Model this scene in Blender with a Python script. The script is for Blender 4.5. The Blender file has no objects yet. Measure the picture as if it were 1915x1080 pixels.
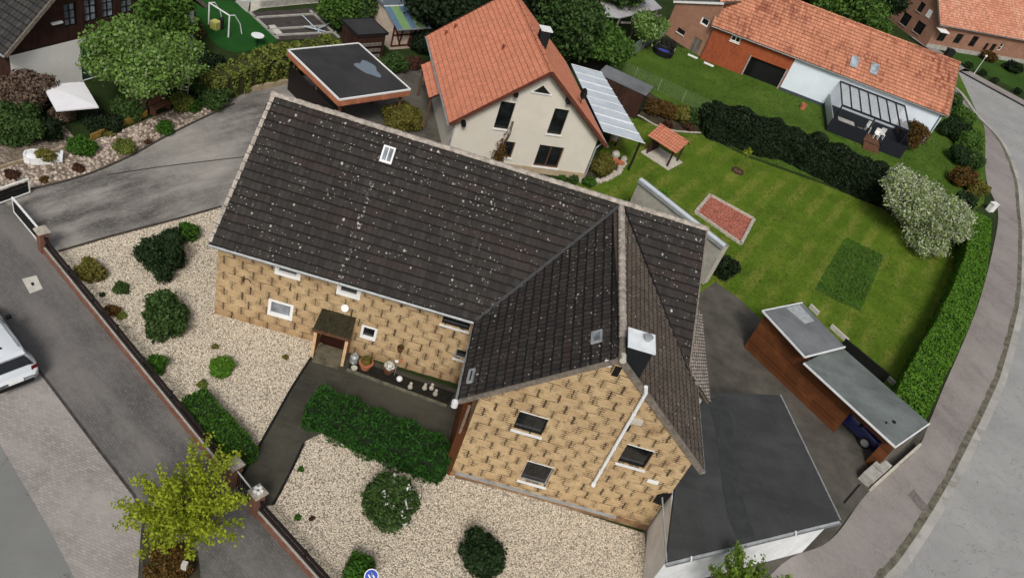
import bpy, bmesh, math, random
import numpy as np
from mathutils import Vector, Matrix
random.seed(7); RNG=np.random.default_rng(11)
C=bpy.context.scene
# ---------------------------------------------------------------- camera, sky, sun, exposure
W_,H_=1915.0,1080.0
F_=1500.0; PITCH,ROLL,YAW=[math.radians(a) for a in (38.9,20.3,5.9)]
CAM=Vector((.59,-24.89,26.7))
def _basis():
    cp,sp=math.cos(PITCH),math.sin(PITCH); cy,sy=math.cos(YAW),math.sin(YAW)
    f=Vector((sy*cp,cy*cp,-sp)); r=Vector((cy,-sy,0)); u=r.cross(f)
    c,s=math.cos(ROLL),math.sin(ROLL)
    return c*r+s*u, -s*r+c*u, f
RT,UP,FW=_basis()
cd=bpy.data.cameras.new('camera'); co=bpy.data.objects.new('camera',cd); C.collection.objects.link(co)
M=Matrix((RT,UP,-FW)).transposed().to_4x4(); M.translation=CAM; co.matrix_world=M
cd.sensor_width=36; cd.lens=36*F_/W_; cd.clip_start=.3; cd.clip_end=2000
C.camera=co
SUN_EL,SUN_AZ=math.radians(46),math.radians(180)   # azimuth from +Y clockwise
w=bpy.data.worlds.new('World'); C.world=w; w.use_nodes=True
nt=w.node_tree; nt.nodes.clear()
sky=nt.nodes.new('ShaderNodeTexSky'); sky.sky_type='NISHITA'; sky.sun_disc=False
sky.sun_elevation=SUN_EL; sky.sun_rotation=SUN_AZ; sky.dust_density=6; sky.air_density=1.0; sky.ozone_density=1
bg=nt.nodes.new('ShaderNodeBackground'); bg.inputs[1].default_value=.088
hs=nt.nodes.new('ShaderNodeHueSaturation'); hs.inputs['Saturation'].default_value=.45
wo=nt.nodes.new('ShaderNodeOutputWorld')
nt.links.new(sky.outputs[0],hs.inputs['Color']); nt.links.new(hs.outputs[0],bg.inputs[0]); nt.links.new(bg.outputs[0],wo.inputs[0])
sd=bpy.data.lights.new('sun','SUN'); sd.energy=1.95; sd.angle=math.radians(14); sd.color=(1,.96,.9)
so=bpy.data.objects.new('sun',sd); C.collection.objects.link(so)
sv=Vector((math.sin(SUN_AZ)*math.cos(SUN_EL),math.cos(SUN_AZ)*math.cos(SUN_EL),math.sin(SUN_EL)))
so.rotation_euler=sv.to_track_quat('Z','Y').to_euler(); so.location=(0,0,60)
C.view_settings.view_transform='Standard'; C.view_settings.look='None'; C.view_settings.exposure=0.0; C.view_settings.gamma=1
C.render.resolution_x=1024; C.render.resolution_y=577
# ---------------------------------------------------------------- pixel helpers
def ray(px,py): return FW*F_+RT*(px-W_/2)+UP*(H_/2-py)
def G(px,py,z=0.0):
    d=ray(px,py); return CAM+d*((z-CAM.z)/d.z)
def GP(pts,z=0.0): return [G(a,b,z) for a,b in pts]
def onplane(px,py,P,n):
    d=ray(px,py); return CAM+d*((P-CAM).dot(n)/d.dot(n))
def ppm(px,py,z=0):  # pixels per metre at a place
    return F_/ (G(px,py,z)-CAM).dot(FW)
# ---------------------------------------------------------------- mesh builder
UVN='UVMap'
class MB:
    def __init__(s): s.v=[];s.f=[];s.m=[];s.uv=[]
    def face(s,pts,m=0,uv=None):
        i=len(s.v); s.v+= [Vector(p) for p in pts]; s.f.append(tuple(range(i,i+len(pts)))); s.m.append(m)
        s.uv.append(uv if uv else [(p[0],p[1]) for p in pts])
    def box(s,a,b,m=0,T=None):
        x0,y0,z0=a;x1,y1,z1=b
        P=[Vector(p) for p in ((x0,y0,z0),(x1,y0,z0),(x1,y1,z0),(x0,y1,z0),(x0,y0,z1),(x1,y0,z1),(x1,y1,z1),(x0,y1,z1))]
        if T: P=[T(p) for p in P]
        for q in ((3,2,1,0),(4,5,6,7),(0,1,5,4),(1,2,6,5),(2,3,7,6),(3,0,4,7)): s.face([P[k] for k in q],m)
    def prism(s,pts,z0,z1,m=0,mt=None):
        P=[Vector((p[0],p[1],0)) for p in pts]
        ar=sum(P[i].x*P[(i+1)%len(P)].y-P[(i+1)%len(P)].x*P[i].y for i in range(len(P)))
        if ar<0: P=P[::-1]
        s.face([Vector((p.x,p.y,z1)) for p in P],m if mt is None else mt); s.face([Vector((p.x,p.y,z0)) for p in P[::-1]],m)
        u=0
        for i in range(len(P)):
            a,b=P[i],P[(i+1)%len(P)]; L=(b-a).length
            s.face([(a.x,a.y,z0),(b.x,b.y,z0),(b.x,b.y,z1),(a.x,a.y,z1)],m,[(u,z0),(u+L,z0),(u+L,z1),(u,z1)]); u+=L
    def slab(s,pts,d,m=0):  # polygon extruded by vector d
        P=[Vector(p) for p in pts]; Q=[p+d for p in P]
        s.face(P,m); s.face(Q[::-1],m)
        for i in range(len(P)):
            j=(i+1)%len(P); s.face([P[j],P[i],Q[i],Q[j]],m)
    def beam(s,p,q,wd,ht,m=0,up=Vector((0,0,1))):
        p=Vector(p);q=Vector(q); d=(q-p).normalized(); sd=d.cross(up)
        if sd.length<1e-4: sd=Vector((1,0,0))
        sd.normalize(); u=sd.cross(d)
        A=[p+sd*x*wd/2+u*y*ht/2 for x,y in ((-1,-1),(1,-1),(1,1),(-1,1))]; B=[a+(q-p) for a in A]
        s.face(A[::-1] if False else [A[0],A[1],A[2],A[3]],m); s.face(B[::-1],m)
        for i in range(4):
            j=(i+1)%4; s.face([A[i],B[i],B[j],A[j]],m)
    def tube(s,p,q,r0,r1=None,n=8,m=0,cap=True):
        p=Vector(p);q=Vector(q); r1=r0 if r1 is None else r1
        d=(q-p).normalized(); a=d.orthogonal().normalized(); b=d.cross(a)
        A=[p+(a*math.cos(t)+b*math.sin(t))*r0 for t in [2*math.pi*k/n for k in range(n)]]
        B=[q+(a*math.cos(t)+b*math.sin(t))*r1 for t in [2*math.pi*k/n for k in range(n)]]
        for i in range(n):
            j=(i+1)%n; s.face([A[i],A[j],B[j],B[i]],m)
        if cap: s.face(A[::-1],m); s.face(B,m)
    def path(s,pts,r,n=6,m=0):
        for i in range(len(pts)-1): s.tube(pts[i],pts[i+1],r,r,n,m)
    def lathe(s,c,prof,n=16,m=0,sx=1,sy=1):
        c=Vector(c)
        R=[[c+Vector((r*math.cos(2*math.pi*k/n)*sx,r*math.sin(2*math.pi*k/n)*sy,z)) for k in range(n)] for r,z in prof]
        for i in range(len(R)-1):
            for k in range(n):
                j=(k+1)%n; s.face([R[i][k],R[i][j],R[i+1][j],R[i+1][k]],m)
    def build(s,name,mats,parent=None,smooth=False,org=None,merge=False):
        if not s.v: raise ValueError('empty mesh '+name)
        if not isinstance(mats,(list,tuple)): mats=[mats]
        V=np.array([tuple(p) for p in s.v])
        if org is None: org=Vector(((V[:,0].min()+V[:,0].max())/2,(V[:,1].min()+V[:,1].max())/2,V[:,2].min()))
        me=bpy.data.meshes.new(name); me.from_pydata([tuple(a) for a in (V-np.array(org))],[],s.f)
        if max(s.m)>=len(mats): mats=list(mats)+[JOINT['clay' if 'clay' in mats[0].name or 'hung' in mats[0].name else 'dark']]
        for m in mats: me.materials.append(m)
        me.polygons.foreach_set('material_index',s.m)
        uvl=me.uv_layers.new(name=UVN); flat=[c for f in s.uv for p in f for c in p]; uvl.data.foreach_set('uv',flat)
        if merge or smooth:
            bm=bmesh.new(); bm.from_mesh(me); bmesh.ops.remove_doubles(bm,verts=bm.verts,dist=1e-4); bm.to_mesh(me); bm.free()
        if smooth:
            for p in me.polygons: p.use_smooth=True
        me.update()
        return place(bpy.data.objects.new(name,me),org,parent)
WORG={}
def place(o,org,parent):
    C.collection.objects.link(o); WORG[o]=Vector(org)
    if parent is not None: o.parent=parent; o.location=Vector(org)-WORG[parent]
    else: o.location=org
    return o
def thing(name,label,cat,loc,group=None):
    o=bpy.data.objects.new(name,None); o.empty_display_size=.3; place(o,Vector(loc),None)
    return tag(o,label,cat,group)
def tag(o,label=None,cat=None,group=None,kind=None):
    if label: o['label']=label
    if cat: o['category']=cat
    if group: o['group']=group
    if kind: o['kind']=kind
    return o
def copy_tree(o,loc=None,rz=None,parent=None):
    c=o.copy(); C.collection.objects.link(c)
    if parent is not None: c.parent=parent
    if loc is not None: c.location=loc
    if rz is not None: c.rotation_euler=(0,0,rz)
    for ch in list(o.children): copy_tree(ch,None,None,c)
    return c
# ---------------------------------------------------------------- materials
class N:
    """small node-graph helper"""
    def __init__(s,name):
        s.mat=bpy.data.materials.new(name); s.mat.use_nodes=True; s.nt=s.mat.node_tree; s.nt.nodes.clear()
        s.out=s.n('ShaderNodeOutputMaterial'); s.b=s.n('ShaderNodeBsdfPrincipled'); s.l(s.b.outputs[0],s.out.inputs[0])
        s.b.inputs['Specular IOR Level'].default_value=.3
    def n(s,t,**k):
        x=s.nt.nodes.new(t)
        for a,b in k.items(): setattr(x,a,b)
        return x
    def l(s,a,b): s.nt.links.new(a,b)
    def setin(s,node,i,v):
        if isinstance(v,bpy.types.NodeSocket): s.l(v,node.inputs[i])
        elif isinstance(v,(tuple,list)): node.inputs[i].default_value=(*v,1) if len(v)==3 and len(node.inputs[i].default_value)==4 else v
        else: node.inputs[i].default_value=v
    def m(s,op,a,b=0,c=0):
        x=s.n('ShaderNodeMath',operation=op); s.setin(x,0,a); s.setin(x,1,b); s.setin(x,2,c); return x.outputs[0]
    def obj(s):
        return s.n('ShaderNodeNewGeometry').outputs['Position']
    def uv(s): 
        x=s.n('ShaderNodeUVMap'); x.uv_map=UVN; return x.outputs[0]
    def sep(s,v):
        x=s.n('ShaderNodeSeparateXYZ'); s.l(v,x.inputs[0]); return x.outputs
    def comb(s,a,b,c=0):
        x=s.n('ShaderNodeCombineXYZ'); s.setin(x,0,a);s.setin(x,1,b);s.setin(x,2,c); return x.outputs[0]
    def scale(s,v,k):
        x=s.n('ShaderNodeVectorMath',operation='MULTIPLY'); s.l(v,x.inputs[0]); x.inputs[1].default_value=k if isinstance(k,tuple) else (k,k,k); return x.outputs[0]
    def noise(s,v,sc,det=4,rough=.55,dist=0):
        x=s.n('ShaderNodeTexNoise'); s.l(v,x.inputs['Vector']); x.inputs['Scale'].default_value=sc; x.inputs['Detail'].default_value=det; x.inputs['Roughness'].default_value=rough; x.inputs['Distortion'].default_value=dist; return x.outputs['Fac']
    def vor(s,v,sc,feat='F1',rand=1):
        x=s.n('ShaderNodeTexVoronoi',feature=feat); s.l(v,x.inputs['Vector']); x.inputs['Scale'].default_value=sc; x.inputs['Randomness'].default_value=rand; return x
    def white(s,v):
        x=s.n('ShaderNodeTexWhiteNoise'); s.l(v,x.inputs['Vector']); return x.outputs['Value']
    def ramp(s,f,*st):
        x=s.n('ShaderNodeValToRGB'); e=x.color_ramp.elements
        while len(e)<len(st): e.new(.5)
        for k,(p,c) in enumerate(st): e[k].position=p; e[k].color=(*c,1) if len(c)==3 else c
        s.l(f,x.inputs[0]); return x.outputs[0]
    def step(s,f,a,b):
        x=s.n('ShaderNodeMapRange'); s.l(f,x.inputs[0]); x.inputs[1].default_value=a; x.inputs[2].default_value=b; return x.outputs[0]
    def mix(s,f,a,b,bt='MIX'):
        x=s.n('ShaderNodeMix',data_type='RGBA',blend_type=bt); s.setin(x,0,f); s.setin(x,6,a); s.setin(x,7,b); return x.outputs[2]
    def bump(s,h,st=.3,d=.02):
        x=s.n('ShaderNodeBump'); s.l(h,x.inputs['Height']); x.inputs['Strength'].default_value=st; x.inputs['Distance'].default_value=d; s.l(x.outputs[0],s.b.inputs['Normal'])
    def done(s,col,rough=.8,metal=0,spec=None):
        s.setin(s.b,'Base Color',col); s.setin(s.b,'Roughness',rough); s.setin(s.b,'Metallic',metal)
        if spec is not None: s.b.inputs['Specular IOR Level'].default_value=spec
        return s.mat
def mul(c,k): return tuple(min(1,x*k) for x in c)
def plain(name,c,rough=.7,var=.25,sc=3,metal=0,bump=0,bs=30,spec=None):
    n=N(name); p=n.obj(); f=n.noise(p,sc,6,.65)
    col=n.ramp(f,(.3,mul(c,1-var)),(.7,mul(c,1+var)))
    if bump: n.bump(n.noise(p,bs,4),bump,.02)
    return n.done(col,rough,metal,spec)
def tiles(name,base,var,patch=None,patchk=.5,lich=0,lichc=(.5,.47,.42),stain=None,stk=.55,rough=.75,streaky=False,jk=.85,jw=.13):
    n=N(name); u=n.uv(); su=n.sep(u); cell=n.comb(n.m('FLOOR',su[0]),n.m('FLOOR',su[1]))
    r=n.white(cell); p=n.obj()
    c=n.mix(r,mul(base,1-var),mul(base,1+var))
    if patch: 
        f=n.step(n.noise(n.scale(cell,(.07,.5,1)),1,3,.6),patchk,patchk+.08); c=n.mix(n.m('MULTIPLY',f,.28),c,patch)
    if stain:
        st=n.noise(n.scale(u,(.75,.16,1)),1,4,.75); big=n.noise(p,.22,3,.6)
        f=n.step(n.m('ADD',n.m('MULTIPLY',st,.6),n.m('MULTIPLY',big,.55)),stk,stk+.16); f=n.m('MULTIPLY',f,n.m('ADD',.15,n.m('MULTIPLY',n.m('GREATER_THAN',r,.45),.7)))
        c=n.mix(f,c,stain)
    c=n.mix(n.m('MULTIPLY',n.step(n.noise(p,2.2,6,.7),.35,.75),.5),c,mul(base,.55))
    if lich:
        w=n.white(n.scale(cell,1.37)); fu=n.m('FRACT',su[0]); fv=n.m('FRACT',su[1])
        sp=n.vor(n.scale(p,(1.35,1,1)),4.6); d=sp.outputs['Distance']; cr=n.sep(sp.outputs['Color'])
        pz=n.sep(p); streak=n.m('MULTIPLY',n.m('LESS_THAN',n.m('ABSOLUTE',n.m('SUBTRACT',pz[0],n.m('ADD',-3.6,n.m('MULTIPLY',n.m('SUBTRACT',n.noise(p,1.2,2),.5),.5)))),.11),n.m('MULTIPLY',n.m('LESS_THAN',pz[2],7.5),.5))
        big=n.m('ADD',n.m('ADD',n.noise(p,.5,4,.65),n.m('MULTIPLY',n.step(pz[2],6.4,8.8),.18)),streak if streaky else 0)
        pres=n.m('GREATER_THAN',n.m('ADD',cr[0],n.m('MULTIPLY',n.m('SUBTRACT',big,.5),1.2)),1-lich)
        rad=n.m('ADD',.05,n.m('MULTIPLY',n.m('POWER',cr[1],3.0),.26)); wob=n.m('MULTIPLY',n.m('SUBTRACT',n.noise(p,17,4,.8),.5),.62)
        fl=n.noise(n.scale(p,(1,.8,.8)),6.5,5,.78); thr=n.m('SUBTRACT',.75-lich*.12,n.m('MULTIPLY',n.m('SUBTRACT',big,.5),.26))
        spot=n.m('MAXIMUM',n.m('MULTIPLY',n.m('MULTIPLY',n.m('LESS_THAN',n.m('ADD',d,wob),rad),pres),.8),n.m('GREATER_THAN',fl,thr))
        sp2=n.vor(p,8.0); d2=sp2.outputs['Distance']; c2=n.sep(sp2.outputs['Color'])
        s2=n.m('MULTIPLY',n.m('LESS_THAN',d2,.22),n.m('GREATER_THAN',n.m('ADD',c2[0],n.m('MULTIPLY',n.m('SUBTRACT',big,.5),.9)),1.0-lich*.42))
        tone=n.mix(cr[2],mul(lichc,.45),lichc)
        c=n.mix(n.m('MAXIMUM',spot,n.m('MULTIPLY',s2,.7)),c,tone)
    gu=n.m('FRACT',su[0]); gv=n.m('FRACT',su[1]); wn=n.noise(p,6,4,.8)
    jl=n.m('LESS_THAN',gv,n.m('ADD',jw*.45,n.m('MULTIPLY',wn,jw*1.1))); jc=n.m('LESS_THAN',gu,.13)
    c=n.mix(n.m('MAXIMUM',n.m('MULTIPLY',jl,jk),n.m('MULTIPLY',jc,jk*.38)),c,mul(base,.10))  # course lines darkened in the colour for lap gap shade and dirt; fainter column joints
    n.bump(n.noise(p,25,4,.7),.35,.01)
    return n.done(c,rough,0,.25)
def panels(name):
    """tan facade sheets pressed as brickwork, joints dark and ragged"""
    n=N(name); u=n.uv(); s=n.sep(u); p=n.obj()
    h=.44; wd=.80; sub=.11
    wob=n.m('MULTIPLY',n.m('SUBTRACT',n.noise(u,1.7,3),.5),.05)
    v=n.m('ADD',s[1],wob); U=n.m('ADD',s[0],n.m('MULTIPLY',wob,.6))
    row=n.m('FLOOR',n.m('DIVIDE',v,h)); par=n.m('ADD',n.m('MODULO',n.m('ABSOLUTE',row),2),n.m('MULTIPLY',n.white(n.comb(row,3)),.34))
    srow=n.m('FLOOR',n.m('DIVIDE',v,sub)); sp=n.m('MODULO',n.m('ABSOLUTE',srow),2)
    zig=n.m('MULTIPLY',n.m('SUBTRACT',sp,.5),.012)
    uu=n.m('DIVIDE',n.m('ADD',n.m('ADD',U,zig),n.m('MULTIPLY',par,wd*.5)),wd)
    fr=n.m('FRACT',uu); du=n.m('MULTIPLY',n.m('MINIMUM',fr,n.m('SUBTRACT',1,fr)),wd)
    cellid=n.comb(n.m('ROUND',uu),row); r=n.white(cellid)
    rag=n.noise(p,9,4,.7)
    thick=n.m('ADD',.021,n.m('ADD',n.m('MULTIPLY',n.m('SUBTRACT',r,.25),.030),n.m('MULTIPLY',n.m('SUBTRACT',rag,.5),.10)))
    vert=n.m('LESS_THAN',du,thick)
    fs=n.m('FRACT',n.m('DIVIDE',v,sub)); dv=n.m('MULTIPLY',n.m('MINIMUM',fs,n.m('SUBTRACT',1,fs)),sub)
    tick=n.m('MULTIPLY',n.m('LESS_THAN',dv,n.m('ADD',.013,n.m('MULTIPLY',rag,.016))),n.m('LESS_THAN',du,n.m('ADD',n.m('MULTIPLY',n.m('SUBTRACT',n.white(n.comb(n.m('ROUND',uu),srow)),.4),.18),n.m('MULTIPLY',rag,.24))))
    fr2=n.m('FRACT',n.m('DIVIDE',v,h)); dr=n.m('MULTIPLY',n.m('MINIMUM',fr2,n.m('SUBTRACT',1,fr2)),h)
    rowl=n.m('MULTIPLY',n.m('LESS_THAN',dr,n.m('ADD',.004,n.m('MULTIPLY',rag,.03))),n.m('GREATER_THAN',n.noise(u,1.6,4,.7),.53))
    thin=n.m('MULTIPLY',n.m('MULTIPLY',n.m('LESS_THAN',dv,.007),n.m('GREATER_THAN',n.noise(n.scale(u,(3.2,9,1)),1,2),.56)),.35); dark=n.m('MAXIMUM',n.m('MAXIMUM',n.m('MAXIMUM',vert,tick),rowl),thin); dark=n.m('MULTIPLY',dark,n.m('ADD',.72,n.m('MULTIPLY',n.white(n.scale(cellid,3.7)),.28)))
    br=n.n('ShaderNodeTexBrick'); n.l(u,br.inputs['Vector']); br.inputs['Scale'].default_value=1; br.inputs['Brick Width'].default_value=.26; br.inputs['Row Height'].default_value=.1; br.inputs['Mortar Size'].default_value=.006
    br.inputs['Color1'].default_value=(.49,.35,.19,1); br.inputs['Color2'].default_value=(.59,.43,.245,1); br.inputs['Mortar'].default_value=(.38,.27,.15,1)
    c=br.outputs['Color']
    c=n.mix(n.m('MULTIPLY',n.step(n.noise(p,.8,5,.65),.42,.75),.8),c,(.36,.24,.13))
    c=n.mix(n.m('MULTIPLY',n.step(n.noise(p,6,5,.7),.5,.7),.35),c,(.62,.50,.34))
    grime=n.m('MULTIPLY',n.step(n.m('ADD',n.m('MULTIPLY',s[1],-.55),n.noise(p,1.3,5,.7)),.1,.62),.55)
    c=n.mix(grime,c,(.22,.115,.055)); c=n.mix(n.m('MULTIPLY',n.step(n.noise(p,.7,6,.7),.60,.70),.5),c,(.20,.11,.055))
    c=n.mix(n.m('MULTIPLY',dark,.93),c,(.028,.016,.01))
    n.bump(n.m('SUBTRACT',1,dark),.5,.02)
    return n.done(c,.8,0,.2)
def brickmat(name,c1,c2,mort,bw=.25,rh=.075,grime=.3):
    n=N(name); u=n.uv(); p=n.obj()
    br=n.n('ShaderNodeTexBrick'); n.l(u,br.inputs['Vector']); br.inputs['Scale'].default_value=1; br.inputs['Brick Width'].default_value=bw; br.inputs['Row Height'].default_value=rh; br.inputs['Mortar Size'].default_value=.008
    for k,c in (('Color1',c1),('Color2',c2),('Mortar',mort)): br.inputs[k].default_value=(*c,1)
    c=n.mix(n.m('MULTIPLY',n.step(n.noise(p,1.1,6,.7),.4,.7),grime),br.outputs['Color'],mul(c1,.4))
    return n.done(c,.85,0,.2)
def boards(name,c,wd=.14,vert=True,var=.35,rough=.75):
    n=N(name); u=n.uv(); s=n.sep(u); p=n.obj()
    a=s[0] if vert else s[1]; q=n.m('DIVIDE',a,wd); r=n.white(n.comb(n.m('FLOOR',q),0)); f=n.m('FRACT',q)
    gap=n.m('LESS_THAN',f,.09)
    g=n.noise(n.scale(u,(25,2,1) if vert else (2,25,1)),1,4,.7)
    col=n.mix(r,mul(c,1-var),mul(c,1+var)); col=n.mix(n.m('MULTIPLY',g,.5),col,mul(c,.4)); col=n.mix(n.step(n.noise(p,1.2,5),.5,.75),col,mul(c,1.5))
    col=n.mix(n.m('MULTIPLY',gap,.85),col,mul(c,.12)); return n.done(col,rough,0,.25)
def pavers(name,c,bw=.2,rh=.1,wear=(.3,.28,.26),moss=(.05,.06,.03),contrast=.3,rot=0,ws=.35,mort=.6):
    n=N(name); p=n.obj(); mp=n.n('ShaderNodeMapping'); n.l(p,mp.inputs[0]); mp.inputs['Rotation'].default_value=(0,0,rot)
    v=mp.outputs[0]
    br=n.n('ShaderNodeTexBrick'); n.l(v,br.inputs['Vector']); br.inputs['Scale'].default_value=1; br.inputs['Brick Width'].default_value=bw; br.inputs['Row Height'].default_value=rh; br.inputs['Mortar Size'].default_value=.008
    br.inputs['Color1'].default_value=(*mul(c,1-contrast),1); br.inputs['Color2'].default_value=(*mul(c,1+contrast),1); br.inputs['Mortar'].default_value=(*mul(c,mort),1)
    col=br.outputs['Color']
    col=n.mix(n.m('MULTIPLY',n.step(n.noise(n.scale(v,(.25,1.1,1)),ws*2,5,.65),.42,.68),.7),col,wear)
    col=n.mix(n.m('MULTIPLY',n.step(n.noise(v,.9,7,.75,.5),.5,.72),.55),col,mul(c,.5))
    col=n.mix(n.m('MULTIPLY',n.step(n.noise(v,7,5,.85),.56,.66),.6),col,mul(wear,1.2))
    col=n.mix(n.m('MULTIPLY',n.step(n.noise(v,3.3,6,.85),.56,.7),.6),col,mul(c,.42))
    col=n.mix(n.m('MULTIPLY',n.step(n.noise(p,.45,6,.8),.6,.75),.6),col,moss)
    col=n.mix(n.m('MULTIPLY',n.step(n.noise(p,.16,5,.6),.42,.62),.45),col,mul(wear,1.1))
    n.bump(n.noise(p,30,3),.3,.01)
    return n.done(col,.85,0,.25)
def roadmat(name,c):
    n=N(name); p=n.obj()
    col=n.ramp(n.noise(p,.3,6,.65),(.3,mul(c,.84)),(.7,mul(c,1.14)))
    col=n.mix(n.m('MULTIPLY',n.step(n.noise(p,45,2,.8),.55,.7),.35),col,mul(c,1.5)); col=n.mix(n.m('MULTIPLY',n.step(n.noise(p,28,3,.8),.58,.72),.35),col,mul(c,.6))
    q=n.noise(p,.42,5,.62,.8); cr=n.m('LESS_THAN',n.m('ABSOLUTE',n.m('SUBTRACT',q,.5)),.0028); q2=n.noise(p,1.1,4,.6,.5); c2=n.m('MULTIPLY',n.m('LESS_THAN',n.m('ABSOLUTE',n.m('SUBTRACT',q2,.46)),.003),n.m('GREATER_THAN',q,.56))
    col=n.mix(n.m('MULTIPLY',n.m('MAXIMUM',cr,c2),.6),col,mul(c,.3))
    col=n.mix(n.m('MULTIPLY',n.step(n.noise(p,1.3,5,.8),.66,.74),.4),col,mul(c,.55))
    n.bump(n.noise(p,60,3),.3,.01); return n.done(col,.88,0,.25)
def gravelmat(name,c,sc=13,dirt=(.2,.16,.11),dk=.58,dm=.6):
    n=N(name); p=n.obj(); vo=n.vor(p,sc); r=n.sep(vo.outputs['Color']); d=vo.outputs['Distance']
    col=n.mix(r[0],mul(c,.55),mul(c,1.35)); col=n.mix(n.m('MULTIPLY',n.m('GREATER_THAN',r[1],.86),.8),col,mul(c,.35))
    col=n.mix(n.step(d,.42,.8),col,mul(c,.4))
    col=n.mix(n.m('MULTIPLY',n.step(n.noise(p,.5,7,.75),dk,dk+.16),dm),col,dirt)
    n.bump(n.m('SUBTRACT',1,d),.9,.05)
    return n.done(col,.9,0,.2)
def grassmat(name,a,b,c,sc=1.0,stripes=None):
    n=N(name); p=n.obj()
    f=n.noise(p,.35*sc,8,.7); col=n.ramp(f,(.3,a),(.52,b),(.7,c))
    if stripes:
        mp=n.n('ShaderNodeMapping'); n.l(p,mp.inputs[0]); mp.inputs['Rotation'].default_value=(0,0,stripes)
        s=n.sep(mp.outputs[0]); wv=n.m('SINE',n.m('ADD',n.m('MULTIPLY',s[0],6.3/1.5),n.m('MULTIPLY',n.noise(p,.8,3),2)))
        k=n.m('MULTIPLY',n.step(wv,-.2,.7),n.step(n.noise(p,.2,5,.7),.42,.56)); k=n.m('MULTIPLY',k,n.step(n.noise(p,2.5,5,.8),.3,.6)); col=n.mix(n.m('MULTIPLY',k,.8),col,(.24,.25,.05))
    col=n.mix(n.m('MULTIPLY',n.step(n.noise(p,14*sc,5,.8),.45,.7),.55),col,mul(b,.45))
    col=n.mix(n.m('MULTIPLY',n.step(n.noise(p,5*sc,5,.8),.55,.75),.4),col,mul(c,1.3))
    n.bump(n.noise(p,22,5,.8),.8,.06)
    return n.done(col,.95,0,.1)
def leafmat(name,cols,trans=.25):
    n=N(name); g=n.n('ShaderNodeNewGeometry'); r=g.outputs['Random Per Island']
    st=[(i/max(1,len(cols)-1),c) for i,c in enumerate(cols)]
    col=n.ramp(r,*st); p=g.outputs['Position']
    col=n.mix(n.m('MULTIPLY',n.step(n.noise(p,1.6,3),.35,.7),.5),col,mul(cols[len(cols)//2],.55))
    n.done(col,.65,0,.2)
    tr=n.n('ShaderNodeBsdfTranslucent'); n.l(col,tr.inputs[0]); mx=n.n('ShaderNodeMixShader'); mx.inputs[0].default_value=trans
    n.l(n.b.outputs[0],mx.inputs[1]); n.l(tr.outputs[0],mx.inputs[2]); n.l(mx.outputs[0],n.out.inputs[0]); return n.mat
M_={}; JOINT={'dark':plain('gap shade and moss tile butts',(.007,.007,.006),.95,.3,8),'clay':plain('shadowed clay tile butts',(.20,.055,.03),.9,.3,8)}  # butts coloured dark for the shade in the lap gaps, besides any moss
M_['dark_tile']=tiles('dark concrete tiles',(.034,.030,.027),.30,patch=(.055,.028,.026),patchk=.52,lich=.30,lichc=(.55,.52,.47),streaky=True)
M_['lit_side_tile']=tiles('dark concrete tiles lit slope',(.105,.085,.068),.25,lich=.32,lichc=(.5,.46,.4))  # same tiles coloured lighter for the light on the right gable slope
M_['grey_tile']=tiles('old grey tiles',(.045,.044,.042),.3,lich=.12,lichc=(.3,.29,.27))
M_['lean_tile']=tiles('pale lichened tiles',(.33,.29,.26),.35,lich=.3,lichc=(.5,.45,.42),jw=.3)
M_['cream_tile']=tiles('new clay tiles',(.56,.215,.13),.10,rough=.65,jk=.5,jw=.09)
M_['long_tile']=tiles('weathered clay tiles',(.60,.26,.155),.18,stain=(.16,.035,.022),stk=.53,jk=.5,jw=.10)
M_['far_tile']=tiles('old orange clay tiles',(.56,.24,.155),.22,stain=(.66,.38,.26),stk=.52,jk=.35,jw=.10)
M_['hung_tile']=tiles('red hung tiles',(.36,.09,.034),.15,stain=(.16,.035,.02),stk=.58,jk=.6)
M_['ridge']=plain('lichened ridge tiles',(.36,.32,.28),.9,.5,5,bump=.6)
M_['panel']=panels('tan facade sheets')
M_['soffit']=plain('weathered timber soffit',(.10,.075,.055),.8,.4,6)
M_['barge']=plain('grey brown verge',(.17,.145,.12),.8,.4,8)
M_['zinc']=plain('aged zinc',(.36,.38,.39),.5,.25,4,metal=.3)
M_['white_metal']=plain('white painted metal',(.75,.77,.78),.5,.1,3)
M_['white']=plain('white paint',(.78,.79,.78),.6,.08,2)
M_['upvc']=plain('white plastic frame',(.86,.87,.86),.35,.05,3)
M_['cream']=plain('cream render',(.66,.62,.54),.85,.06,.9,bump=.2,bs=60)
M_['bluewhite']=plain('cool white render',(.68,.76,.84),.85,.06,.7,bump=.2,bs=60)
M_['garagewhite']=plain('white render stained',(.76,.78,.80),.85,.15,1.3,bump=.3)
M_['gapegrey']=plain('grey render',(.33,.32,.285),.9,.25,1.6,bump=.4)
M_['palegrey']=plain('pale render',(.50,.47,.40),.9,.2,2.5,bump=.4)
M_['black']=plain('black',(.008,.008,.009),.6,.2,3)
M_['slate']=plain('black slate cladding',(.012,.014,.017),.6,.35,9)
M_['anth']=plain('anthracite deck',(.009,.011,.017),.65,.25,4)
M_['darkwood']=boards('dark brown boards',(.045,.02,.014),.16)
M_['redwood']=boards('red brown boards',(.14,.048,.016),.13,False)
M_['fascia']=boards('orange brown fascia',(.42,.16,.085),.11,False,.2)
M_['wood']=plain('light wood',(.48,.24,.09),.7,.25,5)
M_['brownwood']=plain('brown wood',(.12,.055,.03),.75,.35,6)
M_['greywood']=boards('grey weathered boards',(.18,.16,.14),.12)
M_['blackwood']=plain('black fence paint',(.014,.010,.010),.55,.4,6)
M_['terracotta']=plain('terracotta',(.42,.15,.075),.8,.2,6)
M_['tyre']=plain('rubber',(.012,.012,.012),.8,.1,5)
M_['stone']=plain('pale stone',(.42,.38,.32),.9,.35,5,bump=.6)
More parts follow.
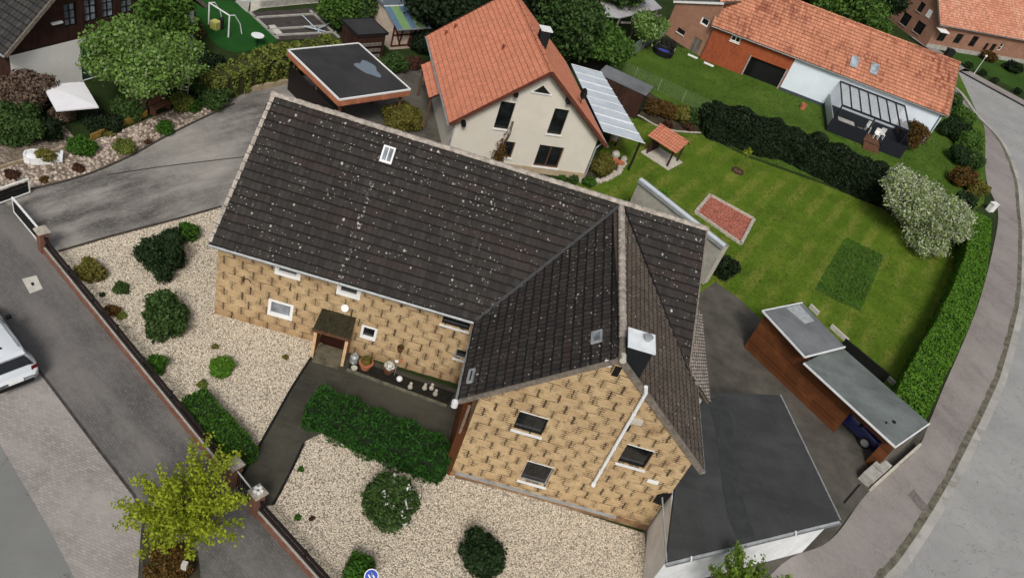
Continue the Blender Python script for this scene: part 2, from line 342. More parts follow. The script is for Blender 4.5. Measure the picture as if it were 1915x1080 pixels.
M_['concrete']=plain('weathered concrete',(.36,.35,.32),.9,.3,3,bump=.5)
M_['brick']=brickmat('red garden brick',(.17,.065,.04),(.24,.10,.065),(.2,.16,.13))
M_['barnbrick']=brickmat('barn brick',(.30,.135,.08),(.38,.19,.12),(.33,.25,.19))
M_['farbrick']=brickmat('farm brick',(.27,.115,.07),(.36,.175,.11),(.32,.25,.2))
def glass(name,c=(.012,.014,.016),rough=.06,spec=.6):
    n=N(name); p=n.obj(); f=n.noise(p,1.6,3); return n.done(n.ramp(f,(.35,mul(c,.5)),(.7,mul(c,1.6))),rough,0,spec)
M_['glass']=glass('dark window glass')
M_['curtain']=glass('glass before curtain',(.22,.25,.28),.15)
M_['glass_roof']=None
def _bitumen(name,c,seam=(.3,.3,.3),puddle=False,ws=.5):
    n=N(name); p=n.obj()
    col=n.ramp(n.noise(p,ws,7,.7),(.3,mul(c,.7)),(.7,mul(c,1.35)))
    col=n.mix(n.m('MULTIPLY',n.step(n.noise(n.scale(p,(1,6,1)),.9,6,.8),.6,.8),.45),col,seam)
    col=n.mix(n.m('MULTIPLY',n.step(n.noise(p,11,4,.8),.66,.78),.5),col,seam)
    band=n.step(n.noise(n.scale(p,(.22,.9,1)),1,3,.5,1.2),.52,.60); col=n.mix(n.m('MULTIPLY',band,.22),col,mul(c,.45))
    sc_=n.m('MULTIPLY',n.m('GREATER_THAN',n.noise(n.scale(p,(9,.9,1)),1,5,.8,.6),.69),n.step(n.noise(p,.6,3),.5,.6)); col=n.mix(n.m('MULTIPLY',sc_,.6),col,seam)
    s_=n.sep(p); fr=n.m('FRACT',n.m('MULTIPLY',n.m('ADD',s_[0],n.m('MULTIPLY',s_[1],.35)),.95)); col=n.mix(n.m('MULTIPLY',n.m('LESS_THAN',fr,.025),.35),col,mul(c,.4))
    n.bump(n.noise(p,40,3),.15,.005); return n.done(col,.7,0,.35)
M_['bit_garage']=_bitumen('garage bitumen',(.042,.045,.044),(.10,.102,.098))
M_['bit_carport']=_bitumen('carport bitumen',(.034,.033,.034),(.16,.15,.14))
M_['bit_shed']=_bitumen('grey roof sheet',(.15,.16,.17),(.25,.27,.27))
M_['bit_shed2']=_bitumen('pale green grey roof sheet',(.135,.155,.15),(.24,.27,.26))
M_['bit_barn']=_bitumen('barn felt',(.10,.095,.09),(.2,.2,.19))
# ---------------------------------------------------------------- generic builders
def roof_slope(mb,pts,course=.38,col=.25,amp=.018,lift=.07,spc=4,m=0,uoff=0):
    """pts: planar convex polygon, pts[0]->pts[1] runs along the eave, counter-clockwise seen from outside"""
    P=[Vector(p) for p in pts]; o=P[0]; s=(P[1]-P[0]); s.z=0; s.normalize()
    n=None
    for i in range(2,len(P)):
        n=(P[1]-P[0]).cross(P[i]-P[0])
        if n.length>1e-3: break
    n.normalize()
    if n.z<0: n=-n
    t=n.cross(s).normalized()
    if t.z<0: t=-t
    Q=[((p-o).dot(s),(p-o).dot(t)) for p in P]
    tmin=min(q[1] for q in Q); tmax=max(q[1] for q in Q)
    def rng(tt):
        tt=min(max(tt,tmin+1e-4),tmax-1e-4); xs=[]
        for i in range(len(Q)):
            a,b=Q[i],Q[(i+1)%len(Q)]
            if (a[1]-tt)*(b[1]-tt)<=0 and abs(a[1]-b[1])>1e-9: xs.append(a[0]+(b[0]-a[0])*(tt-a[1])/(b[1]-a[1]))
        return min(xs),max(xs)
    k=0; tt=tmin
    smin=min(q[0] for q in Q); smax=max(q[0] for q in Q)
    ns=int((smax-smin)/col*spc)+2; S=[smin+j*col/spc for j in range(ns+1)]
    def wave(x):
        f=(x/col)%1.0
        return amp*(math.sin(f*2*math.pi))+ (amp*.8 if f>.8 else 0)
    while tt<tmax-.02:
        t0=tt-(.06 if k else .03); t1=min(tt+course,tmax); a0,b0=rng(max(t0,tmin)); a1,b1=rng(t1)
        row=[]
        jit=RNG.uniform(-.012,.012,ns+2)
        for j,x in enumerate(S):
            x0=min(max(x,a0),b0); x1=min(max(x,a1),b1)
            h0=wave(x0-smin)+lift+.01; h1=wave(x1-smin)+.006
            dj=jit[int(j/spc)]
            row.append((o+s*x0+t*(t0+dj)+n*h0,o+s*x1+t*(t1)+n*h1,x0,x1))
        for j in range(len(row)-1):
            A,B=row[j],row[j+1]
            if (A[0]-B[0]).length<1e-4 and (A[1]-B[1]).length<1e-4: continue
            mb.face([A[0],B[0],B[1],A[1]],m,[((A[2]+uoff)/col+.001,k+.001),((B[2]+uoff)/col-.001,k+.001),((B[3]+uoff)/col-.001,k+.98),((A[3]+uoff)/col+.001,k+.98)])
        # butt edges of the course
        for j in range(len(row)-1):
            A,B=row[j],row[j+1]
            if (A[0]-B[0]).length<1e-4: continue
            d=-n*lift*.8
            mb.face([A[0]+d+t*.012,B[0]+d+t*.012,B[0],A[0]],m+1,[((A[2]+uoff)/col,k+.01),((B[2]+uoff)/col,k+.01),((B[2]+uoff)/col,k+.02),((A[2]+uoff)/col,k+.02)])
        tt+=course; k+=1
    return n
def ridge_caps(mb,p,q,r=.13,L=.38,m=0):
    p=Vector(p);q=Vector(q); d=(q-p); n=max(1,int(d.length/L)); d/=n; dn=d.normalized(); sd=dn.cross(Vector((0,0,1))).normalized(); up=sd.cross(dn)
    for k in range(n):
        a=p+d*k-dn*.03; b=p+d*(k+1); ra=r*1.12; rb=r*.92; jz=random.uniform(-.008,.008)
        A=[a+sd*math.cos(t)*ra+up*(math.sin(t)*ra*.8+jz) for t in [math.pi*i/6 for i in range(7)]]
        B=[b+sd*math.cos(t)*rb+up*(math.sin(t)*rb*.8+jz) for t in [math.pi*i/6 for i in range(7)]]
        for i in range(6): mb.face([A[i],A[i+1],B[i+1],B[i]],m)
        mb.face(A[::-1],m); mb.face(B,m)
def gutter(mb,p,q,r=.075,m=0):
    p=Vector(p);q=Vector(q); dn=(q-p).normalized(); sd=dn.cross(Vector((0,0,1))).normalized()
    A=[sd*math.cos(t)*r+Vector((0,0,1))*math.sin(t)*r for t in [math.pi+math.pi*i/6 for i in range(7)]]
    for i in range(6):
        mb.face([p+A[i],p+A[i+1],q+A[i+1],q+A[i]],m); 
        mb.face([q+A[i]*.85,q+A[i+1]*.85,p+A[i+1]*.85,p+A[i]*.85],m)
    for i in (0,6): mb.face([p+A[i],q+A[i],q+A[i]*.85,p+A[i]*.85],m)
    mb.face([p+a for a in A],m); mb.face([q+a for a in A[::-1]],m)
class Wall:
    """vertical wall frame: P0 corner on ground, U unit along, Nn outward"""
    def __init__(s,P0,P1,flip=False):
        s.P0=Vector(P0); s.P0.z=0; d=Vector(P1)-s.P0; d.z=0; s.L=d.length; s.U=d.normalized(); s.N=s.U.cross(Vector((0,0,1)))
        if flip: s.N=-s.N
        s.holes=[]
    def p(s,u,z,d=0): return s.P0+s.U*u+s.N*d+Vector((0,0,z))
    def T(s): return lambda q: s.P0+s.U*q[0]+s.N*q[1]+Vector((0,0,q[2]))
    def px(s,x,y):
        q=onplane(x,y,s.P0,s.N)-s.P0; return q.dot(s.U),q.z
    def rect(s,*pts):   # pixel corners -> (u0,z0,u1,z1), averaged
        q=[s.px(*a) for a in pts]; us=sorted(a[0] for a in q); zs=sorted(a[1] for a in q); h=len(q)//2
        return (sum(us[:h])/h,sum(zs[:h])/h,sum(us[h:])/h,sum(zs[h:])/h)
    def build(s,mb,top,z0=-.3,depth=.16,m=0,mr=None):
        """top: list of (u,z) roofline points; holes list of rects"""
        us=sorted(set([round(a[0],4) for a in top]+[round(h[0],4) for h in s.holes]+[round(h[2],4) for h in s.holes]))
        us=[min(max(u,top[0][0]),top[-1][0]) for u in us if top[0][0]-1e-3<=u<=top[-1][0]+1e-3]
        def tz(u):
            for a,b in zip(top[:-1],top[1:]):
                if a[0]-1e-6<=u<=b[0]+1e-6: return a[1]+(b[1]-a[1])*((u-a[0])/max(1e-9,b[0]-a[0]))
            return top[-1][1]
        uvf=lambda q:[(a,b) for a,b in q]
        def f(q): mb.face([s.p(a,b) for a,b in q],m,uvf(q))
        for a,b in zip(us[:-1],us[1:]):
            if b-a<1e-4: continue
            c=(a+b)/2; hs=sorted([h for h in s.holes if h[0]-1e-4<=c<=h[2]+1e-4],key=lambda h:h[1]); z=z0
            for h in hs:
                f([(a,z),(b,z),(b,h[1]),(a,h[1])]); z=h[3]
            f([(a,z),(b,z),(b,tz(b)),(a,tz(a))])
        mr=m if mr is None else mr
        for h in s.holes:
            c=[(h[0],h[1]),(h[2],h[1]),(h[2],h[3]),(h[0],h[3])]
            for i in range(4):
                a,b=c[i],c[(i+1)%4]; mb.face([s.p(*a),s.p(*b),s.p(*b,-depth),s.p(*a,-depth)],mr,[a,b,b,a])
def window(parent,wl,h,frame='upvc',pane='glass',depth=.11,fw=.06,mull=1,trans=0,sill=True,sillmat='white_metal',label=None,recess=.0):
    u0,z0,u1,z1=h; T=wl.T(); mb=MB(); d0,d1=-depth-.05,-depth+.02+recess
    mb.box((u0,d0,z0),(u1,d1,z0+fw),0,T); mb.box((u0,d0,z1-fw),(u1,d1,z1),0,T)
    mb.box((u0,d0,z0+fw),(u0+fw,d1,z1-fw),0,T); mb.box((u1-fw,d0,z0+fw),(u1,d1,z1-fw),0,T)
    for k in range(1,mull):
        u=u0+(u1-u0)*k/mull; mb.box((u-fw*.45,d0,z0+fw),(u+fw*.45,d1-.005,z1-fw),0,T)
    for k in range(1,trans+1):
        z=z0+(z1-z0)*k/(trans+1); mb.box((u0+fw,d0,z-fw*.3),(u1-fw,d1-.008,z+fw*.3),0,T)
    fr=mb.build('window',M_[frame],parent)
    if label: fr['label']=label
    g=MB(); g.box((u0+fw*.5,d0+.012,z0+fw*.5),(u1-fw*.5,d0+.03,z1-fw*.5),0,T); g.build('pane',M_[pane],fr)
    if sill:
        g=MB(); g.box((u0-.06,-.10,z0-.06),(u1+.06,.09,z0-.008),0,T); g.build('sill',M_[sillmat],fr)
    return fr
def leaf_mesh(pts,nrm,size,seed=0,bend=.25,asp=.6):
    """numpy folded leaf quads"""
    n=len(pts); r=np.random.default_rng(seed)
    a=r.normal(size=(n,3)); nr=nrm*.75+r.normal(size=(n,3))*.75; nr/=np.linalg.norm(nr,axis=1)[:,None]+1e-9
    a-=nr*(a*nr).sum(1)[:,None]; a/=np.linalg.norm(a,axis=1)[:,None]+1e-9; b=np.cross(nr,a)
    s=(size*r.uniform(.6,1.35,n))[:,None]
    v=np.stack([pts-a*s, pts+b*s*asp+nr*s*bend, pts+a*s, pts-b*s*asp+nr*s*bend],1)
    return v.reshape(-1,3)
def quads_obj(name,V,mat,parent,org,extra=None):
    """V numpy (4n,3) world coords; extra: MB merged as second material"""
    nq=len(V)//4; me=bpy.data.meshes.new(name)
    F=np.arange(nq*4); ev=[];ef=[]
    base=nq*4
    if extra is not None:
        ev=np.array([tuple(p) for p in extra.v]); V2=np.vstack([V,ev])
    else: V2=V
    loops=list([]) ; me.vertices.add(len(V2)); me.vertices.foreach_set('co',(V2-np.array(org)).astype(np.float32).ravel())
    li=F; ls=np.arange(nq)*4; 
    if extra is not None:
        e=[i for f in extra.f for i in f]; el=[len(f) for f in extra.f]; est=np.cumsum([0]+el[:-1])+base
        li=np.concatenate([F,np.array(e)+base]); ls=np.concatenate([ls,est])
    me.loops.add(len(li)); me.loops.foreach_set('vertex_index',li.astype(np.int32)); me.polygons.add(len(ls)); me.polygons.foreach_set('loop_start',ls.astype(np.int32))
    me.update(calc_edges=True); me.validate()
    me.materials.append(mat)
    if extra is not None:
        me.materials.append(extra.mat if hasattr(extra,'mat') else mat)
        mi=np.zeros(len(me.polygons),dtype=np.int32); mi[nq:]=1; me.polygons.foreach_set('material_index',mi)
    return place(bpy.data.objects.new(name,me),org,parent)
def blob_pts(blobs,n,seed,inner=.62,low=-.75):
    r=np.random.default_rng(seed); vol=np.array([b[3]*b[4]+b[4]*b[5]+b[3]*b[5] for b in blobs]); pr=vol/vol.sum(); k=r.choice(len(blobs),n,p=pr)
    B=np.array(blobs)[k]; d=r.normal(size=(n,3)); d/=np.linalg.norm(d,axis=1)[:,None]; d[:,2]=np.where(d[:,2]<low,-d[:,2],d[:,2])
    rad=inner+(1.05-inner)*r.random(n)**.55
    P=B[:,:3]+d*rad[:,None]*B[:,3:6]; return P,d
def ico(mb,c,r,seed,amp=.18,sub=2):
    bm=bmesh.new(); bmesh.ops.create_icosphere(bm,subdivisions=sub,radius=1)
    rr=random.Random(seed); ph=[rr.uniform(0,6.28) for _ in range(4)]
    i0=len(mb.v)
    for v in bm.verts:
        k=1+amp*(math.sin(v.co.x*4+ph[0])*math.sin(v.co.y*4+ph[1])+.6*math.sin(v.co.z*6+ph[2]))
        mb.v.append(Vector((c[0]+v.co.x*r[0]*k,c[1]+v.co.y*r[1]*k,c[2]+v.co.z*r[2]*k)))
    for f in bm.faces:
        mb.f.append(tuple(i0+v.index for v in f.verts)); mb.m.append(0); mb.uv.append([(0,0)]*3)
    bm.free()
L_={}
L_['dark']=leafmat('dark evergreen leaves',[(.010,.022,.008),(.018,.04,.012),(.03,.062,.018),(.012,.03,.010)],.12)
L_['rhodo']=leafmat('rhododendron leaves',[(.022,.05,.012),(.045,.09,.022),(.07,.125,.03),(.03,.07,.016)],.15)
L_['green']=leafmat('fresh green leaves',[(.045,.11,.018),(.08,.17,.03),(.13,.24,.045),(.06,.14,.02)],.3)
L_['maple']=leafmat('maple leaves',[(.08,.18,.025),(.15,.29,.045),(.28,.42,.12),(.10,.22,.03),(.40,.48,.26)],.35)
L_['lime']=leafmat('yellow green young leaves',[(.24,.32,.02),(.36,.44,.03),(.48,.54,.05),(.18,.26,.015)],.4)
L_['box']=leafmat('clipped hedge leaves',[(.025,.075,.008),(.045,.13,.012),(.07,.18,.018),(.03,.09,.01)],.2)
L_['hedge']=leafmat('bright clipped hedge leaves',[(.065,.165,.012),(.095,.225,.018),(.125,.27,.028),(.075,.185,.014)],.2)
L_['conifer']=leafmat('bright conifer sprays',[(.012,.05,.006),(.02,.085,.009),(.034,.125,.013),(.013,.055,.007)],.2)
L_['gold']=leafmat('yellowish hedge leaves',[(.07,.12,.02),(.15,.20,.035),(.26,.28,.06),(.05,.09,.015)],.25)
L_['olive']=leafmat('olive brown young leaves',[(.10,.10,.02),(.17,.16,.03),(.24,.21,.05),(.08,.09,.015)],.25)
L_['bronze']=leafmat('bronze leaves',[(.09,.045,.015),(.16,.07,.02),(.12,.09,.02),(.06,.03,.01)],.2)
L_['twig']=leafmat('bare brown twigs',[(.10,.065,.045),(.17,.12,.09),(.08,.05,.035),(.22,.17,.12)],.0)
L_['deep']=leafmat('deep shade leaves',[(.006,.012,.005),(.012,.025,.009),(.022,.042,.013)],.1)
L_['blossom']=leafmat('white blossom and pale leaves',[(.74,.74,.64),(.22,.33,.07),(.34,.46,.12),(.74,.74,.62),(.12,.20,.04),(.66,.68,.52),(.24,.36,.08),(.72,.72,.60)],.3)
L_['red']=leafmat('red brown leaves',[(.07,.03,.02),(.10,.045,.028),(.05,.024,.015)],.15)
L_['flower']=leafmat('white flowers',[(.75,.75,.68),(.8,.8,.75)],.2)
BARK=plain('bark',(.075,.055,.04),.9,.4,6,bump=.5)
CORE={k:None for k in L_}
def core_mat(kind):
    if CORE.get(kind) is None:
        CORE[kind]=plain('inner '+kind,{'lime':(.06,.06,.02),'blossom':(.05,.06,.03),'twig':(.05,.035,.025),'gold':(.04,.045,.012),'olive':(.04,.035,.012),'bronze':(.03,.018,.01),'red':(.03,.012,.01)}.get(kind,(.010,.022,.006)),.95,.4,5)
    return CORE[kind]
def shrub(name,label,px,py,rpx,kind,cat='shrub',h=None,squash=.85,dens=1.0,leaf=None,group=None,lump=.35,core=.58,flowers=0,elong=None,flside=None):
    """px,py visual centre, rpx radius in photo pixels; rounded many-lobed bush"""
    sc=ppm(px,py,0); r=rpx/sc; h=h or 2*r*squash; c=G(px,py,h*.5); seed=int(px*7+py)
    rr=random.Random(seed); ex,ey,ang=1,1,0
    if elong: ex,ang=elong; 
    blobs=[(0,0,h*.46,r*.72,r*.72,h*.46)]
    for k in range(16):
        a=rr.uniform(0,6.28); q=r*rr.uniform(.35,.80); zz=rr.uniform(.28,.86)*(1.15-.45*q/r); s_=rr.uniform(.16,.40); blobs.append((q*math.cos(a),q*math.sin(a),h*zz,r*s_,r*s_,h*s_*.75))
    ca,sa=math.cos(ang),math.sin(ang)
    B=[(c.x+x*ex*ca-y*sa,c.y+x*ex*sa+y*ca,z,rx*(1+(ex-1)*abs(ca)),ry*(1+(ex-1)*abs(sa)),rz) for x,y,z,rx,ry,rz in blobs]
    leaf=leaf or .07
    area=4*math.pi*r*r*max(1,ex); n=int(min(26000,area/(leaf*leaf)*2.9*dens)); n=max(n,250)
    P,d=blob_pts(B,n,seed,inner=.55); P=P+np.random.default_rng(seed+1).normal(size=P.shape)*leaf*.6; k=P[:,2]>.02; P=P[k]; d=d[k]
    cm=MB(); 
    if core:
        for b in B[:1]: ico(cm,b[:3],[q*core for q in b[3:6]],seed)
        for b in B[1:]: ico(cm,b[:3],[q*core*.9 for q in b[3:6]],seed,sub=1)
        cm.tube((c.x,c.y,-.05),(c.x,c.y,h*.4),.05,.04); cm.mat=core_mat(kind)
    o=thing(name,label,cat,(c.x,c.y,0),group)
    quads_obj('foliage',leaf_mesh(P,d,leaf,seed),L_[kind],o,(c.x,c.y,h*.5))
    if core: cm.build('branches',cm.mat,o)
    if flowers:
        P,d=blob_pts(B,flowers*6,seed+5,inner=1.0); side=(RT*.9-UP*.45) if flside is None else flside; s=np.array(side)
        pr=(d@s); P=P[(pr>.15)&(P[:,2]>h*.3)][:flowers]; d=d[(pr>.15)][:len(P)]; P=np.repeat(P,8,0)+np.random.default_rng(seed).normal(size=(len(P)*8,3))*.035
        quads_obj('blossom',leaf_mesh(P,np.tile([0,0,1.],(len(P),1)),.05,seed),L_['flower'],o,(c.x,c.y,h))
    return o
def tree(name,label,base,h,crown,kind,n,leaf=.12,trunk_r=.12,cat='tree',group=None,core=.45,limbs=9,spray=None,seed=1,inner=.35,lowz=.3):
    """crown: list of blobs relative to base (x,y,z,rx,ry,rz)"""
    b=Vector(base); rr=random.Random(seed); o=thing(name,label,cat,b,group)
    t=MB(); top=Vector((b.x+rr.uniform(-.2,.2),b.y+rr.uniform(-.2,.2),b.z+h*.62)); mid=(b+top)/2+Vector((rr.uniform(-.15,.15),rr.uniform(-.15,.15),0))
    t.tube(b-Vector((0,0,.1)),mid,trunk_r*1.25,trunk_r*.85,9); t.tube(mid,top,trunk_r*.85,trunk_r*.4,8)
    for k in range(limbs):
        bl=crown[k%len(crown)]; e=b+Vector((bl[0],bl[1],bl[2]))+Vector([rr.uniform(-.6,.6)*bl[3+i] for i in range(3)]); s=b.lerp(top,rr.uniform(lowz,.95)); m_=s.lerp(e,.5)+Vector((0,0,.15*h*.3)); 
        t.tube(s,m_,trunk_r*.42,trunk_r*.25,6); t.tube(m_,e,trunk_r*.25,trunk_r*.08,5)
        for j in range(3):
            q=m_.lerp(e,rr.random()); t.tube(q,q+Vector((rr.uniform(-1,1),rr.uniform(-1,1),rr.uniform(-.2,.9)))*bl[3]*.55,trunk_r*.12,trunk_r*.04,4)
    t.build('trunk',BARK,o)
    B=[(b.x+x,b.y+y,b.z+z,rx,ry,rz) for x,y,z,rx,ry,rz in crown]
    BB=list(B)
    for x,y,z,rx,ry,rz in B:
        for k in range(11):
            d=Vector((rr.gauss(0,1),rr.gauss(0,1),rr.gauss(0,.8))).normalized(); q=rr.uniform(.16,.42); BB.append((x+d.x*rx*.9,y+d.y*ry*.9,z+d.z*rz*.9,rx*q,ry*q,rz*q*.8))
    P,d=blob_pts(BB,n,seed,inner=inner,low=-1); P=P+np.random.default_rng(seed+2).normal(size=P.shape)*leaf*1.3
    quads_obj('crown',leaf_mesh(P,d,leaf,seed),L_[kind],o,(b.x,b.y,b.z+h*.6))
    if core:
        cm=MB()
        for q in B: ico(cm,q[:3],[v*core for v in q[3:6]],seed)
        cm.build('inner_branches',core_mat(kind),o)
    return o
def hedge(name,label,pts,wd,ht,kind,leaf=.08,dens=1.0,cat='hedge',rough=.12,z0=0,asp=.6,up=0):
    """box hedge along polyline pts (world xy), width wd (float or list), height ht"""
    P=[Vector((p[0],p[1],0)) for p in pts]; n=len(P); wds=wd if isinstance(wd,(list,tuple)) else [wd]*n
    side=[]
    for i in range(n):
        a=P[max(0,i-1)];b=P[min(n-1,i+1)]; d=(b-a).normalized(); side.append(Vector((d.y,-d.x,0)))
    seed=int(abs(P[0].x*31+P[0].y*17)); r=np.random.default_rng(seed)
    mb=MB(); ins=.86
    Lf=[P[i]-side[i]*wds[i]/2*ins for i in range(n)]; Rt=[P[i]+side[i]*wds[i]/2*ins for i in range(n)]; zt=ht*.93
    for i in range(n-1):
        A,B,Cc,D=Lf[i],Lf[i+1],Rt[i+1],Rt[i]; up=Vector((0,0,z0+zt)); lo=Vector((0,0,z0-.1))
        mb.face([A+up,D+up,Cc+up,B+up]); mb.face([A+lo,A+up,B+up,B+lo]); mb.face([D+lo,Cc+lo,Cc+up,D+up])
    mb.face([Lf[0]+lo,Rt[0]+lo,Rt[0]+up,Lf[0]+up]); mb.face([Lf[-1]+lo,Lf[-1]+up,Rt[-1]+up,Rt[-1]+lo])
    pts_,nr=[],[]
    for i in range(n-1):
        L=(P[i+1]-P[i]).length; per=1/(leaf*leaf)*1.5*dens
        w2=(wds[i]+wds[i+1])/2
        for kind_,area in (('t',L*w2),('l',L*ht),('r',L*ht)):
            k=int(area*per); u=r.random(k); v=r.random(k); c=np.outer(1-u,P[i])+np.outer(u,P[i+1]); sd=np.outer(1-u,side[i])+np.outer(u,side[i+1]); ww=(1-u)*wds[i]+u*wds[i+1]
            lum=np.sin(c[:,0]*3.1+c[:,1]*2.3)*np.sin(c[:,0]*1.7-c[:,1]*3.7)*rough
            if kind_=='t': q=c+sd*((v-.5)*ww)[:,None]; q[:,2]=z0+ht+lum-r.random(k)**2*.12; nn=np.tile([0,0,1.],(k,1))
            else:
                g=-1 if kind_=='l' else 1; q=c+sd*(g*(ww/2+lum-r.random(k)**2*.12))[:,None]; q[:,2]=z0+v*ht; nn=sd*g
            pts_.append(q); nr.append(nn)
    for i,g in ((0,-1),(n-1,1)):
        k=int(wds[i]*ht/(leaf*leaf)*1.5*dens); v=r.random(k)-.5; q=np.tile(np.array(P[i]),(k,1))+np.outer(v*wds[i],side[i]); q[:,2]=z0+r.random(k)*ht; dd=np.array((P[min(n-1,i+1)]-P[max(0,i-1)]).normalized())*g; q+=dd*(r.random(k)[:,None]*.1-.05); pts_.append(q); nr.append(np.tile(dd,(k,1)))
    V=leaf_mesh(np.vstack(pts_),np.vstack(nr),leaf,seed,asp=asp)
    c=sum(P,Vector())/n; c.z=z0
    o=thing(name,label,cat,c)
    quads_obj('foliage',V,L_[kind],o,c); mb.build('branches',core_mat(kind),o)
    return o
def sheet(name,pts,z,mat,kind='structure',px=True,label=None):
    mb=MB(); P=[G(a,b) for a,b in pts] if px else [Vector((a,b,0)) for a,b in pts]
    P=[Vector((p.x,p.y,z)) for p in P]
    bm=bmesh.new(); vs=[bm.verts.new(p) for p in P]; f=bm.faces.new(vs); f.normal_update()
    if f.normal.z<0: f.normal_flip()
    bmesh.ops.triangulate(bm,faces=bm.faces[:])
    me=bpy.data.meshes.new(name); bm.to_mesh(me); bm.free(); me.materials.append(mat); o=bpy.data.objects.new(name,me); place(o,(0,0,0),None); o['kind']=kind
    if label: o['label']=label
    return o
def curve_pts(pts,n=8):
    """catmull-rom through pixel points"""
    out=[]; P=[Vector((a,b,0)) for a,b in pts]
    for i in range(len(P)-1):
        p0,p1,p2,p3=P[max(0,i-1)],P[i],P[i+1],P[min(len(P)-1,i+2)]
        for k in range(n):
            t=k/n; q=.5*((2*p1)+(-p0+p2)*t+(2*p0-5*p1+4*p2-p3)*t*t+(-p0+3*p1-3*p2+p3)*t**3); out.append((q.x,q.y))
    out.append((P[-1].x,P[-1].y)); return out

def spray_tree(name,label,cx,cy,rpx,zc,kind,seed,nb=46,leaf=.06,per=70,trunk=.05,cat='tree'):
    """young tree: long upswept twigs with leaves strung along them"""
    c=G(cx,cy,zc); r=rpx/ppm(cx,cy,zc); o=thing(name,label,cat,(c.x,c.y,0)); rr=random.Random(seed); g=np.random.default_rng(seed)
    t=MB(); z0=zc-r*.75; t.tube((c.x,c.y,-.1),(c.x,c.y,z0),trunk*1.2,trunk,8); t.tube((c.x,c.y,z0),(c.x,c.y,zc+r*.2),trunk,trunk*.4,7); pts=[]; 
    for k in range(nb):
        a=rr.uniform(0,6.283); q=r*math.sqrt(rr.random())*1.0+.1; e=Vector((c.x+q*math.cos(a),c.y+q*math.sin(a),zc+rr.uniform(-.35,.75)*r*(1.1-.5*q/r))); s=Vector((c.x,c.y,z0+rr.uniform(0,.7)*r)); m1=s.lerp(e,.45)+Vector((0,0,-.10*r)); prev=s
        for i in range(1,7):
            u=i/6; p=s.lerp(m1,u).lerp(m1.lerp(e,u),u); t.tube(prev,p,trunk*.38*(1.1-u),trunk*.38*(.95-u)+.004,4,cap=False)
            if i>1:
                n_=int(per*(.45+.2*i)/6*2); uu=g.random((n_,1)); pts.append(np.array(prev)*(1-uu)+np.array(p)*uu+g.normal(size=(n_,3))*r*.045)
            prev=p
    t.build('trunk',BARK,o); P=np.vstack(pts); quads_obj('crown',leaf_mesh(P,np.tile([0,0,1.],(len(P),1)),leaf,seed),L_[kind],o,c); return o

def grass(name,label,poly,per_m2,cols,size,seed,lift=.01):
    """short blades of grass standing on a lawn"""
    P=[G(*a) for a in poly]; xs=[p.x for p in P]; ys=[p.y for p in P]; r=np.random.default_rng(seed)
    n=int((max(xs)-min(xs))*(max(ys)-min(ys))*per_m2); X=r.uniform(min(xs),max(xs),n); Y=r.uniform(min(ys),max(ys),n); ins=np.zeros(n,bool)
    for i in range(len(P)):
        a,b=P[i],P[(i+1)%len(P)]; ins^=((a.y>Y)!=(b.y>Y))&(X<(b.x-a.x)*(Y-a.y)/(b.y-a.y+1e-12)+a.x)
    X,Y=X[ins],Y[ins]
    dn=np.sin(X*1.3+np.sin(Y*.9)*2)+np.sin(Y*1.7+np.cos(X*.7)*2)+r.normal(size=len(X))*1.2; k=dn>-.9; X,Y=X[k],Y[k]; n=len(X)
    th=r.uniform(0,6.283,n); h=size*r.uniform(.5,1.3,n); w=size*r.uniform(.35,.7,n); dx,dy=np.cos(th)*w,np.sin(th)*w; lx,ly=r.normal(size=n)*h*.6,r.normal(size=n)*h*.6
    z=np.full(n,lift); V=np.stack([np.stack([X-dx,Y-dy,z],1),np.stack([X+dx,Y+dy,z],1),np.stack([X+dx*.6+lx,Y+dy*.6+ly,z+h*.6],1),np.stack([X-dx*.6+lx,Y-dy*.6+ly,z+h*.6],1)],1).reshape(-1,3)
    o=quads_obj(name,V,leafmat(label,cols,.3),None,(0,0,0)); return tag(o,label,'grass',None,'stuff')
# ================================================================ GROUND
mg_soil=plain('garden soil',(.045,.038,.022),.95,.5,1.2,bump=.8,bs=12)
mg_rough=grassmat('rough grass',(.02,.035,.01),(.03,.05,.014),(.05,.06,.02))
sheet('ground',[(-260,-200),(300,-200),(300,400),(-260,400)],-.012,mg_rough,px=False)
m_drive=pavers('grey driveway pavers',(.115,.107,.10),.2,.1,(.40,.38,.35),(.06,.055,.045),.22,math.radians(-58))  # pale wear tone is raised to carry the driveway's sheen in the colour
m_path=pavers('grey footpath pavers',(.115,.112,.108),.2,.1,(.21,.195,.185),(.08,.077,.073),.16,math.radians(36),mort=.5)
m_strip=pavers('pinkish kerbside pavers',(.29,.265,.25),.2,.1,(.37,.345,.325),(.22,.2,.185),.2,math.radians(10),mort=.45)
m_asph=roadmat('road asphalt',(.20,.205,.20))
m_asph2=roadmat('curving road asphalt',(.31,.31,.305))
m_pave=pavers('pinkish grey pavement',(.24,.215,.205),.2,.1,(.31,.285,.27),(.22,.205,.185),.10,math.radians(55),ws=.2,mort=.65)
m_gravel=gravelmat('cream gravel',(.58,.50,.39),15,(.27,.22,.16),.60,.5)
m_gravel2=gravelmat('grey pink gravel',(.42,.35,.29),8,(.13,.10,.07),.42,.8)
m_dark=pavers('mossy dark slabs',(.04,.038,.031),.5,.5,(.085,.08,.06),(.03,.035,.015),.2,0)
m_yard=plain('yard concrete',(.085,.078,.066),.9,.38,.8,bump=.4,bs=10)
m_court=pavers('courtyard slabs',(.085,.078,.065),.3,.3,(.15,.145,.12),(.04,.04,.03),.2,.3)
STRIPE=math.radians(28)
m_lawn=grassmat('mown lawn',(.065,.115,.010),(.10,.175,.014),(.165,.215,.026),stripes=STRIPE)
m_lawn2=grassmat('neighbour lawn',(.05,.10,.012),(.075,.14,.018),(.115,.175,.028),.8)
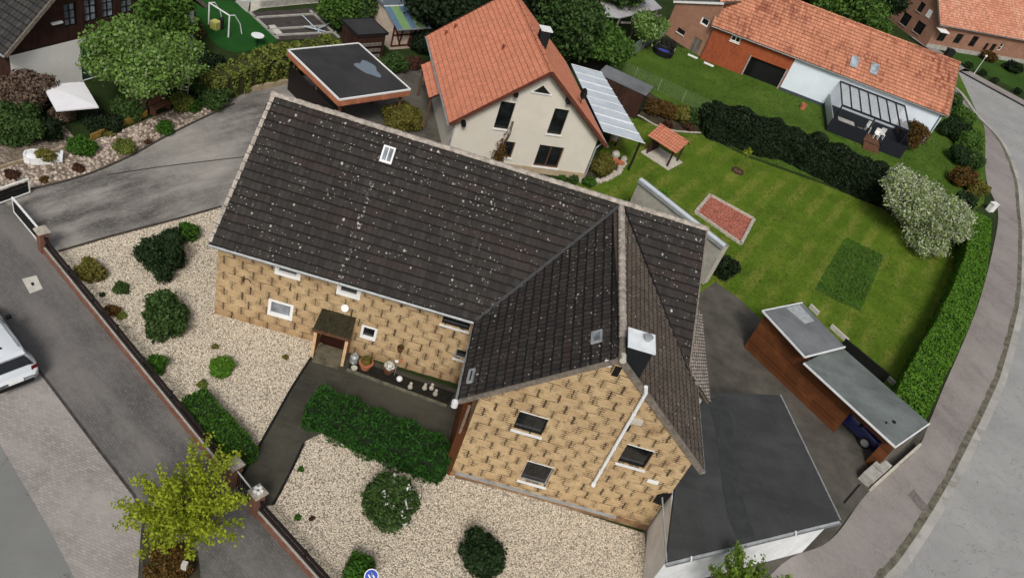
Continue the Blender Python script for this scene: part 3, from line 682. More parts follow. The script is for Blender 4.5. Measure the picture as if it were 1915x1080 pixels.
m_patch=grassmat('lush darker grass',(.04,.095,.010),(.055,.125,.013),(.085,.16,.02),1.6)
m_turf=grassmat('artificial turf',(.016,.075,.014),(.02,.095,.017),(.028,.115,.02),1.4)
sheet('driveway',[(-60,395),(-10,362)]+curve_pts([(57,355),(160,328),(241,294),(301,261),(368,227),(436,196)])+[(428,172),(536,150),(620,128),(700,112),(800,122),(835,250),(850,345),(620,420),(414,386),(321,412),(214,440),(110,470),(84,474),(30,398),(-40,330)],.004,m_drive)
sheet('courtyard',[(560,180),(640,120),(700,112),(800,120),(840,262),(845,330),(700,300),(560,240)],.008,m_court)
sheet('left_path',[(-420,120),(-40,330),(30,398),(84,474),(205,612),(340,778),(443,893),(487,948),(640,1130),(255,1130),(262,1060),(270,965),(250,925),(175,828),(100,728),(40,650),(-60,540),(-420,330)],.006,m_path)
sheet('kerbside_paving',[(-420,330),(-60,540),(40,650),(100,728),(175,828),(250,925),(268,965),(262,1130),(165,1130),(90,985),(0,830),(-200,600)],.002,m_strip)
sheet('left_road',[(-420,330),(-200,600),(0,830),(90,985),(165,1130),(-300,1200),(-900,900)],.0065,m_asph)
sheet('gravel_bed',[(88,478),(110,471),(214,441),(321,413),(414,387),(470,560),(605,640),(583,668),(548,722),(476,850),(452,888),(443,893),(340,778),(205,612)],.030,m_gravel)
sheet('gravel_bed',[(570,826),(640,790),(860,850),(850,893),(1000,930),(1205,997),(1216,1140),(650,1140),(487,948),(512,944)],.030,m_gravel)
sheet('entry_path',[(590,640),(880,735),(870,895),(700,860),(568,832),(540,890),(511,945),(487,948),(443,893),(452,886),(476,848),(548,720),(583,667)],.012,m_dark)
sheet('yard',[(1290,560),(1338,527),(1385,560),(1432,607),(1560,700),(1600,740),(1700,790),(1740,795),(1700,856),(1630,918),(1590,960),(1530,1040),(1460,1085),(1200,1140),(1205,997),(1150,850)],.004,m_yard)
sheet('lawn',[(1060,340),(1110,300),(1175,215),(1225,235),(1262,247),(1312,252),(1400,295),(1540,345),(1650,390),(1720,440),(1830,470),(1840,520),(1760,700),(1712,795),(1600,740),(1560,700),(1432,607),(1385,560),(1338,527),(1290,560),(1200,500)],.001,m_lawn)
def rag(pts,k=9,a=2.2):
    r=random.Random(2); o=[]
    for i in range(len(pts)):
        p,q=pts[i],pts[(i+1)%len(pts)]
        for j in range(k): o.append((p[0]+(q[0]-p[0])*j/k+r.uniform(-a,a),p[1]+(q[1]-p[1])*j/k+r.uniform(-a,a)))
    return o
sheet('lush_patch',rag([(1582,443),(1654,479),(1641,503),(1609,582),(1566,563),(1524,541),(1548,500)]),.0055,m_patch)
sheet('neighbour_lawn',[(1140,122),(1180,100),(1235,80),(1300,95),(1450,160),(1560,190),(1730,270),(1790,130),(1850,260),(1840,380),(1760,430),(1650,385),(1540,340),(1400,290),(1312,248),(1220,185)],.0015,m_lawn2)
sheet('planting_bed',[(-60,372),(-10,361)]+curve_pts([(57,354),(160,327),(241,293),(301,260),(368,226),(435,195)])+[(428,168),(400,176),(300,213),(235,240),(150,272),(60,300),(0,314),(-60,330)],.014,m_gravel2)
sheet('upper_bed',[(-60,328),(0,312),(60,298),(150,270),(120,235),(40,245),(-60,280)],.010,m_gravel2)
sheet('artificial_lawn',curve_pts([(340,0),(440,4),(478,26),(515,70),(500,85),(440,98),(400,80),(372,40)])+[(340,0)],.010,m_turf)
# right road and pavement
kerb=curve_pts([(1765,148),(1796,174),(1825,214),(1873,267),(1900,334),(1907,393),(1911,450),(1908,547),(1897,607),(1873,694),(1857,735),(1823,807),(1756,934),(1686,1041),(1650,1082),(1570,1180)],6)
pavl=curve_pts([(1750,160),(1790,185),(1822,216),(1841,241),(1844,334),(1866,395),(1858,460),(1836,547),(1812,614),(1763,727),(1740,783),(1710,845),(1623,920),(1552,1010),(1462,1054),(1350,1180)],6)
far=[(1700,70),(1793,134),(1915,200),(2150,330),(2500,560)]
rd=sheet('right_road',[(1660,100),(1765,148)]+kerb[1:]+[(2000,1500),(2900,1200),(2500,560),(2150,330),(1915,200),(1793,134),(1700,80)],-.004,m_asph2)
mb=MB(); 
PL=[G(*a) for a in pavl]; PK=[G(*a) for a in kerb]
for i in range(len(PL)-1):
    for (A,B,C_,D) in ((PL[i],PL[i+1],PK[i+1],PK[i]),):
        mb.face([(A.x,A.y,.02),(B.x,B.y,.02),(C_.x,C_.y,.02),(D.x,D.y,.02)][::-1])
o=mb.build('pavement',m_pave); o['kind']='structure'
m_kerb=pavers('kerb stones',(.34,.33,.31),1.0,1.0,(.4,.39,.36),(.10,.09,.06),.25,0,ws=1.2)
mb=MB()
for i in range(len(PK)-1):
    a,b=PK[i],PK[i+1]; d=(b-a).normalized(); s=Vector((-d.y,d.x,0))
    if (a-CAM).length>(a+s-CAM).length: s=s
    mb.slab([Vector((p.x,p.y,.03)) for p in (a,b,b+s*.14,a+s*.14)],Vector((0,0,-.14)))
    q=random.uniform(.28,.36)
    mb.face([Vector((p.x,p.y,.004)) for p in (a+s*.14,b+s*.14,b+s*.42,a+s*.42)])
    mb.face([Vector((p.x,p.y,.023)) for p in (a-s*q,b-s*q,b,a)],1)
m_moss=plain('mossy gutter joint',(.13,.12,.09),.95,.6,2.5,bump=.6)
o=mb.build('kerb',[m_kerb,m_moss]); o['kind']='structure'
FK=[G(*a) for a in far]; mb=MB()
for i in range(len(FK)-1):
    a,b=FK[i],FK[i+1]; d=(b-a).normalized(); s=Vector((-d.y,d.x,0)); 
    mb.slab([Vector((p.x,p.y,.12)) for p in (a,b,b+s*.2,a+s*.2)],Vector((0,0,-.13)),1)
    mb.slab([Vector((p.x,p.y,.10)) for p in (a+s*.2,b+s*.2,b+s*2.2,a+s*2.2)],Vector((0,0,-.11)),0)
o=mb.build('far_pavement',[m_pave,M_['black']]); o['kind']='structure'
# edging kerbs of beds
def edging(name,pts,wd,ht,mat,px=True,kind='structure'):
    P=[G(*a) for a in pts]; mb=MB()
    for i in range(len(P)-1):
        a,b=P[i],P[i+1]; mb.beam((a.x,a.y,ht/2),(b.x,b.y,ht/2),wd,ht)
    o=mb.build(name,mat); o['kind']=kind; return o
edging('bed_edging',curve_pts([(-10,362),(57,355),(160,328),(241,294),(301,261),(368,227),(438,195)]),.07,.09,plain('dark edging',(.07,.06,.05),.9,.4,5))
edging('bed_edging',curve_pts([(414,387),(321,413),(214,441),(110,471)]),.10,.07,plain('dark earth edge',(.05,.04,.03),.9,.4,5))
edging('path_edging',[(583,667),(548,721),(476,849),(452,888)],.09,.06,M_['black'])
edging('path_edging',[(568,830),(540,890),(511,944)],.09,.06,M_['black'])
edging('kerb_line',[(40,650),(100,728),(175,828),(250,925),(268,965),(262,1130)],.09,.03,plain('dark joint',(.055,.05,.045),.95,.5,4))
edging('driveway_joint',[(200,327),(300,312),(400,300),(470,292)],.07,.016,plain('dark joint line',(.05,.045,.04),.95,.4,5))
edging('lawn_edging',curve_pts([(1175,213),(1195,217),(1225,234),(1260,245),(1310,249)]),.12,.08,M_['stone'])
# cream gravel in relief: stones scattered on the two front beds
def stones(name,poly,dens,mat,seed,s=(.018,.038)):
    P=[G(*a) for a in poly]; xs=[p.x for p in P]; ys=[p.y for p in P]; r=np.random.default_rng(seed)
    n=int((max(xs)-min(xs))*(max(ys)-min(ys))*dens); X=r.uniform(min(xs),max(xs),n); Y=r.uniform(min(ys),max(ys),n)
    ins=np.zeros(n,bool)
    for i in range(len(P)):
        a,b=P[i],P[(i+1)%len(P)]
        c=((a.y>Y)!=(b.y>Y))&(X<(b.x-a.x)*(Y-a.y)/(b.y-a.y+1e-12)+a.x); ins^=c
    X,Y=X[ins],Y[ins]; n=len(X); c=np.stack([X,Y,np.full(n,.045)],1)
    base=np.array([(0,0,1),(1,0,0),(0,1,0),(-1,0,0),(0,-1,0)]); th=r.uniform(0,6.28,n); sz=r.uniform(*s,n); el=r.uniform(.6,1,n)
    V=np.zeros((n,5,3)); 
    for k,bv in enumerate(base):
        x=bv[0]*sz; y=bv[1]*sz*el; V[:,k,0]=x*np.cos(th)-y*np.sin(th); V[:,k,1]=x*np.sin(th)+y*np.cos(th); V[:,k,2]=bv[2]*sz*.8-(.02 if k else 0)
    V+=c[:,None]; F=[]
    idx=np.arange(n)*5; F=np.concatenate([np.stack([idx,idx+a,idx+b],1) for a,b in ((1,2),(2,3),(3,4),(4,1))])
    me=bpy.data.meshes.new(name); me.vertices.add(n*5); me.vertices.foreach_set('co',V.astype(np.float32).ravel()); me.loops.add(len(F)*3); me.loops.foreach_set('vertex_index',F.astype(np.int32).ravel()); me.polygons.add(len(F)); me.polygons.foreach_set('loop_start',(np.arange(len(F))*3).astype(np.int32)); me.update(calc_edges=True); me.validate(); me.materials.append(mat)
    o=bpy.data.objects.new(name,me); place(o,(0,0,0),None); return o
def stonemat(name,c):
    n=N(name); r=n.n('ShaderNodeNewGeometry').outputs['Random Per Island']; col=n.ramp(r,(0,mul(c,.6)),(.25,mul(c,.85)),(.7,c),(1,mul(c,1.25))); p=n.obj()
    col=n.mix(n.m('MULTIPLY',n.step(n.noise(p,.5,7,.75),.58,.74),.5),col,mul(c,.42)); return n.done(col,.9,0,.2)
ms1=stonemat('cream pebbles',(.68,.61,.50)); ms2=stonemat('pinkish cobbles',(.45,.37,.31))
tag(stones('pebbles',[(92,482),(112,474),(214,444),(321,416),(412,391),(440,560),(600,640),(581,668),(546,722),(474,850),(452,884),(340,775),(205,610)],330,ms1,3),'loose cream pebbles of the left front gravel bed','gravel',None,'stuff')
tag(stones('pebbles',[(572,830),(640,795),(850,850),(850,895),(1000,932),(1205,999),(1212,1130),(650,1130),(489,948),(513,944)],330,ms1,4),'loose cream pebbles of the bottom front gravel bed','gravel',None,'stuff')
tag(stones('cobbles',[(-40,368),(57,352),(160,325),(241,291),(301,258),(368,224),(432,194),(425,172),(300,217),(235,244),(150,276),(0,318)],26,ms2,5,(.06,.14)),'grey pink cobbles spread over the driveway bed','stones',None,'stuff')
# ================================================================ MAIN HOUSE
ZE,ZR=4.45,8.8
hb=Vector((-8.9,0.35,0))
house=thing('house','dark tiled house with tan walls and front gable in the middle of the picture','house',(1.0,1.0,0))
e0=Vector((-8.98,-.2,ZE)); e1=Vector((11.5,-.2,ZE)); r1=Vector((10.79,5.0,ZR)); r0=Vector((-8.55,5.0,ZR))
wl,wr,yg,xw,zw=2.27,11.9,-4.62,7.06,8.72
g0=Vector((wl,yg,ZE)); g1=Vector((xw,yg,zw)); g2=Vector((wr,yg,ZE))
yv=-.2+(zw-ZE)/(ZR-ZE)*5.2
gb=Vector((xw-.18,yv,zw)); v0=Vector((wl-.07,-.2,ZE)); v1=Vector((wr,-.2,ZE))
rf=MB(); roof_slope(rf,[e0,e1,r1,r0],amp=.012,lift=.055,col=.24); 
roof_slope(rf,[g1+Vector((0,0,0)),gb,v0,g0][::-1] if False else [v0,g0,g1,gb],uoff=100,amp=.012,lift=.055)
rf2=MB(); roof_slope(rf2,[g2,v1,gb,g1],course=.36,uoff=200)
# rear slope
rb0=Vector((-8.98,10.2,ZE)); rb1=Vector((11.5,10.2,ZE)); roof_slope(rf,[rb1,rb0,r0,r1],spc=2,uoff=300)
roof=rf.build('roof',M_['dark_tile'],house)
rf2.build('gable_roof_side',M_['lit_side_tile'],roof)
# roof underside and verges
n1=(e1-e0).cross(r1-e0).normalized(); n2=(g0-v0).cross(g1-v0).normalized(); n3=(v1-g2).cross(gb-g2).normalized(); n4=(rb0-rb1).cross(r0-rb1).normalized()
n1=n1 if n1.z>0 else -n1; n2=n2 if n2.z>0 else -n2; n3=n3 if n3.z>0 else -n3; n4=n4 if n4.z>0 else -n4
mb=MB(); dz=-.02
for P,n in (([e0,Vector((wl,-.2,ZE)),gb,r1,r0],n1),([v0,g0,g1,gb],n2),([g2,v1,gb,g1],n3),([rb1,rb0,r0,r1],n4)):
    mb.slab([p+Vector((0,0,dz)) for p in P],-n*.12)
mb.build('soffit',M_['soffit'],roof)
mb=MB(); bd=Vector((0,0,.0))
mb.beam(g0+Vector((0,-.03,-.07)),g1+Vector((0,-.03,-.07)),.07,.2); mb.build('verge_board',M_['barge'],roof)
mb=MB(); mb.beam(g1+Vector((0,-.03,-.07)),g2+Vector((.1,-.03,-.16)),.09,.24)
mb.build('verge_board',M_['barge'],roof)
mb=MB(); mb.beam(e0+Vector((-.04,0,-.05)),r0+Vector((-.04,0,-.05)),.07,.17); mb.build('verge_board',M_['barge'],roof)
mb=MB(); mb.beam(e1+Vector((.04,0,-.05)),r1+Vector((.04,0,-.05)),.07,.17)
mb.build('verge_board',M_['barge'],roof)
mb=MB(); ridge_caps(mb,r0-Vector((.1,0,-.03)),r1+Vector((.1,0,.03)),.15)
ridge_caps(mb,g1+Vector((0,1.0,.06)),gb+Vector((0,-.1,.05)),.14); mb.build('ridge_tiles',M_['ridge'],roof)
mb=MB(); ridge_caps(mb,g1+Vector((0,-.12,.05)),g1+Vector((0,1.0,.05)),.13); mb.build('gable_ridge_tiles',M_['barge'],roof)
# lichened verge stones on left rake
mb=MB()
for k in range(17):
    p=e0.lerp(r0,(k+.5)/17)+Vector((0,0,.05)); mb.beam(p-Vector((.02,.13,.10)),p+Vector((-.02,.14,.13)),.16,.05,0)
mb.build('verge_tiles',M_['ridge'],roof)
# valley strips
mb=MB(); mb.beam(v0+Vector((0,0,.09)),gb+Vector((-.05,-.05,.07)),.14,.03); mb.build('valley',plain('dark valley metal',(.05,.052,.055),.6,.3,4),roof)
mb=MB(); mb.beam(Vector((11.5,-.1,4.85)),gb+Vector((.1,0,.07)),.08,.03); mb.build('valley',M_['black'],roof)
# gutters
mb=MB(); gutter(mb,e0+Vector((-.05,-.08,-.03)),Vector((wl-.05,-.28,ZE-.03))); mb.build('gutter',M_['zinc'],roof)
mb=MB(); gutter(mb,Vector((wl-.08,-.25,ZE-.03)),g0+Vector((-.08,.0,-.03))); mb.build('gutter',M_['zinc'],roof)
mb=MB(); gutter(mb,g2+Vector((.07,-.1,-.03)),v1+Vector((.07,.3,-.03)))
mb.build('gutter',M_['zinc'],roof)
# walls
front=Wall((-8.85,.36,0),(3.0,.36,0)); gable=Wall((2.95,-4.66+.06,0),(11.42,-4.62,0))
def holes(wl_,L): 
    out=[]
    for q in L: h=wl_.rect(*q); wl_.holes.append(h); out.append(h)
    return out
fw_=holes(front,[[(502,557),(549,571),(546,600),(500,588)],[(674,606),(706,614),(702,638),(675,632)],[(515,495),(564,510),(560,524),(513,512)],[(631,532),(676,546),(672,560),(628,550)],[(828,592),(880,610),(874,620),(826,604)],[(852,651),(880,660),(876,676),(850,668)]])
# upper windows partly hidden by the eaves: extend upwards
for k in (2,3,4):
    h=fw_[k]; nh=(h[0],max(h[1],3.0),h[2],min(4.1,max(h[1],3.0)+.85)); front.holes[k]=nh; fw_[k]=nh
gw_=holes(gable,[[(970,768),(1026,783),(1011,818),(961,800)],[(984,860),(1036,875),(1020,909),(972,897)],[(1172,830),(1222,843),(1206,878),(1155,864)]])
doorpx=front.rect((607,617),(650,628),(640,668),(598,655)); door_h=(doorpx[0]-.1,-.02,doorpx[2]+.1,2.05); front.holes.append(door_h)
mb=MB()
front.build(mb,[(0,4.4),(front.L,4.4)])
gl=gable.L; ax=xw-2.95; gable.build(mb,[(0,ZE-.0+.45),(ax,zw-.08),(gl,ZE+.25)])
left=Wall((-8.85,9.7,0),(-8.85,.36,0)); left.build(mb,[(0,4.4),(left.L*.5,8.3),(left.L,4.4)])
wlw=Wall((2.95,.36,0),(2.95,-4.6,0)); wlw.build(mb,[(0,4.4),(wlw.L,4.4)])
wrw=Wall((11.42,-4.62,0),(11.42,.6,0)); wrw.build(mb,[(0,4.5),(wrw.L,4.5)]); wrw=Wall((10.5,.0,0),(10.5,9.7,0)); wrw.build(mb,[(0,4.3),(4.9,8.35),(wrw.L,4.5)])
back=Wall((11.42,9.7,0),(-8.85,9.7,0)); back.build(mb,[(0,4.4),(back.L,4.4)])
wall=mb.build('wall',M_['panel'],house)
mb=MB(); mb.box((-8.7,.6,.1),(2.9,9.5,4.2)); mb.box((3.1,-4.35,.1),(11.2,9.5,4.2)); mb.build('interior',M_['black'],house)
window(house,front,fw_[0],mull=1,pane='curtain',fw=.13,sill=False,recess=.09)
window(house,front,fw_[1],fw=.11,sill=False,recess=.09)
window(house,front,fw_[2],fw=.17,pane='glass',mull=1,sill=False,recess=.1); window(house,front,fw_[3],fw=.17,sill=False,recess=.1)
window(house,front,fw_[4],frame='black',fw=.04); window(house,front,fw_[5],fw=.06,frame='zinc')
for k,h in enumerate(gw_): window(house,gable,h,frame='black' if k!=1 else 'zinc',fw=.05,pane='glass' if k!=1 else 'glass',label='grey framed window' if k==1 else None)
# white outer blinds boxes above gable windows / wall trim
T=gable.T(); 
for h in gw_: mb=MB(); mb.box((h[0]-.01,.0,h[3]),(h[2]+.01,.02,h[3]+.03),0,T); mb.build('window_lintel',M_['white_metal'],house)
u0,z0=gable.px(1168,640); 
# white pipe down the gable
ua,za=gable.px(1208,718); ub,zb=gable.px(1115,903)
mb=MB(); mb.tube(gable.p(ua,za,.12),gable.p((ua+ub)/2,za-.35,.10),.075,n=10); mb.tube(gable.p((ua+ub)/2,za-.3,.1),gable.p((ua+ub)/2,zb,.1),.068,n=10); mb.tube(gable.p((ua+ub)/2,zb+.12,.1),gable.p((ua+ub)/2,zb-.02,.14),.095,n=10)
for k in (.25,.6,.85):
    z=za+(zb-za)*k; mb.box(((ua+ub)/2-.07,0,z-.02),((ua+ub)/2+.07,.16,z+.02),0,T)
pipe=mb.build('downpipe',M_['white_metal'],house)
# low metal strip along the gable foot
ua,za=gable.px(853,880); ub,zb=gable.px(1150,967); mb=MB(); zz=(za+zb)/2
mb.box((max(.05,ua),.0,zz-.03),(ub,.10,zz+.06),0,T); mb.build('drip_strip',M_['zinc'],house)
mb=MB(); mb.box((-.02,0,-.05),(gl+.0,.05,.30),0,T)
mb.build('plinth',plain('stained tan plinth',(.25,.15,.08),.9,.5,2.5,bump=.4),house)
# vents and patches
def gbox(name,x,y,w_,h_,d,mat,wl_=gable):
    u,z=wl_.px(x,y); mb=MB(); mb.box((u-w_/2,.0,z-h_/2),(u+w_/2,d,z+h_/2),0,wl_.T()); return mb.build(name,M_[mat],house)
gbox('vent_cover',1191,786,.42,.24,.10,'palegrey'); gbox('vent_hole',1172,799,.24,.34,.012,'black')
gbox('patch_plate',1221,900,.45,.2,.015,'white'); gbox('patch_plate',1137,679,.28,.3,.015,'white'); gbox('missing_panel',1153,694,.24,.5,.01,'black')
mb=MB(); u,z=gable.px(1238,928); P=[(u-.22,z-.45),(u+.22,z-.5),(u+.26,z+.1),(u+.48,z+.42),(u-.05,z+.25),(u-.22,z+.05)]
mb.slab([gable.p(a,b,.002) for a,b in P],gable.N*.012); mb.build('missing_panel',M_['black'],house)
# wall plates of front
u,z=front.px(648,569); mb=MB(); T2=front.T()
c=front.p(u,z,.25); a=front.N; e=front.U; zv=Vector((0,0,1)); tl=(a*.8+zv*.45).normalized(); s1=e; s2=tl.cross(s1)
ring=[c+(s1*math.cos(t)+s2*math.sin(t))*.165 for t in [6.283*k/20 for k in range(20)]]; mb.slab(ring,-tl*.03); mb.beam(c,front.p(u,z-.1,0),.04,.04)
mb.build('round_disc',M_['white'],house)
u,z=front.px(457,520); mb=MB(); pts=[front.p(u,z-.18,.05),front.p(u,z+.16,.06)]; mb.beam(pts[0],pts[1],.035,.04)
q=[front.p(u+.02+.36*t,z+.02+.16*math.sin(t*2.6),.06+.22*t) for t in [k/6 for k in range(7)]]; mb.path(q,.017,5); mb.build('wall_bracket',M_['black'],house)
# skylight
def skylight(parent,c,sdir,tdir,n,w_,h_,frame='white_metal',pane='curtain',bars=1,lift=.07):
    mb=MB(); T=lambda q: c+sdir*q[0]+tdir*q[1]+n*(q[2]+lift); f=.07
    mb.box((-w_/2,-h_/2,0),(w_/2,-h_/2+f*1.4,.08),0,T); mb.box((-w_/2,h_/2-f,0),(w_/2,h_/2,.08),0,T); mb.box((-w_/2,-h_/2+f*1.4,0),(-w_/2+f,h_/2-f,.08),0,T); mb.box((w_/2-f,-h_/2+f*1.4,0),(w_/2,h_/2-f,.08),0,T)
    for k in range(bars): x=-w_/2+w_*(k+1)/(bars+1); mb.box((x-.02,-h_/2+f,0),(x+.02,h_/2-f,.07),0,T)
    s=mb.build('skylight',M_[frame],parent); g=MB(); g.box((-w_/2+f*.5,-h_/2+f*.5,.01),(w_/2-f*.5,h_/2-f*.5,.045),0,T); g.build('pane',M_[pane],s); return s
tdir1=(r0-Vector((r0.x,e0.y,e0.z))).normalized(); tdir1=Vector((0,5.2,4.35)).normalized(); n1=Vector((0,-4.35,5.2)).normalized()
c=onplane(725,291,e0,n1); skylight(roof,c,Vector((1,0,0)),tdir1,n1,.52,.75)
# grey plates lying on the left gable slope
n2=Vector((-(zw-ZE),0,xw-wl)).normalized(); t2=Vector((xw-wl,0,zw-ZE)).normalized(); s2=Vector((0,-1,0))
c=onplane(1118,633,g0,n2); skylight(roof,c,s2,t2,n2,.62,.42,'zinc','curtain',0); c=onplane(883,706,g0,n2); skylight(roof,c,s2,t2,n2,.72,.26,'zinc','glass',0)
# chimney
mb=MB(); cx0,cx1,cy0,cy1=7.16,8.02,-4.45,-3.62; zc=9.18
mb.box((cx0,cy0,7.4),(cx1,cy1,zc)); ch=mb.build('chimney',M_['slate'],roof)
mb=MB(); mb.box((cx0-.07,cy0-.07,zc),(cx1+.07,cy1+.07,zc+.07)); mb.build('chimney_cap',plain('pale metal cap',(.72,.77,.80),.45,.12,3),ch)
mb=MB(); mb.lathe((cx0+.62,cy0+.5,zc+.07),[(.11,0),(.11,.16),(.16,.17),(.16,.2),(.0,.22)],14); mb.build('flue',M_['zinc'],ch)
mb=MB(); mb.box((cx0-.12,cy0-.12,7.45),(cx1+.12,cy0-.003,7.62)); mb.build('flashing',M_['zinc'],ch)
# white ridge end piece
mb=MB(); mb.tube(g1+Vector((.02,-.2,.05)),g1+Vector((.02,.1,.06)),.12,.12,12); mb.build('ridge_end_cap',M_['palegrey'],roof)
# lean-to roof on the right side
L0=[Vector((13.0,.1,3.5)),Vector((13.0,5.9,3.5)),Vector((10.8,5.9,5.449)),Vector((11.42,.1,4.9))]
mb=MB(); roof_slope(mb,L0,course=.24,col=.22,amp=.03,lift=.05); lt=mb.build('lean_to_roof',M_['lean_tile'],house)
mb=MB(); mb.slab([p-Vector((0,0,.05)) for p in L0],Vector((0,0,-.12))); mb.build('soffit',M_['soffit'],lt)
mb=MB(); mb.prism([(10.5,.3),(12.75,.3),(12.7,5.7),(10.5,5.7)],-.1,3.3); mb.build('lean_to_wall',M_['palegrey'],house)
mb=MB(); mb.tube(g0+Vector((-.12,-.02,-.10)),g0+Vector((-.12,-.26,-.12)),.13,.13,14,cap=False); mb.tube(g0+Vector((-.12,-.06,-.10)),g0+Vector((-.12,-.26,-.12)),.10,.10,14); 
mb.build('gutter_end',M_['white_metal'],roof)
mb=MB(); mb.tube(Vector((2.72,-4.55,.05)),Vector((2.72,-4.55,4.2)),.06,n=8); mb.build('corner_pipe',plain('pinkish grey pipe',(.22,.15,.12),.7,.3,4),house)
mb=MB(); mb.box((2.6,-4.66,.0),(2.93,-1.2,2.6)); mb.build('side_screen',M_['redwood'],house)
# porch
pc=MB(); du0,du1=door_h[0]-.06,door_h[2]+.06
Pz=2.28; T2=front.T()
def pq(u,d,z): return front.p(u,z,d)
A=[pq(du0-.12,1.0,Pz-.42),pq(du1+.12,1.0,Pz-.42),pq(du1+.06,.0,Pz-.08),pq(du0-.06,.0,Pz-.08)]
pr=MB(); roof_slope(pr,A,course=.22,col=.16,amp=.02,lift=.035); 
porch=pr.build('porch_roof',plain('mossy brown shingles',(.034,.030,.014),.95,.6,6,bump=.8),house)
mb=MB(); mb.slab([p-Vector((0,0,.02)) for p in A],Vector((0,0,-.16))); mb.build('soffit',M_['brownwood'],porch)
for u in (du0,du1):
    mb=MB(); mb.box((u-.05,.03,0.02),(u+.05,.88,Pz-.56),0,T2); mb.build('porch_wall',plain('honey stained wood',(.33,.17,.06),.7,.3,4),house)
    mb=MB(); mb.box((u-.065,.88,0.02),(u+.065,.93,Pz-.56),0,T2); mb.build('porch_post',plain('pale wood edge',(.62,.42,.24),.7,.2,4),house)
mb=MB(); mb.box((door_h[0],-.13,0),(door_h[2],-.08,door_h[3]),0,T2); dr=mb.build('door',plain('dark red brown door',(.035,.010,.007),.5,.3,4),house)
mb=MB(); mb.beam(front.p(door_h[0]+.12,1.0,-.05),front.p(door_h[0]+.12,1.3,-.05),.03,.03); mb.build('handle',M_['zinc'],dr)
mb=MB(); mb.box((du0+.1,.05,0),(du1-.1,1.15,.13),0,T2); mb.build('door_step',plain('mossy concrete step',(.12,.105,.07),.9,.4,3,bump=.4),house)
# courtyard slab edge in front of flower bed
mb=MB(); a=G(648,692); b=G(835,760); mb.beam((a.x,a.y,.04),(b.x,b.y,.04),.13,.10); o=mb.build('path_edging',plain('mossy edging',(.13,.125,.09),.95,.5,4,bump=.6)); o['kind']='structure'
mb=MB(); mb.prism([G(655,672),G(850,735),G(838,758),G(650,690)],.0,.05); o=mb.build('flower_bed',plain('black earth',(.012,.011,.008),.95,.5,4,bump=.8)); o['kind']='structure'
# ================================================================ GARAGE (white, flat roof)
gz=2.75; A=G(1246,1050,gz); B=G(1571,971,gz); Cc=G(1459,738,gz); D=Vector((12.1,1.1,gz)); E=G(1238,930,gz)
gar=thing('garage','white rendered flat roofed garage with dark bitumen roof against the right side of the gable','garage',((A.x+B.x)/2,(A.y+Cc.y)/2,0))
rp=[A,B,Cc,D,Vector((11.5,-4.7,gz))]
cen=sum(rp,Vector())/5
mb=MB(); mb.prism([(p.x,p.y) for p in rp],gz-.14,gz,1,0); groof=mb.build('roof',[M_['bit_garage'],M_['black']],gar)
ins=lambda p,k: Vector((p.x+(cen.x-p.x)*k,p.y+(cen.y-p.y)*k,0))
wp=[ins(A,.045),ins(B,.045),ins(Cc,.03),ins(D,.03),Vector((11.45,-4.75,0))]
mb=MB(); mb.prism([(p.x,p.y) for p in wp],-.3,gz-.14); mb.build('wall',M_['garagewhite'],gar)
up=Vector((0,0,.02))
for a,b in ((Cc,B),(A,E)): mb=MB(); mb.beam(a+up,b+up,.05,.05); mb.build('roof_edge',M_['zinc'],groof)
for k in range(1,7):
    t=k/7; a=A.lerp(Cc,t*.98); 
    P_=[A.lerp(D,t),B.lerp(Cc,t)]; mb=MB(); mb.beam(P_[0]+(P_[1]-P_[0])*.03+Vector((0,0,.003)),P_[1]-(P_[1]-P_[0])*.02+Vector((0,0,.003)),.09,.012); mb.build('felt_seam',M_['bit_garage'],groof)
sp_=[(1352,742),(1372,790),(1376,850),(1382,900),(1398,960),(1412,1000),(1380,1008),(1362,965),(1352,915),(1346,860),(1338,800),(1322,745)]
mb=MB(); mb.face([G(x,y,gz+.011) for x,y in sp_][::-1]); mb.build('damp_stain',plain('damp bitumen',(.036,.039,.039),.6,.25,3),groof)
mb=MB(); o_=Vector((.02,-.09,-.05)); gutter(mb,A+o_,B+o_,.085); mb.build('gutter',M_['zinc'],groof)
mb=MB(); q=A.lerp(B,.40)+Vector((.02,-.1,-.1)); mb.path([q,q+Vector((.0,.16,-.3)),q+Vector((0,.16,-2.3))],.035,8); mb.build('downpipe',M_['zinc'],gar)
for t,x in ((.13,.09),(.72,.09)): mb=MB(); q=A.lerp(B,t)+Vector((0,-.09,-.05)); mb.box(tuple(q-Vector((.03,.09,.02))),tuple(q+Vector((.03,.09,.05)))); mb.build('gutter_bracket',M_['white_metal'],groof)
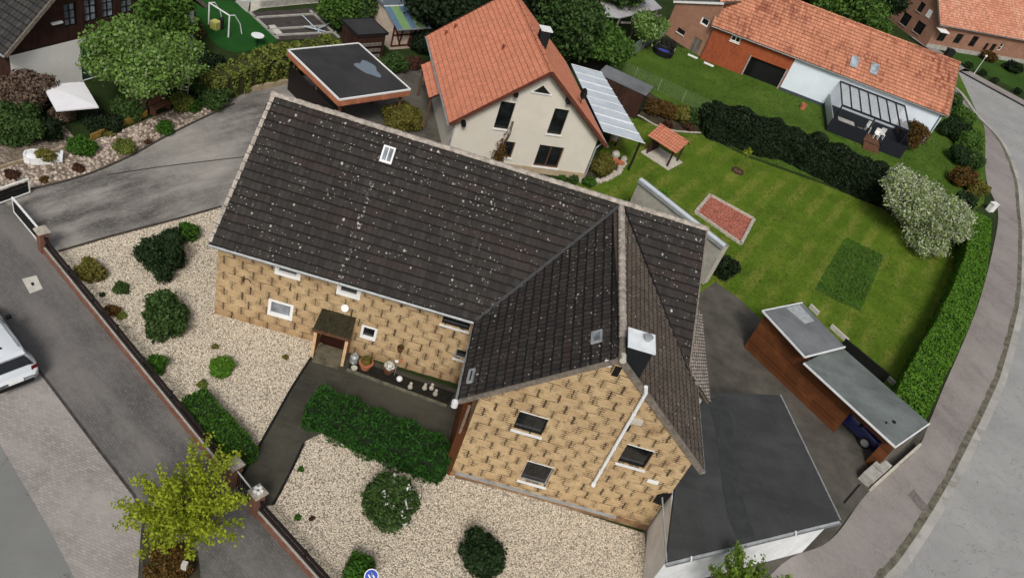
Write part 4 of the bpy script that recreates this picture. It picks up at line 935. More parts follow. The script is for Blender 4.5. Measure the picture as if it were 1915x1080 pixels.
# ================================================================ SHED (red brown boards, two roofs)
zs1,zs2=2.75,2.45
q1=GP([(1432,587),(1494,560),(1574,641),(1512,675)],zs1); q2=GP([(1500,678),(1573,645),(1736,792),(1677,835)],zs2)
shed=thing('shed','red brown boarded shed with two stepped grey flat roofs at the lawn edge','shed',(20.5,5.5,0))
def rectify(q):
    c=sum(q,Vector())/4; a=((q[1]-q[0])+(q[2]-q[3]))/4; b=((q[2]-q[1])+(q[3]-q[0]))/4; a.z=b.z=0
    bl=b.length; b=b.normalized(); p=Vector((b.y,-b.x,0)); p=p if p.dot(a)>0 else -p; a=p*a.dot(p); b=b*bl
    return [c-a-b,c+a-b,c+a+b,c-a+b]
R1=rectify(q1); R2=rectify(q2)
def flat_roof(parent,R,z,mat,edge='white_metal',th=.10,ew=.06,sides=(0,1,2,3)):
    mb=MB(); mb.prism([(p.x,p.y) for p in R],z-th,z); r=mb.build('roof',M_[mat],parent)
    for i in sides: mb=MB(); a,b=R[i],R[(i+1)%4]; mb.beam(Vector((a.x,a.y,z-.01)),Vector((b.x,b.y,z-.01)),ew,.09); mb.build('roof_edge',M_[edge],r)
    return r
fr1=flat_roof(shed,R1,zs1,'bit_shed',sides=(0,2,3)); fr2=flat_roof(shed,R2,zs2,'bit_shed2',sides=(2,3))
mb=MB(); c=R1[0].lerp(R1[1],.72).lerp(R1[3].lerp(R1[2],.72),.18); s=(R1[1]-R1[0]).normalized(); t=(R1[3]-R1[0]).normalized()
mb.slab([c+s*x+t*y+Vector((0,0,.004)) for x,y in ((-.55,-.5),(.55,-.5),(.5,.75),(-.3,.8))],Vector((0,0,.012))); mb.build('roof_patch',plain('pale felt patch',(.33,.36,.37),.8,.25,4),fr1)
mb=MB()
for x,y,r in ((.42,.83,.10),(.28,.80,.06)):
    c=R2[0].lerp(R2[1],x).lerp(R2[3].lerp(R2[2],x),y); mb.lathe((c.x,c.y,zs2),[(r,0),(r,.05),(r*.7,.06),(0,.055)],12)
mb.build('roof_outlet',M_['black'],fr2)
# front wall (towards the yard): from R1[0] to R2[3]
i1=.12
f0=G(1408,662); f1v=R2[3]-R1[0]; 
bvec=(R2[3]-R2[0]).normalized(); avec=(R2[1]-R2[0]).normalized()
F0=R1[0]+avec*.25+bvec*.15; F0.z=0; F1=R2[3]+avec*.25-bvec*.1; F1.z=0
F1=F0+bvec*(F1-F0).dot(bvec)
sw=Wall(F0,F1); 
if sw.N.dot(CAM-F0)<0: sw=Wall(F0,F1,flip=True)
L=sw.L; l1=(R1[3]-R1[0]).length
ho=sw.px(1596,772)[0]; hop=(L-2.55,-.3,L-.55,1.6); 
sw.holes.append(hop); mb=MB(); sw.build(mb,[(0,zs1-.1),(l1-.2,zs1-.1),(l1-.19,zs2-.1),(L,zs2-.1)],depth=.06)
wd=(R2[1]-R2[0]).length-.75
s2=Wall(F1,F1-sw.N*wd); s2.build(mb,[(0,zs2-.1),(wd,zs2-.1)]) if False else None
s3=Wall(F0-sw.N*wd,F0,True); s3.build(mb,[(0,zs1-.1),(wd,zs1-.1)])
s4=Wall(F1-sw.N*wd,F0-sw.N*wd,True); s4.build(mb,[(0,zs2-.1),(s4.L,zs2-.1)])
mb.build('wall',M_['redwood'],shed)
mb=MB(); 
for k in range(9):
    a=F1-sw.N*(wd*k/9+.02); b=F1-sw.N*(wd*(k+1)/9-.03); mb.slab([a+Vector((0,0,.0)),b,b+Vector((0,0,zs2-.12)),a+Vector((0,0,zs2-.12))],bvec*.03)
mb.build('end_wall',M_['greywood'],shed)
mb=MB(); mb.prism([F0-sw.N*.2+bvec*.1,F0-sw.N*wd*.95+bvec*.1,F0-sw.N*wd*.95+bvec*(L-5.0),F0-sw.N*.2+bvec*(L-5.0)],.0,2.2); mb.build('interior',M_['black'],shed)
# ================================================================ OTHER BUILDINGS
class House:
    """gabled house: u along ridge, v across (left of u); walls inset by ov"""
    def __init__(s,name,label,x,y,ang,L,W,he,hr,ov,cat='house'):
        s.o=Vector((x,y,0)); a=math.radians(ang); s.U=Vector((math.cos(a),math.sin(a),0)); s.V=Vector((-math.sin(a),math.cos(a),0)); s.L,s.W,s.he,s.hr,s.ov=L,W,he,hr,ov
        s.t=thing(name,label,cat,s.P(L/2,W/2,0))
        o=ov; k=(hr-he)/(W/2)*0
        s.near=Wall(s.P(o,o),s.P(L-o,o)); s.far=Wall(s.P(L-o,W-o),s.P(o,W-o)); s.g0=Wall(s.P(o,W-o),s.P(o,o)); s.g1=Wall(s.P(L-o,o),s.P(L-o,W-o))
    def P(s,u,v,z=0): return s.o+s.U*u+s.V*v+Vector((0,0,z))
    def roofs(s,mat,course=.34,col=.24,amp=.018,lift=.045,bargemat='barge',ridgemat=None,th=.16,both=True,spc=4):
        L,W,he,hr=s.L,s.W,s.he,s.hr; mb=MB()
        A=[s.P(0,0,he),s.P(L,0,he),s.P(L,W/2,hr),s.P(0,W/2,hr)]; B=[s.P(L,W,he),s.P(0,W,he),s.P(0,W/2,hr),s.P(L,W/2,hr)]
        roof_slope(mb,A,course,col,amp,lift,spc); roof_slope(mb,B,course,col,amp,lift,spc if both else 2,uoff=77)
        s.roof=mb.build('roof',M_[mat],s.t)
        mb=MB(); 
        for Q in (A,B):
            n=(Q[1]-Q[0]).cross(Q[2]-Q[0]).normalized(); n=n if n.z>0 else -n
            mb.slab([q-n*.015 for q in Q],-n*th)
        mb.build('soffit',M_['soffit'],s.roof)
        for u in (-.03,L+.03):
            for v in (0,W):
                mb=MB(); mb.beam(s.P(u,v,he-.04),s.P(u,W/2,hr-.04),.06,.2); mb.build('barge_board',M_[bargemat],s.roof)
        mb=MB(); ridge_caps(mb,s.P(-.05,W/2,hr+.03),s.P(L+.05,W/2,hr+.03),.12,.36); mb.build('ridge_tiles',M_[ridgemat or mat],s.roof)
        for v,sg in ((0,-1),(W,1)):
            mb=MB(); gutter(mb,s.P(0,v+sg*.08,he-.04),s.P(L,v+sg*.08,he-.04),.07); mb.build('gutter',M_['zinc'],s.roof)
    def walls(s,mat,depth=.14,which=('near','far','g0','g1')):
        o=s.ov; k=(s.hr-s.he)/(s.W/2); hz=s.he+k*o-.08
        objs=[]
        for nm in which:
            wl=getattr(s,nm); mb=MB()
            if nm in('near','far'): wl.build(mb,[(0,hz),(wl.L,hz)],depth=depth)
            else: wl.build(mb,[(0,hz),(wl.L/2,s.hr-.12),(wl.L,hz)],depth=depth)
            objs.append(mb.build('wall',M_[mat] if isinstance(mat,str) else M_[mat[nm]],s.t))
        mb=MB(); q=o+.3; mb.prism([s.P(q,q),s.P(s.L-q,q),s.P(s.L-q,s.W-q),s.P(q,s.W-q)],.05,s.he-.1); mb.build('interior',M_['black'],s.t)
        return objs
# ---- cream house
cr=House('house','cream rendered house with salmon red tiled roof behind the dark roof',7.83,20.91,108.69,11.35,10.30,2.96,7.27,.5)
g=cr.g0
H=[]
for q in ([(938,190),(966,193),(949,242),(922,240)],[(1038,203),(1065,206),(1049,252),(1022,251)],[(1009,271),(1056,276),(1042,315),(997,310)],[(943,264),(965,266),(955,296),(935,293)]):
    h=g.rect(*q); g.holes.append(h); H.append(h)
cr.walls('cream')
M_['redbarge']=plain('dark red barge',(.11,.035,.022),.7,.3,4); cr.roofs('cream_tile',.33,.21,.02,.04,bargemat='redbarge')
window(cr.t,g,H[0],frame='black',fw=.05); window(cr.t,g,H[1],frame='black',fw=.05); window(cr.t,g,H[2],frame='brownwood',fw=.07,mull=2); window(cr.t,g,H[3],frame='brownwood',fw=.06)
tri=[g.px(1016,160),g.px(1030,177),g.px(997,172)]; tri=[g.px(1016,160),g.px(1029,176),g.px(998,171)]
mb=MB(); mb.slab([g.p(a,b,.004) for a,b in tri],g.N*.02); tv=mb.build('gable_vent',M_['black'],cr.t)
mb=MB(); mb.beam(g.p(tri[2][0]-.15,(tri[1][1]+tri[2][1])/2-.05,.03),g.p(tri[1][0]+.1,(tri[1][1]+tri[2][1])/2-.05,.03),.10,.05); mb.build('sill',M_['white_metal'],tv)
mb=MB(); mb.box((-.02,0,-.1),(g.L+.02,.05,.42),0,g.T()); mb.build('plinth',plain('tan plinth',(.42,.33,.22),.9,.15,2),cr.t)
for x,y in ((963,173),(1061,186),(866,228)):
    u,z=g.px(x,y); mb=MB(); mb.box((u-.11,-.0,z-.1),(u+.11,.42,z+.14),0,g.T()); mb.build('purlin_end',M_['black'],cr.t)
mb=MB(); q=cr.P(.42,.15,0); 
for v in (.12,cr.W-.12): a=cr.P(.45,v,cr.he-.1); mb2=MB(); mb2.path([a,cr.P(.45,.42 if v<1 else cr.W-.42,cr.he-.5),cr.P(.45,.42 if v<1 else cr.W-.42,.0)],.05,8); mb2.build('downpipe',M_['zinc'],cr.t)
# chimney on ridge
cc=cr.P(4.6,cr.W/2-.55,0); mb=MB(); mb.prism([cc+cr.U*a+cr.V*b for a,b in ((-.3,-.3),(.3,-.3),(.3,.3),(-.3,.3))],6,7.8); ch=mb.build('chimney',M_['slate'],cr.roof)
mb=MB(); mb.prism([cc+cr.U*a+cr.V*b for a,b in ((-.37,-.37),(.37,-.37),(.37,.37),(-.37,.37))],7.8,7.87); mb.build('chimney_cap',M_['white_metal'],ch)
# dish
nR=Vector((0,0,0)); dz_=cr.P(1.9,1.9,0); zz=cr.he+(cr.hr-cr.he)/(cr.W/2)*1.9; c0=Vector((dz_.x,dz_.y,zz+.75)); ax=Vector((.75,-.6,.3)).normalized(); a1=ax.orthogonal().normalized(); a2=ax.cross(a1)
mb=MB(); rings=[(0.0,-.10),(.2,-.07),(.36,.0)]
for i in range(2):
    for k in range(18):
        t0,t1=6.2832*k/18,6.2832*(k+1)/18
        f=lambda r,t,d: c0+(a1*math.cos(t)+a2*math.sin(t))*r+ax*d
        mb.face([f(rings[i][0],t0,rings[i][1]),f(rings[i][0],t1,rings[i][1]),f(rings[i+1][0],t1,rings[i+1][1]),f(rings[i+1][0],t0,rings[i+1][1])])
mb.tube((dz_.x,dz_.y,zz-.1),c0,.025); mb.beam(c0-ax*.08-a2*.3,c0+ax*.35,.02,.02); mb.build('satellite_dish',M_['black'],cr.roof)
# three roof vents
nl=(cr.V*(-1)*0)
for x,y in ((833,66),(850,54),(940,93)):
    A=cr.P(0,cr.W,cr.he); n=(cr.P(1,cr.W,cr.he)-A).cross(cr.P(0,cr.W/2,cr.hr)-A).normalized(); n=n if n.z>0 else -n
    p=onplane(x,y,A,n); mb=MB(); mb.tube(p,p+Vector((0,0,.3)),.06,.05,8); mb.lathe((p.x,p.y,p.z+.28),[(.1,0),(.1,.05),(0,.09)],10); mb.build('roof_vent',plain('rust red vent',(.22,.05,.03),.7,.2,4),cr.roof)
# porch roof on the left
PU0,PU1=4.0,8.3
pr_=[cr.P(PU1,cr.W+.6,2.25),cr.P(PU0,cr.W+.6,2.25),cr.P(PU0,cr.W-.45,3.0),cr.P(PU1,cr.W-.45,3.0)]
mb=MB(); roof_slope(mb,pr_,.33,.21,.02,.04); mb2=MB(); po=mb.build('side_porch_roof',M_['cream_tile'],cr.t); mb2.slab([p-Vector((0,0,.03)) for p in pr_],Vector((0,0,-.12))); mb2.build('soffit',M_['darkwood'],po)
for u in (PU0+.1,PU1-.1):
    mb=MB(); a=cr.P(u,cr.W+.45,0); mb.beam(a,a+Vector((0,0,2.2)),.1,.1); mb.build('porch_post',M_['brownwood'],cr.t)
# creeper on the wall
h=H[3]; tr=MB(); T=g.T(); c1=g.p(h[0]-.35,.0,.12); 
cp=thing('climbing_plant','brown leafless climber on the cream gable wall beside the small window','climber',c1)
mb=MB(); 
for k in range(7): mb.path([c1+g.U*random.uniform(-.1,.15),g.p(h[0]-.2+random.uniform(-.2,.2),1.2,.12),g.p(h[0]-.05+random.uniform(-.15,.25),2.6,.12),g.p(h[0]+.1+random.uniform(-.1,.1),3.5,.1)],.018,4)
mb.build('stems',BARK,cp)
r_=np.random.default_rng(5); P=np.array([tuple(g.p(h[0]-.15+r_.normal()*.17,abs(r_.normal())*.9+.05,.12+r_.random()*.15)) for _ in range(900)]); quads_obj('leaves',leaf_mesh(P,np.tile(np.array(g.N),(len(P),1)),.07,3),L_['bronze'],cp,c1)
# ---- long house
lg=House('house','long low house with weathered orange roof, white wall and red hung tiles',16.94,48.51,-7.95,22.75,10.56,3.33,6.52,.31)
nr_=lg.near
ub=nr_.px(1474,135)[0]
hw=nr_.rect((1368,64),(1386,72),(1383,83),(1367,76)); ho=nr_.rect((1404,103),(1470,128),(1455,165),(1391,139)); ho=(ho[0],-.2,ub-.25,ho[3]-.1)
hr_=[hw,ho]
k=(lg.hr-lg.he)/(lg.W/2); hz=lg.he+k*lg.ov-.08
wA=Wall(lg.P(lg.ov,lg.ov),lg.P(lg.ov+ub,lg.ov)); wA.holes=[hw,ho]; mb=MB(); wA.build(mb,[(0,hz),(ub,hz)],depth=.25)
# hung tiles as a wall face: uv scaled by the material through metres/0.2
for f in range(len(mb.uv)): mb.uv[f]=[(a/.22,b/.16) for a,b in mb.uv[f]]
mb.build('tile_hung_wall',M_['hung_tile'],lg.t)
wB=Wall(lg.P(lg.ov+ub,lg.ov-.04),lg.P(lg.L-lg.ov,lg.ov-.04)); mb=MB(); wB.build(mb,[(0,hz),(wB.L,hz)]); mb.face([wB.p(0,-.2),wB.p(0,-.2,-.1),wB.p(0,hz,-.1),wB.p(0,hz)]); mb.build('wall',M_['bluewhite'],lg.t)
lg.walls({'far':'bluewhite','g0':'barnbrick','g1':'bluewhite'},which=('far','g0','g1'))
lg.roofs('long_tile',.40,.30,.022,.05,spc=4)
mb=MB(); mb.box((-.01,0,-.1),(wB.L,.03,.25),0,wB.T()); mb.build('plinth',plain('dark blue grey plinth',(.05,.06,.085),.8,.2,3),lg.t)
window(lg.t,wA,hw,mull=2,fw=.09)
mb=MB(); mb.box((ho[0],-.5,-.1),(ho[2],-.3,ho[3]),0,wA.T()); mb.build('dark_opening',M_['black'],lg.t)
mb=MB(); 
for (a,b,c,d) in ((ho[0]-.12,ho[0],-.1,ho[3]+.1),(ho[2],ho[2]+.12,-.1,ho[3]+.1)): mb=MB(); mb.box((a,-.02,c),(b,.05,d),0,wA.T()); mb.build('door_frame',M_['zinc'],lg.t)
gu=MB(); gu.path([lg.P(lg.L-.25,.0,lg.he-.08),lg.P(lg.L-.5,.2,lg.he-.35),lg.P(lg.L-.38,.2,.1)],.055,8); gu.build('downpipe',plain('blue grey pipe',(.13,.17,.23),.6,.15,4),lg.t)
nn=(lg.P(1,0,lg.he)-lg.P(0,0,lg.he)).cross(lg.P(0,lg.W/2,lg.hr)-lg.P(0,0,lg.he)).normalized(); tt=nn.cross(lg.U).normalized(); tt=tt if tt.z>0 else -tt
for x,y in ((1597,117),(1634,130)):
    c=onplane(x,y,lg.P(0,0,lg.he),nn)
M_['sky']=glass('roof glass reflecting sky',(.30,.34,.38),.12)
for x,y in ((1597,117),(1634,130)):
    c=onplane(x,y,lg.P(0,0,lg.he),nn); skylight(lg.roof,c,lg.U,tt,nn,.75,1.25,'zinc','sky',0)
# ---- conservatory terrace in front of the long house
a0=nr_.px(1571,153); a1_=nr_.px(1692,198); uT0,uT1=a0[0],a1_[0]; zT=min(3.2,(a0[1]+a1_[1])/2)
def lp(u,d,z): return nr_.p(u,z,d)
# find outer depth so that the front edge lands on the photo position
best=min(np.arange(1.5,5,.05),key=lambda d:(G(1570,195,2.35)-lp(uT0,d,2.35)).length)
dT=best; zF=2.35
tc=thing('terrace_cover','black framed glass terrace roof on the white wall of the long house','terrace roof',lp((uT0+uT1)/2,dT/2,0))
n8=N('clear roof glass'); n8.done((.62,.66,.68),.08); tb=n8.n('ShaderNodeBsdfTransparent'); mx=n8.n('ShaderNodeMixShader'); mx.inputs[0].default_value=.74; n8.l(n8.b.outputs[0],mx.inputs[1]); n8.l(tb.outputs[0],mx.inputs[2]); n8.l(mx.outputs[0],n8.out.inputs[0]); M_['glass_roof']=n8.mat
mb=MB(); mb.slab([lp(uT0,dT,zF),lp(uT1,dT,zF),lp(uT1,.08,zT),lp(uT0,.08,zT)],Vector((0,0,-.02))); mb.build('roof_glass',n8.mat,tc)
for k in range(8):
    u=uT0+(uT1-uT0)*k/7; mb=MB(); mb.beam(lp(u,dT,zF+.03),lp(u,.06,zT+.03),.09,.09); mb.build('rafter',M_['anth'],tc)
mb=MB(); mb.beam(lp(uT0,dT,zF),lp(uT1,dT,zF),.14,.14); mb.build('eaves_beam',M_['anth'],tc); mb=MB(); mb.beam(lp(uT0,.08,zT+.04),lp(uT1,.08,zT+.04),.1,.14); mb.build('wall_beam',M_['anth'],tc)
for u in (uT0+.05,(uT0+uT1)/2,uT1-.05): mb=MB(); mb.beam(lp(u,dT-.05,0),lp(u,dT-.05,zF),.1,.1); mb.build('post',M_['anth'],tc)
dk=thing('terrace','anthracite raised deck with steps under the glass roof of the long house','deck',lp((uT0+uT1)/2,dT/2,0))
mb=MB(); mb.box((uT0-.3,.02,0),(uT1+.4,dT+.7,.42),0,nr_.T()); mb.build('deck_floor',M_['anth'],dk)
um=uT0+(uT1-uT0)*.48
for (u0,u1) in ((uT0-.3,um),(um+1.6,uT1+.4)):
    mb=MB(); mb.box((u0,dT+.62,.42),(u1,dT+.7,1.25),0,nr_.T()); mb.build('deck_screen',M_['anth'],dk)
mb=MB(); mb.box((uT0-.3,.02,.42),(uT0-.22,dT+.6,1.3),0,nr_.T()); mb.build('side_screen',M_['zinc'],dk); mb=MB(); mb.box((uT1+.32,.02,.42),(uT1+.4,dT+.6,1.5),0,nr_.T()); mb.build('side_screen',M_['anth'],dk)
mb=MB(); mb.box((um+.05,dT-1.2,.42),(um+1.55,dT+.7,.45),0,nr_.T()); mb.build('wooden_floor',M_['brownwood'],dk)
for k in range(3): mb=MB(); mb.box((um+.1,dT+.7+k*.28,.0),(um+1.5,dT+.98+k*.28,.36-.12*k),0,nr_.T()); mb.build('step',M_['brownwood'],dk)
def simple_box_thing(name,label,cat,wall_pt,sz,mat,legs=True):
    x,y,z=wall_pt; T=nr_.T(); o=thing(name,label,cat,T((x,y,z)))
    mb=MB(); mb.box((x-sz[0]/2,y-sz[1]/2,z+sz[2]-.06),(x+sz[0]/2,y+sz[1]/2,z+sz[2]),0,T); mb.build('top',M_[mat],o)
    for a in (-1,1):
        for b in (-1,1): mb=MB(); mb.box((x+a*(sz[0]/2-.05)-.03,y+b*(sz[1]/2-.05)-.03,z),(x+a*(sz[0]/2-.05)+.03,y+b*(sz[1]/2-.05)+.03,z+sz[2]-.06),0,T); mb.build('leg',M_['zinc'],o)
    return o
simple_box_thing('table','pale grey table standing at the left end of the dark deck','table',(uT0+1.1,dT-.2,.42),(1.5,.8,.7),'concrete')
simple_box_thing('bench','light wooden bench beside the pale table on the dark deck','bench',(uT0+2.6,dT-.3,.42),(.5,.9,.45),'greywood')
for k,(du,dd,lb) in enumerate(((.5,-.9,'white garden chair under the glass roof farthest to the back of the steps'),(1.2,.0,'white garden chair close to the top step of the dark deck'),(1.75,-.5,'white garden chair right of the steps under the glass roof'))):
    T=nr_.T(); x,y=um+du,dT+dd-.6; o=thing('chair',lb,'chair',T((x,y,.45)),'white chairs on the deck')
    mb=MB(); mb.box((x-.22,y-.22,.86),(x+.22,y+.22,.9),0,T); mb.build('seat',M_['white'],o); mb=MB(); mb.box((x-.22,y-.25,.86),(x+.22,y-.21,1.35),0,T); mb.build('backrest',M_['white'],o)
    for a in (-.19,.19):
        for b in (-.19,.19): mb=MB(); mb.box((x+a-.02,y+b-.02,.45),(x+a+.02,y+b+.02,.86),0,T); mb.build('leg',M_['white'],o)
# ---- brick barn at the left end of the long house
b0,b1=G(1241,62),G(1308,106); bw=Wall(b0,b1)
if bw.N.dot(CAM-b0)<0: bw=Wall(b0,b1,flip=True)
barn=thing('barn','brick barn with white verge at the left end of the long orange roof','barn',(b0+b1)/2)
zl=bw.px(1250,17)[1]; zr_=bw.px(1338,8)[1]; 
zl=max(3,zl); LB=bw.L+.1
h1=bw.rect((1312,31),(1328,36),(1324,51),(1308,46)); h2=bw.rect((1268,52),(1282,58),(1279,66),(1265,60)); h3=bw.rect((1298,68),(1314,76),(1303,103),(1288,95)); h3=(h3[0],-.1,h3[2],h3[3])
for h in (h1,h2,h3): bw.holes.append(h)
mb=MB(); bw.build(mb,[(0,zl),(LB,zl+ (zr_-zl)*LB/max(1,bw.px(1338,8)[0]))]); 
back_=-bw.N*7
for u in (0,LB): w_2=Wall(bw.p(u,0),bw.p(u,0)+back_); w_2.build(mb,[(0,zl),(7,zl)])
mb.build('wall',M_['barnbrick'],barn)
ztop=zl+(zr_-zl)*LB/max(1,bw.px(1338,8)[0])
mb=MB(); mb.slab([bw.p(-.2,zl+.02,.15),bw.p(LB,ztop+.02,.15),bw.p(LB,ztop+.02,-7),bw.p(-.2,zl+.02,-7)],Vector((0,0,.12))); rb=mb.build('roof',M_['bit_barn'],barn)
mb=MB(); mb.beam(bw.p(-.2,zl+.08,.18),bw.p(LB,ztop+.08,.18),.07,.2); mb.build('verge_board',M_['white'],rb)
window(barn,bw,h1,fw=.13,sill=False); window(barn,bw,h2,frame='black',fw=.06)
mb=MB(); mb.box((h3[0],-.12,h3[1]),(h3[2],-.05,h3[3]),0,bw.T()); mb.build('door',M_['greywood'],barn)
# ---- far brick farmhouse
E0,E1=G(1758,46,3.1),G(1915,75,3.1); d=(E1-E0); d.z=0; an=math.degrees(math.atan2(d.y,d.x))
fh=House('farmhouse','red brick farmhouse with pale orange roof beyond the road at the top right',E0.x,E0.y,an,24,10,3.1,7.6,.35)
Hs=[]
for q in ([(1762,58),(1775,60),(1763,78),(1749,76)],[(1792,63),(1804,65),(1793,82),(1780,80)],[(1822,68),(1833,69),(1820,88),(1808,86)],[(1845,81),(1851,82),(1842,95),(1836,93)],[(1858,82),(1866,84),(1856,96),(1848,94)],[(1873,81),(1879,82),(1871,95),(1865,94)]):
    h=fh.near.rect(*q); h=(h[0],h[1],h[2],min(h[3],2.75)); fh.near.holes.append(h); Hs.append(h)
Gs=[]
for q in ([(1722,3),(1733,8),(1722,24),(1713,20)],[(1690,21),(1706,30),(1695,50),(1682,44)],[(1716,38),(1733,46),(1721,66),(1706,58)]):
    h=fh.g0.rect(*q); fh.g0.holes.append(h); Gs.append(h)
fh.walls('farbrick'); fh.roofs('far_tile',.32,.24,.03,.05)
for k,h in enumerate(Hs): window(fh.t,fh.near,h,frame='black' if k<5 else 'upvc',fw=.07,mull=1,trans=1,sill=False)
for h in Gs: window(fh.t,fh.g0,h,frame='black',fw=.08,sillmat='concrete')
u,z=fh.g0.px(1738,26); mb=MB(); mb.box((u-.35,0,z-.45),(u+.35,.06,z+.45),0,fh.g0.T()); mb.build('wall_plaque',M_['white'],fh.t)
u,z=fh.near.px(1752,56); mb=MB(); mb.slab([fh.near.p(-.2,2.55,.05),fh.near.p(1.3,2.55,.05),fh.near.p(1.3,2.4,1.0),fh.near.p(-.2,2.4,1.0)],Vector((0,0,.06))); mb.build('door_canopy',M_['white'],fh.t)
mb=MB(); mb.box((-.02,0,-.1),(fh.near.L,.06,.5),0,fh.near.T()); mb.build('plinth',M_['concrete'],fh.t)
# ---- top left house
A_=G(17,105,2.6); B_=G(150,72,2.6); d=(B_-A_); d.z=0; d.normalize(); perp=Vector((-d.y,d.x,0))
# ridge runs along perp (away); gable v-axis is -d => place origin so that gable g0 lies on A-B line
an=math.degrees(math.atan2(perp.y,perp.x)); Wt=13.0
orig=A_+d*(Wt-.5)-perp*.5; 
tl=House('house','timber fronted house with dark tiled roof and white lower wall at the top left',orig.x,orig.y,an,9,Wt,3.0,8.6,.5)
gg=tl.g0
# lower white wall and upper dark boards as separate walls
Lg=gg.L; kk=(tl.hr-tl.he)/(Wt/2); hz=tl.he+kk*tl.ov-.08
wlow=Wall(gg.P0,gg.P0+gg.U*Lg); doorh=wlow.rect((152,80),(200,60),(200,115),(150,132)); doorh=(doorh[0],.0,doorh[0]+2.6,2.3); wlow.holes.append(doorh)
mb=MB(); wlow.build(mb,[(0,2.6),(Lg,2.6)]); mb.build('wall',M_['bluewhite'] if False else plain('off white wall',(.82,.82,.79),.85,.06,1.2),tl.t)
wup=Wall(gg.P0-gg.N*.06,gg.P0-gg.N*.06+gg.U*Lg); wins=[]
for q in ([(120,8),(143,5),(142,28),(119,32)],[(158,0),(182,-4),(181,24),(157,27)],[(190,-6),(214,-10),(213,20),(189,22)],[(227,-10),(250,-14),(249,12),(226,16)]):
    h=wup.rect(*q); h=(h[0],3.35,h[2],h[3] if h[3]>4.2 else 4.6); wup.holes.append(h); wins.append(h)
mb=MB(); wup.build(mb,[(0,2.6),(0.01,hz),(Lg/2,tl.hr-.12),(Lg-.01,hz),(Lg,2.6)],z0=2.6); mb.build('timber_wall',M_['darkwood'],tl.t)
for h in wins: window(tl.t,wup,h,frame='blackgreen' if 'blackgreen' in M_ else 'black',pane='curtain',fw=.07,mull=2,trans=2,sill=False)
mb=MB(); mb.box((doorh[0],-.1,0),(doorh[2],-.05,doorh[3]),0,wlow.T()); mb.build('patio_door',glass('dark green glass',(.03,.06,.055),.1),tl.t)
tl.walls('darkwood',which=('near','far','g1')); tl.roofs('grey_tile',.38,.26,.02,.055)
u,z=wup.px(103,42); mb=MB(); mb.box((u-.25,0,z-.05),(u+.35,.16,z+.04),0,wup.T()); mb.build('white_bracket',M_['white'],tl.t)
# awning
aw=GP([(84,163),(151,148),(181,190),(108,217)],1.5); R=rectify(aw); aw_=thing('awning','square white fabric canopy beside the white wall of the timber house','canopy',(sum(R,Vector())/4).to_tuple()[:2]+(0,))
cN=sum(R,Vector())/4; mb=MB()
for i in range(4): 
    a,b=R[i],R[(i+1)%4]; mb.face([Vector((a.x,a.y,1.5)),Vector((b.x,b.y,1.5)),Vector((cN.x,cN.y,1.6))]); mb.face([Vector((a.x,a.y,1.5)),Vector((b.x,b.y,1.5)),Vector((b.x,b.y,1.42)),Vector((a.x,a.y,1.42))])
mb.build('canopy_cloth',plain('white cloth',(.76,.76,.80),.8,.04,2),aw_)
for p in R: mb=MB(); q=p.lerp(cN,.06); mb.tube((q.x,q.y,0),(q.x,q.y,1.5),.02); mb.build('pole',M_['black'],aw_)
# ---- carport
R=rectify(GP([(543,97),(667,78),(763,163),(639,191)],2.75)); zc_=2.75
cpt=thing('carport','flat roofed timber carport with puddle on its dark roof','carport',(sum(R,Vector())/4).to_tuple()[:2]+(0,))
rr_=flat_roof(cpt,R,zc_,'bit_carport',edge='white',th=.12,ew=.10)
for i in range(4):
    a,b=R[i],R[(i+1)%4]; mb=MB(); e=Vector((0,0,zc_-.24)); dd=(b-a).normalized(); 
    w3=Wall(a,b); s_=Wall(a,b); mb.box((-.02,-.05,zc_-.42),(w3.L+.02,.03,zc_-.07),0,w3.T()); 
    for f in range(len(mb.uv)): mb.uv[f]=[(0,p.z) for p in [mb.v[j] for j in mb.f[f]]]
    mb.build('fascia',M_['fascia'],rr_)
pc_=onplane(688,128,Vector((0,0,zc_)),Vector((0,0,1))); du=(R[1]-R[0]).normalized(); dv=(R[3]-R[0]).normalized(); mb=MB()
pts=[]
for k in range(28):
    t=6.2832*k/28; q=1+.18*math.sin(3*t+1)+.1*math.sin(5*t); pts.append(pc_+dv*math.cos(t)*.95*q+du*math.sin(t)*.62*q+dv*math.sin(t)*.0+Vector((0,0,.006)))
mb.face(pts); mb.build('puddle',N('puddle').done((.16,.20,.24),.08,0,.9),rr_)
for (a,b) in ((0,0),(1,0),(0,1),(1,1),(0,.5),(1,.5)):
    q=R[0].lerp(R[1],.07+a*.86); q2=R[3].lerp(R[2],.07+a*.86); p=q.lerp(q2,.05+b*.9); mb=MB(); mb.beam((p.x,p.y,0),(p.x,p.y,zc_-.15),.13,.13); mb.build('post',M_['brownwood'],cpt)
    for s_ in (dv,-dv):
        p2=p+s_*.6
        if (p2-cpt.location).dot(dv)**2 < 9: mb=MB(); mb.beam((p.x,p.y,zc_-.95),(p2.x,p2.y,zc_-.3),.09,.09); mb.build('brace',M_['brownwood'],cpt)
mb=MB(); mb.box((0,-.3,0),((R[3]-R[0]).length*.96,-.22,1.7),0,Wall(R[0],R[3]).T()); mb.build('back_wall',M_['blackwood'],cpt)
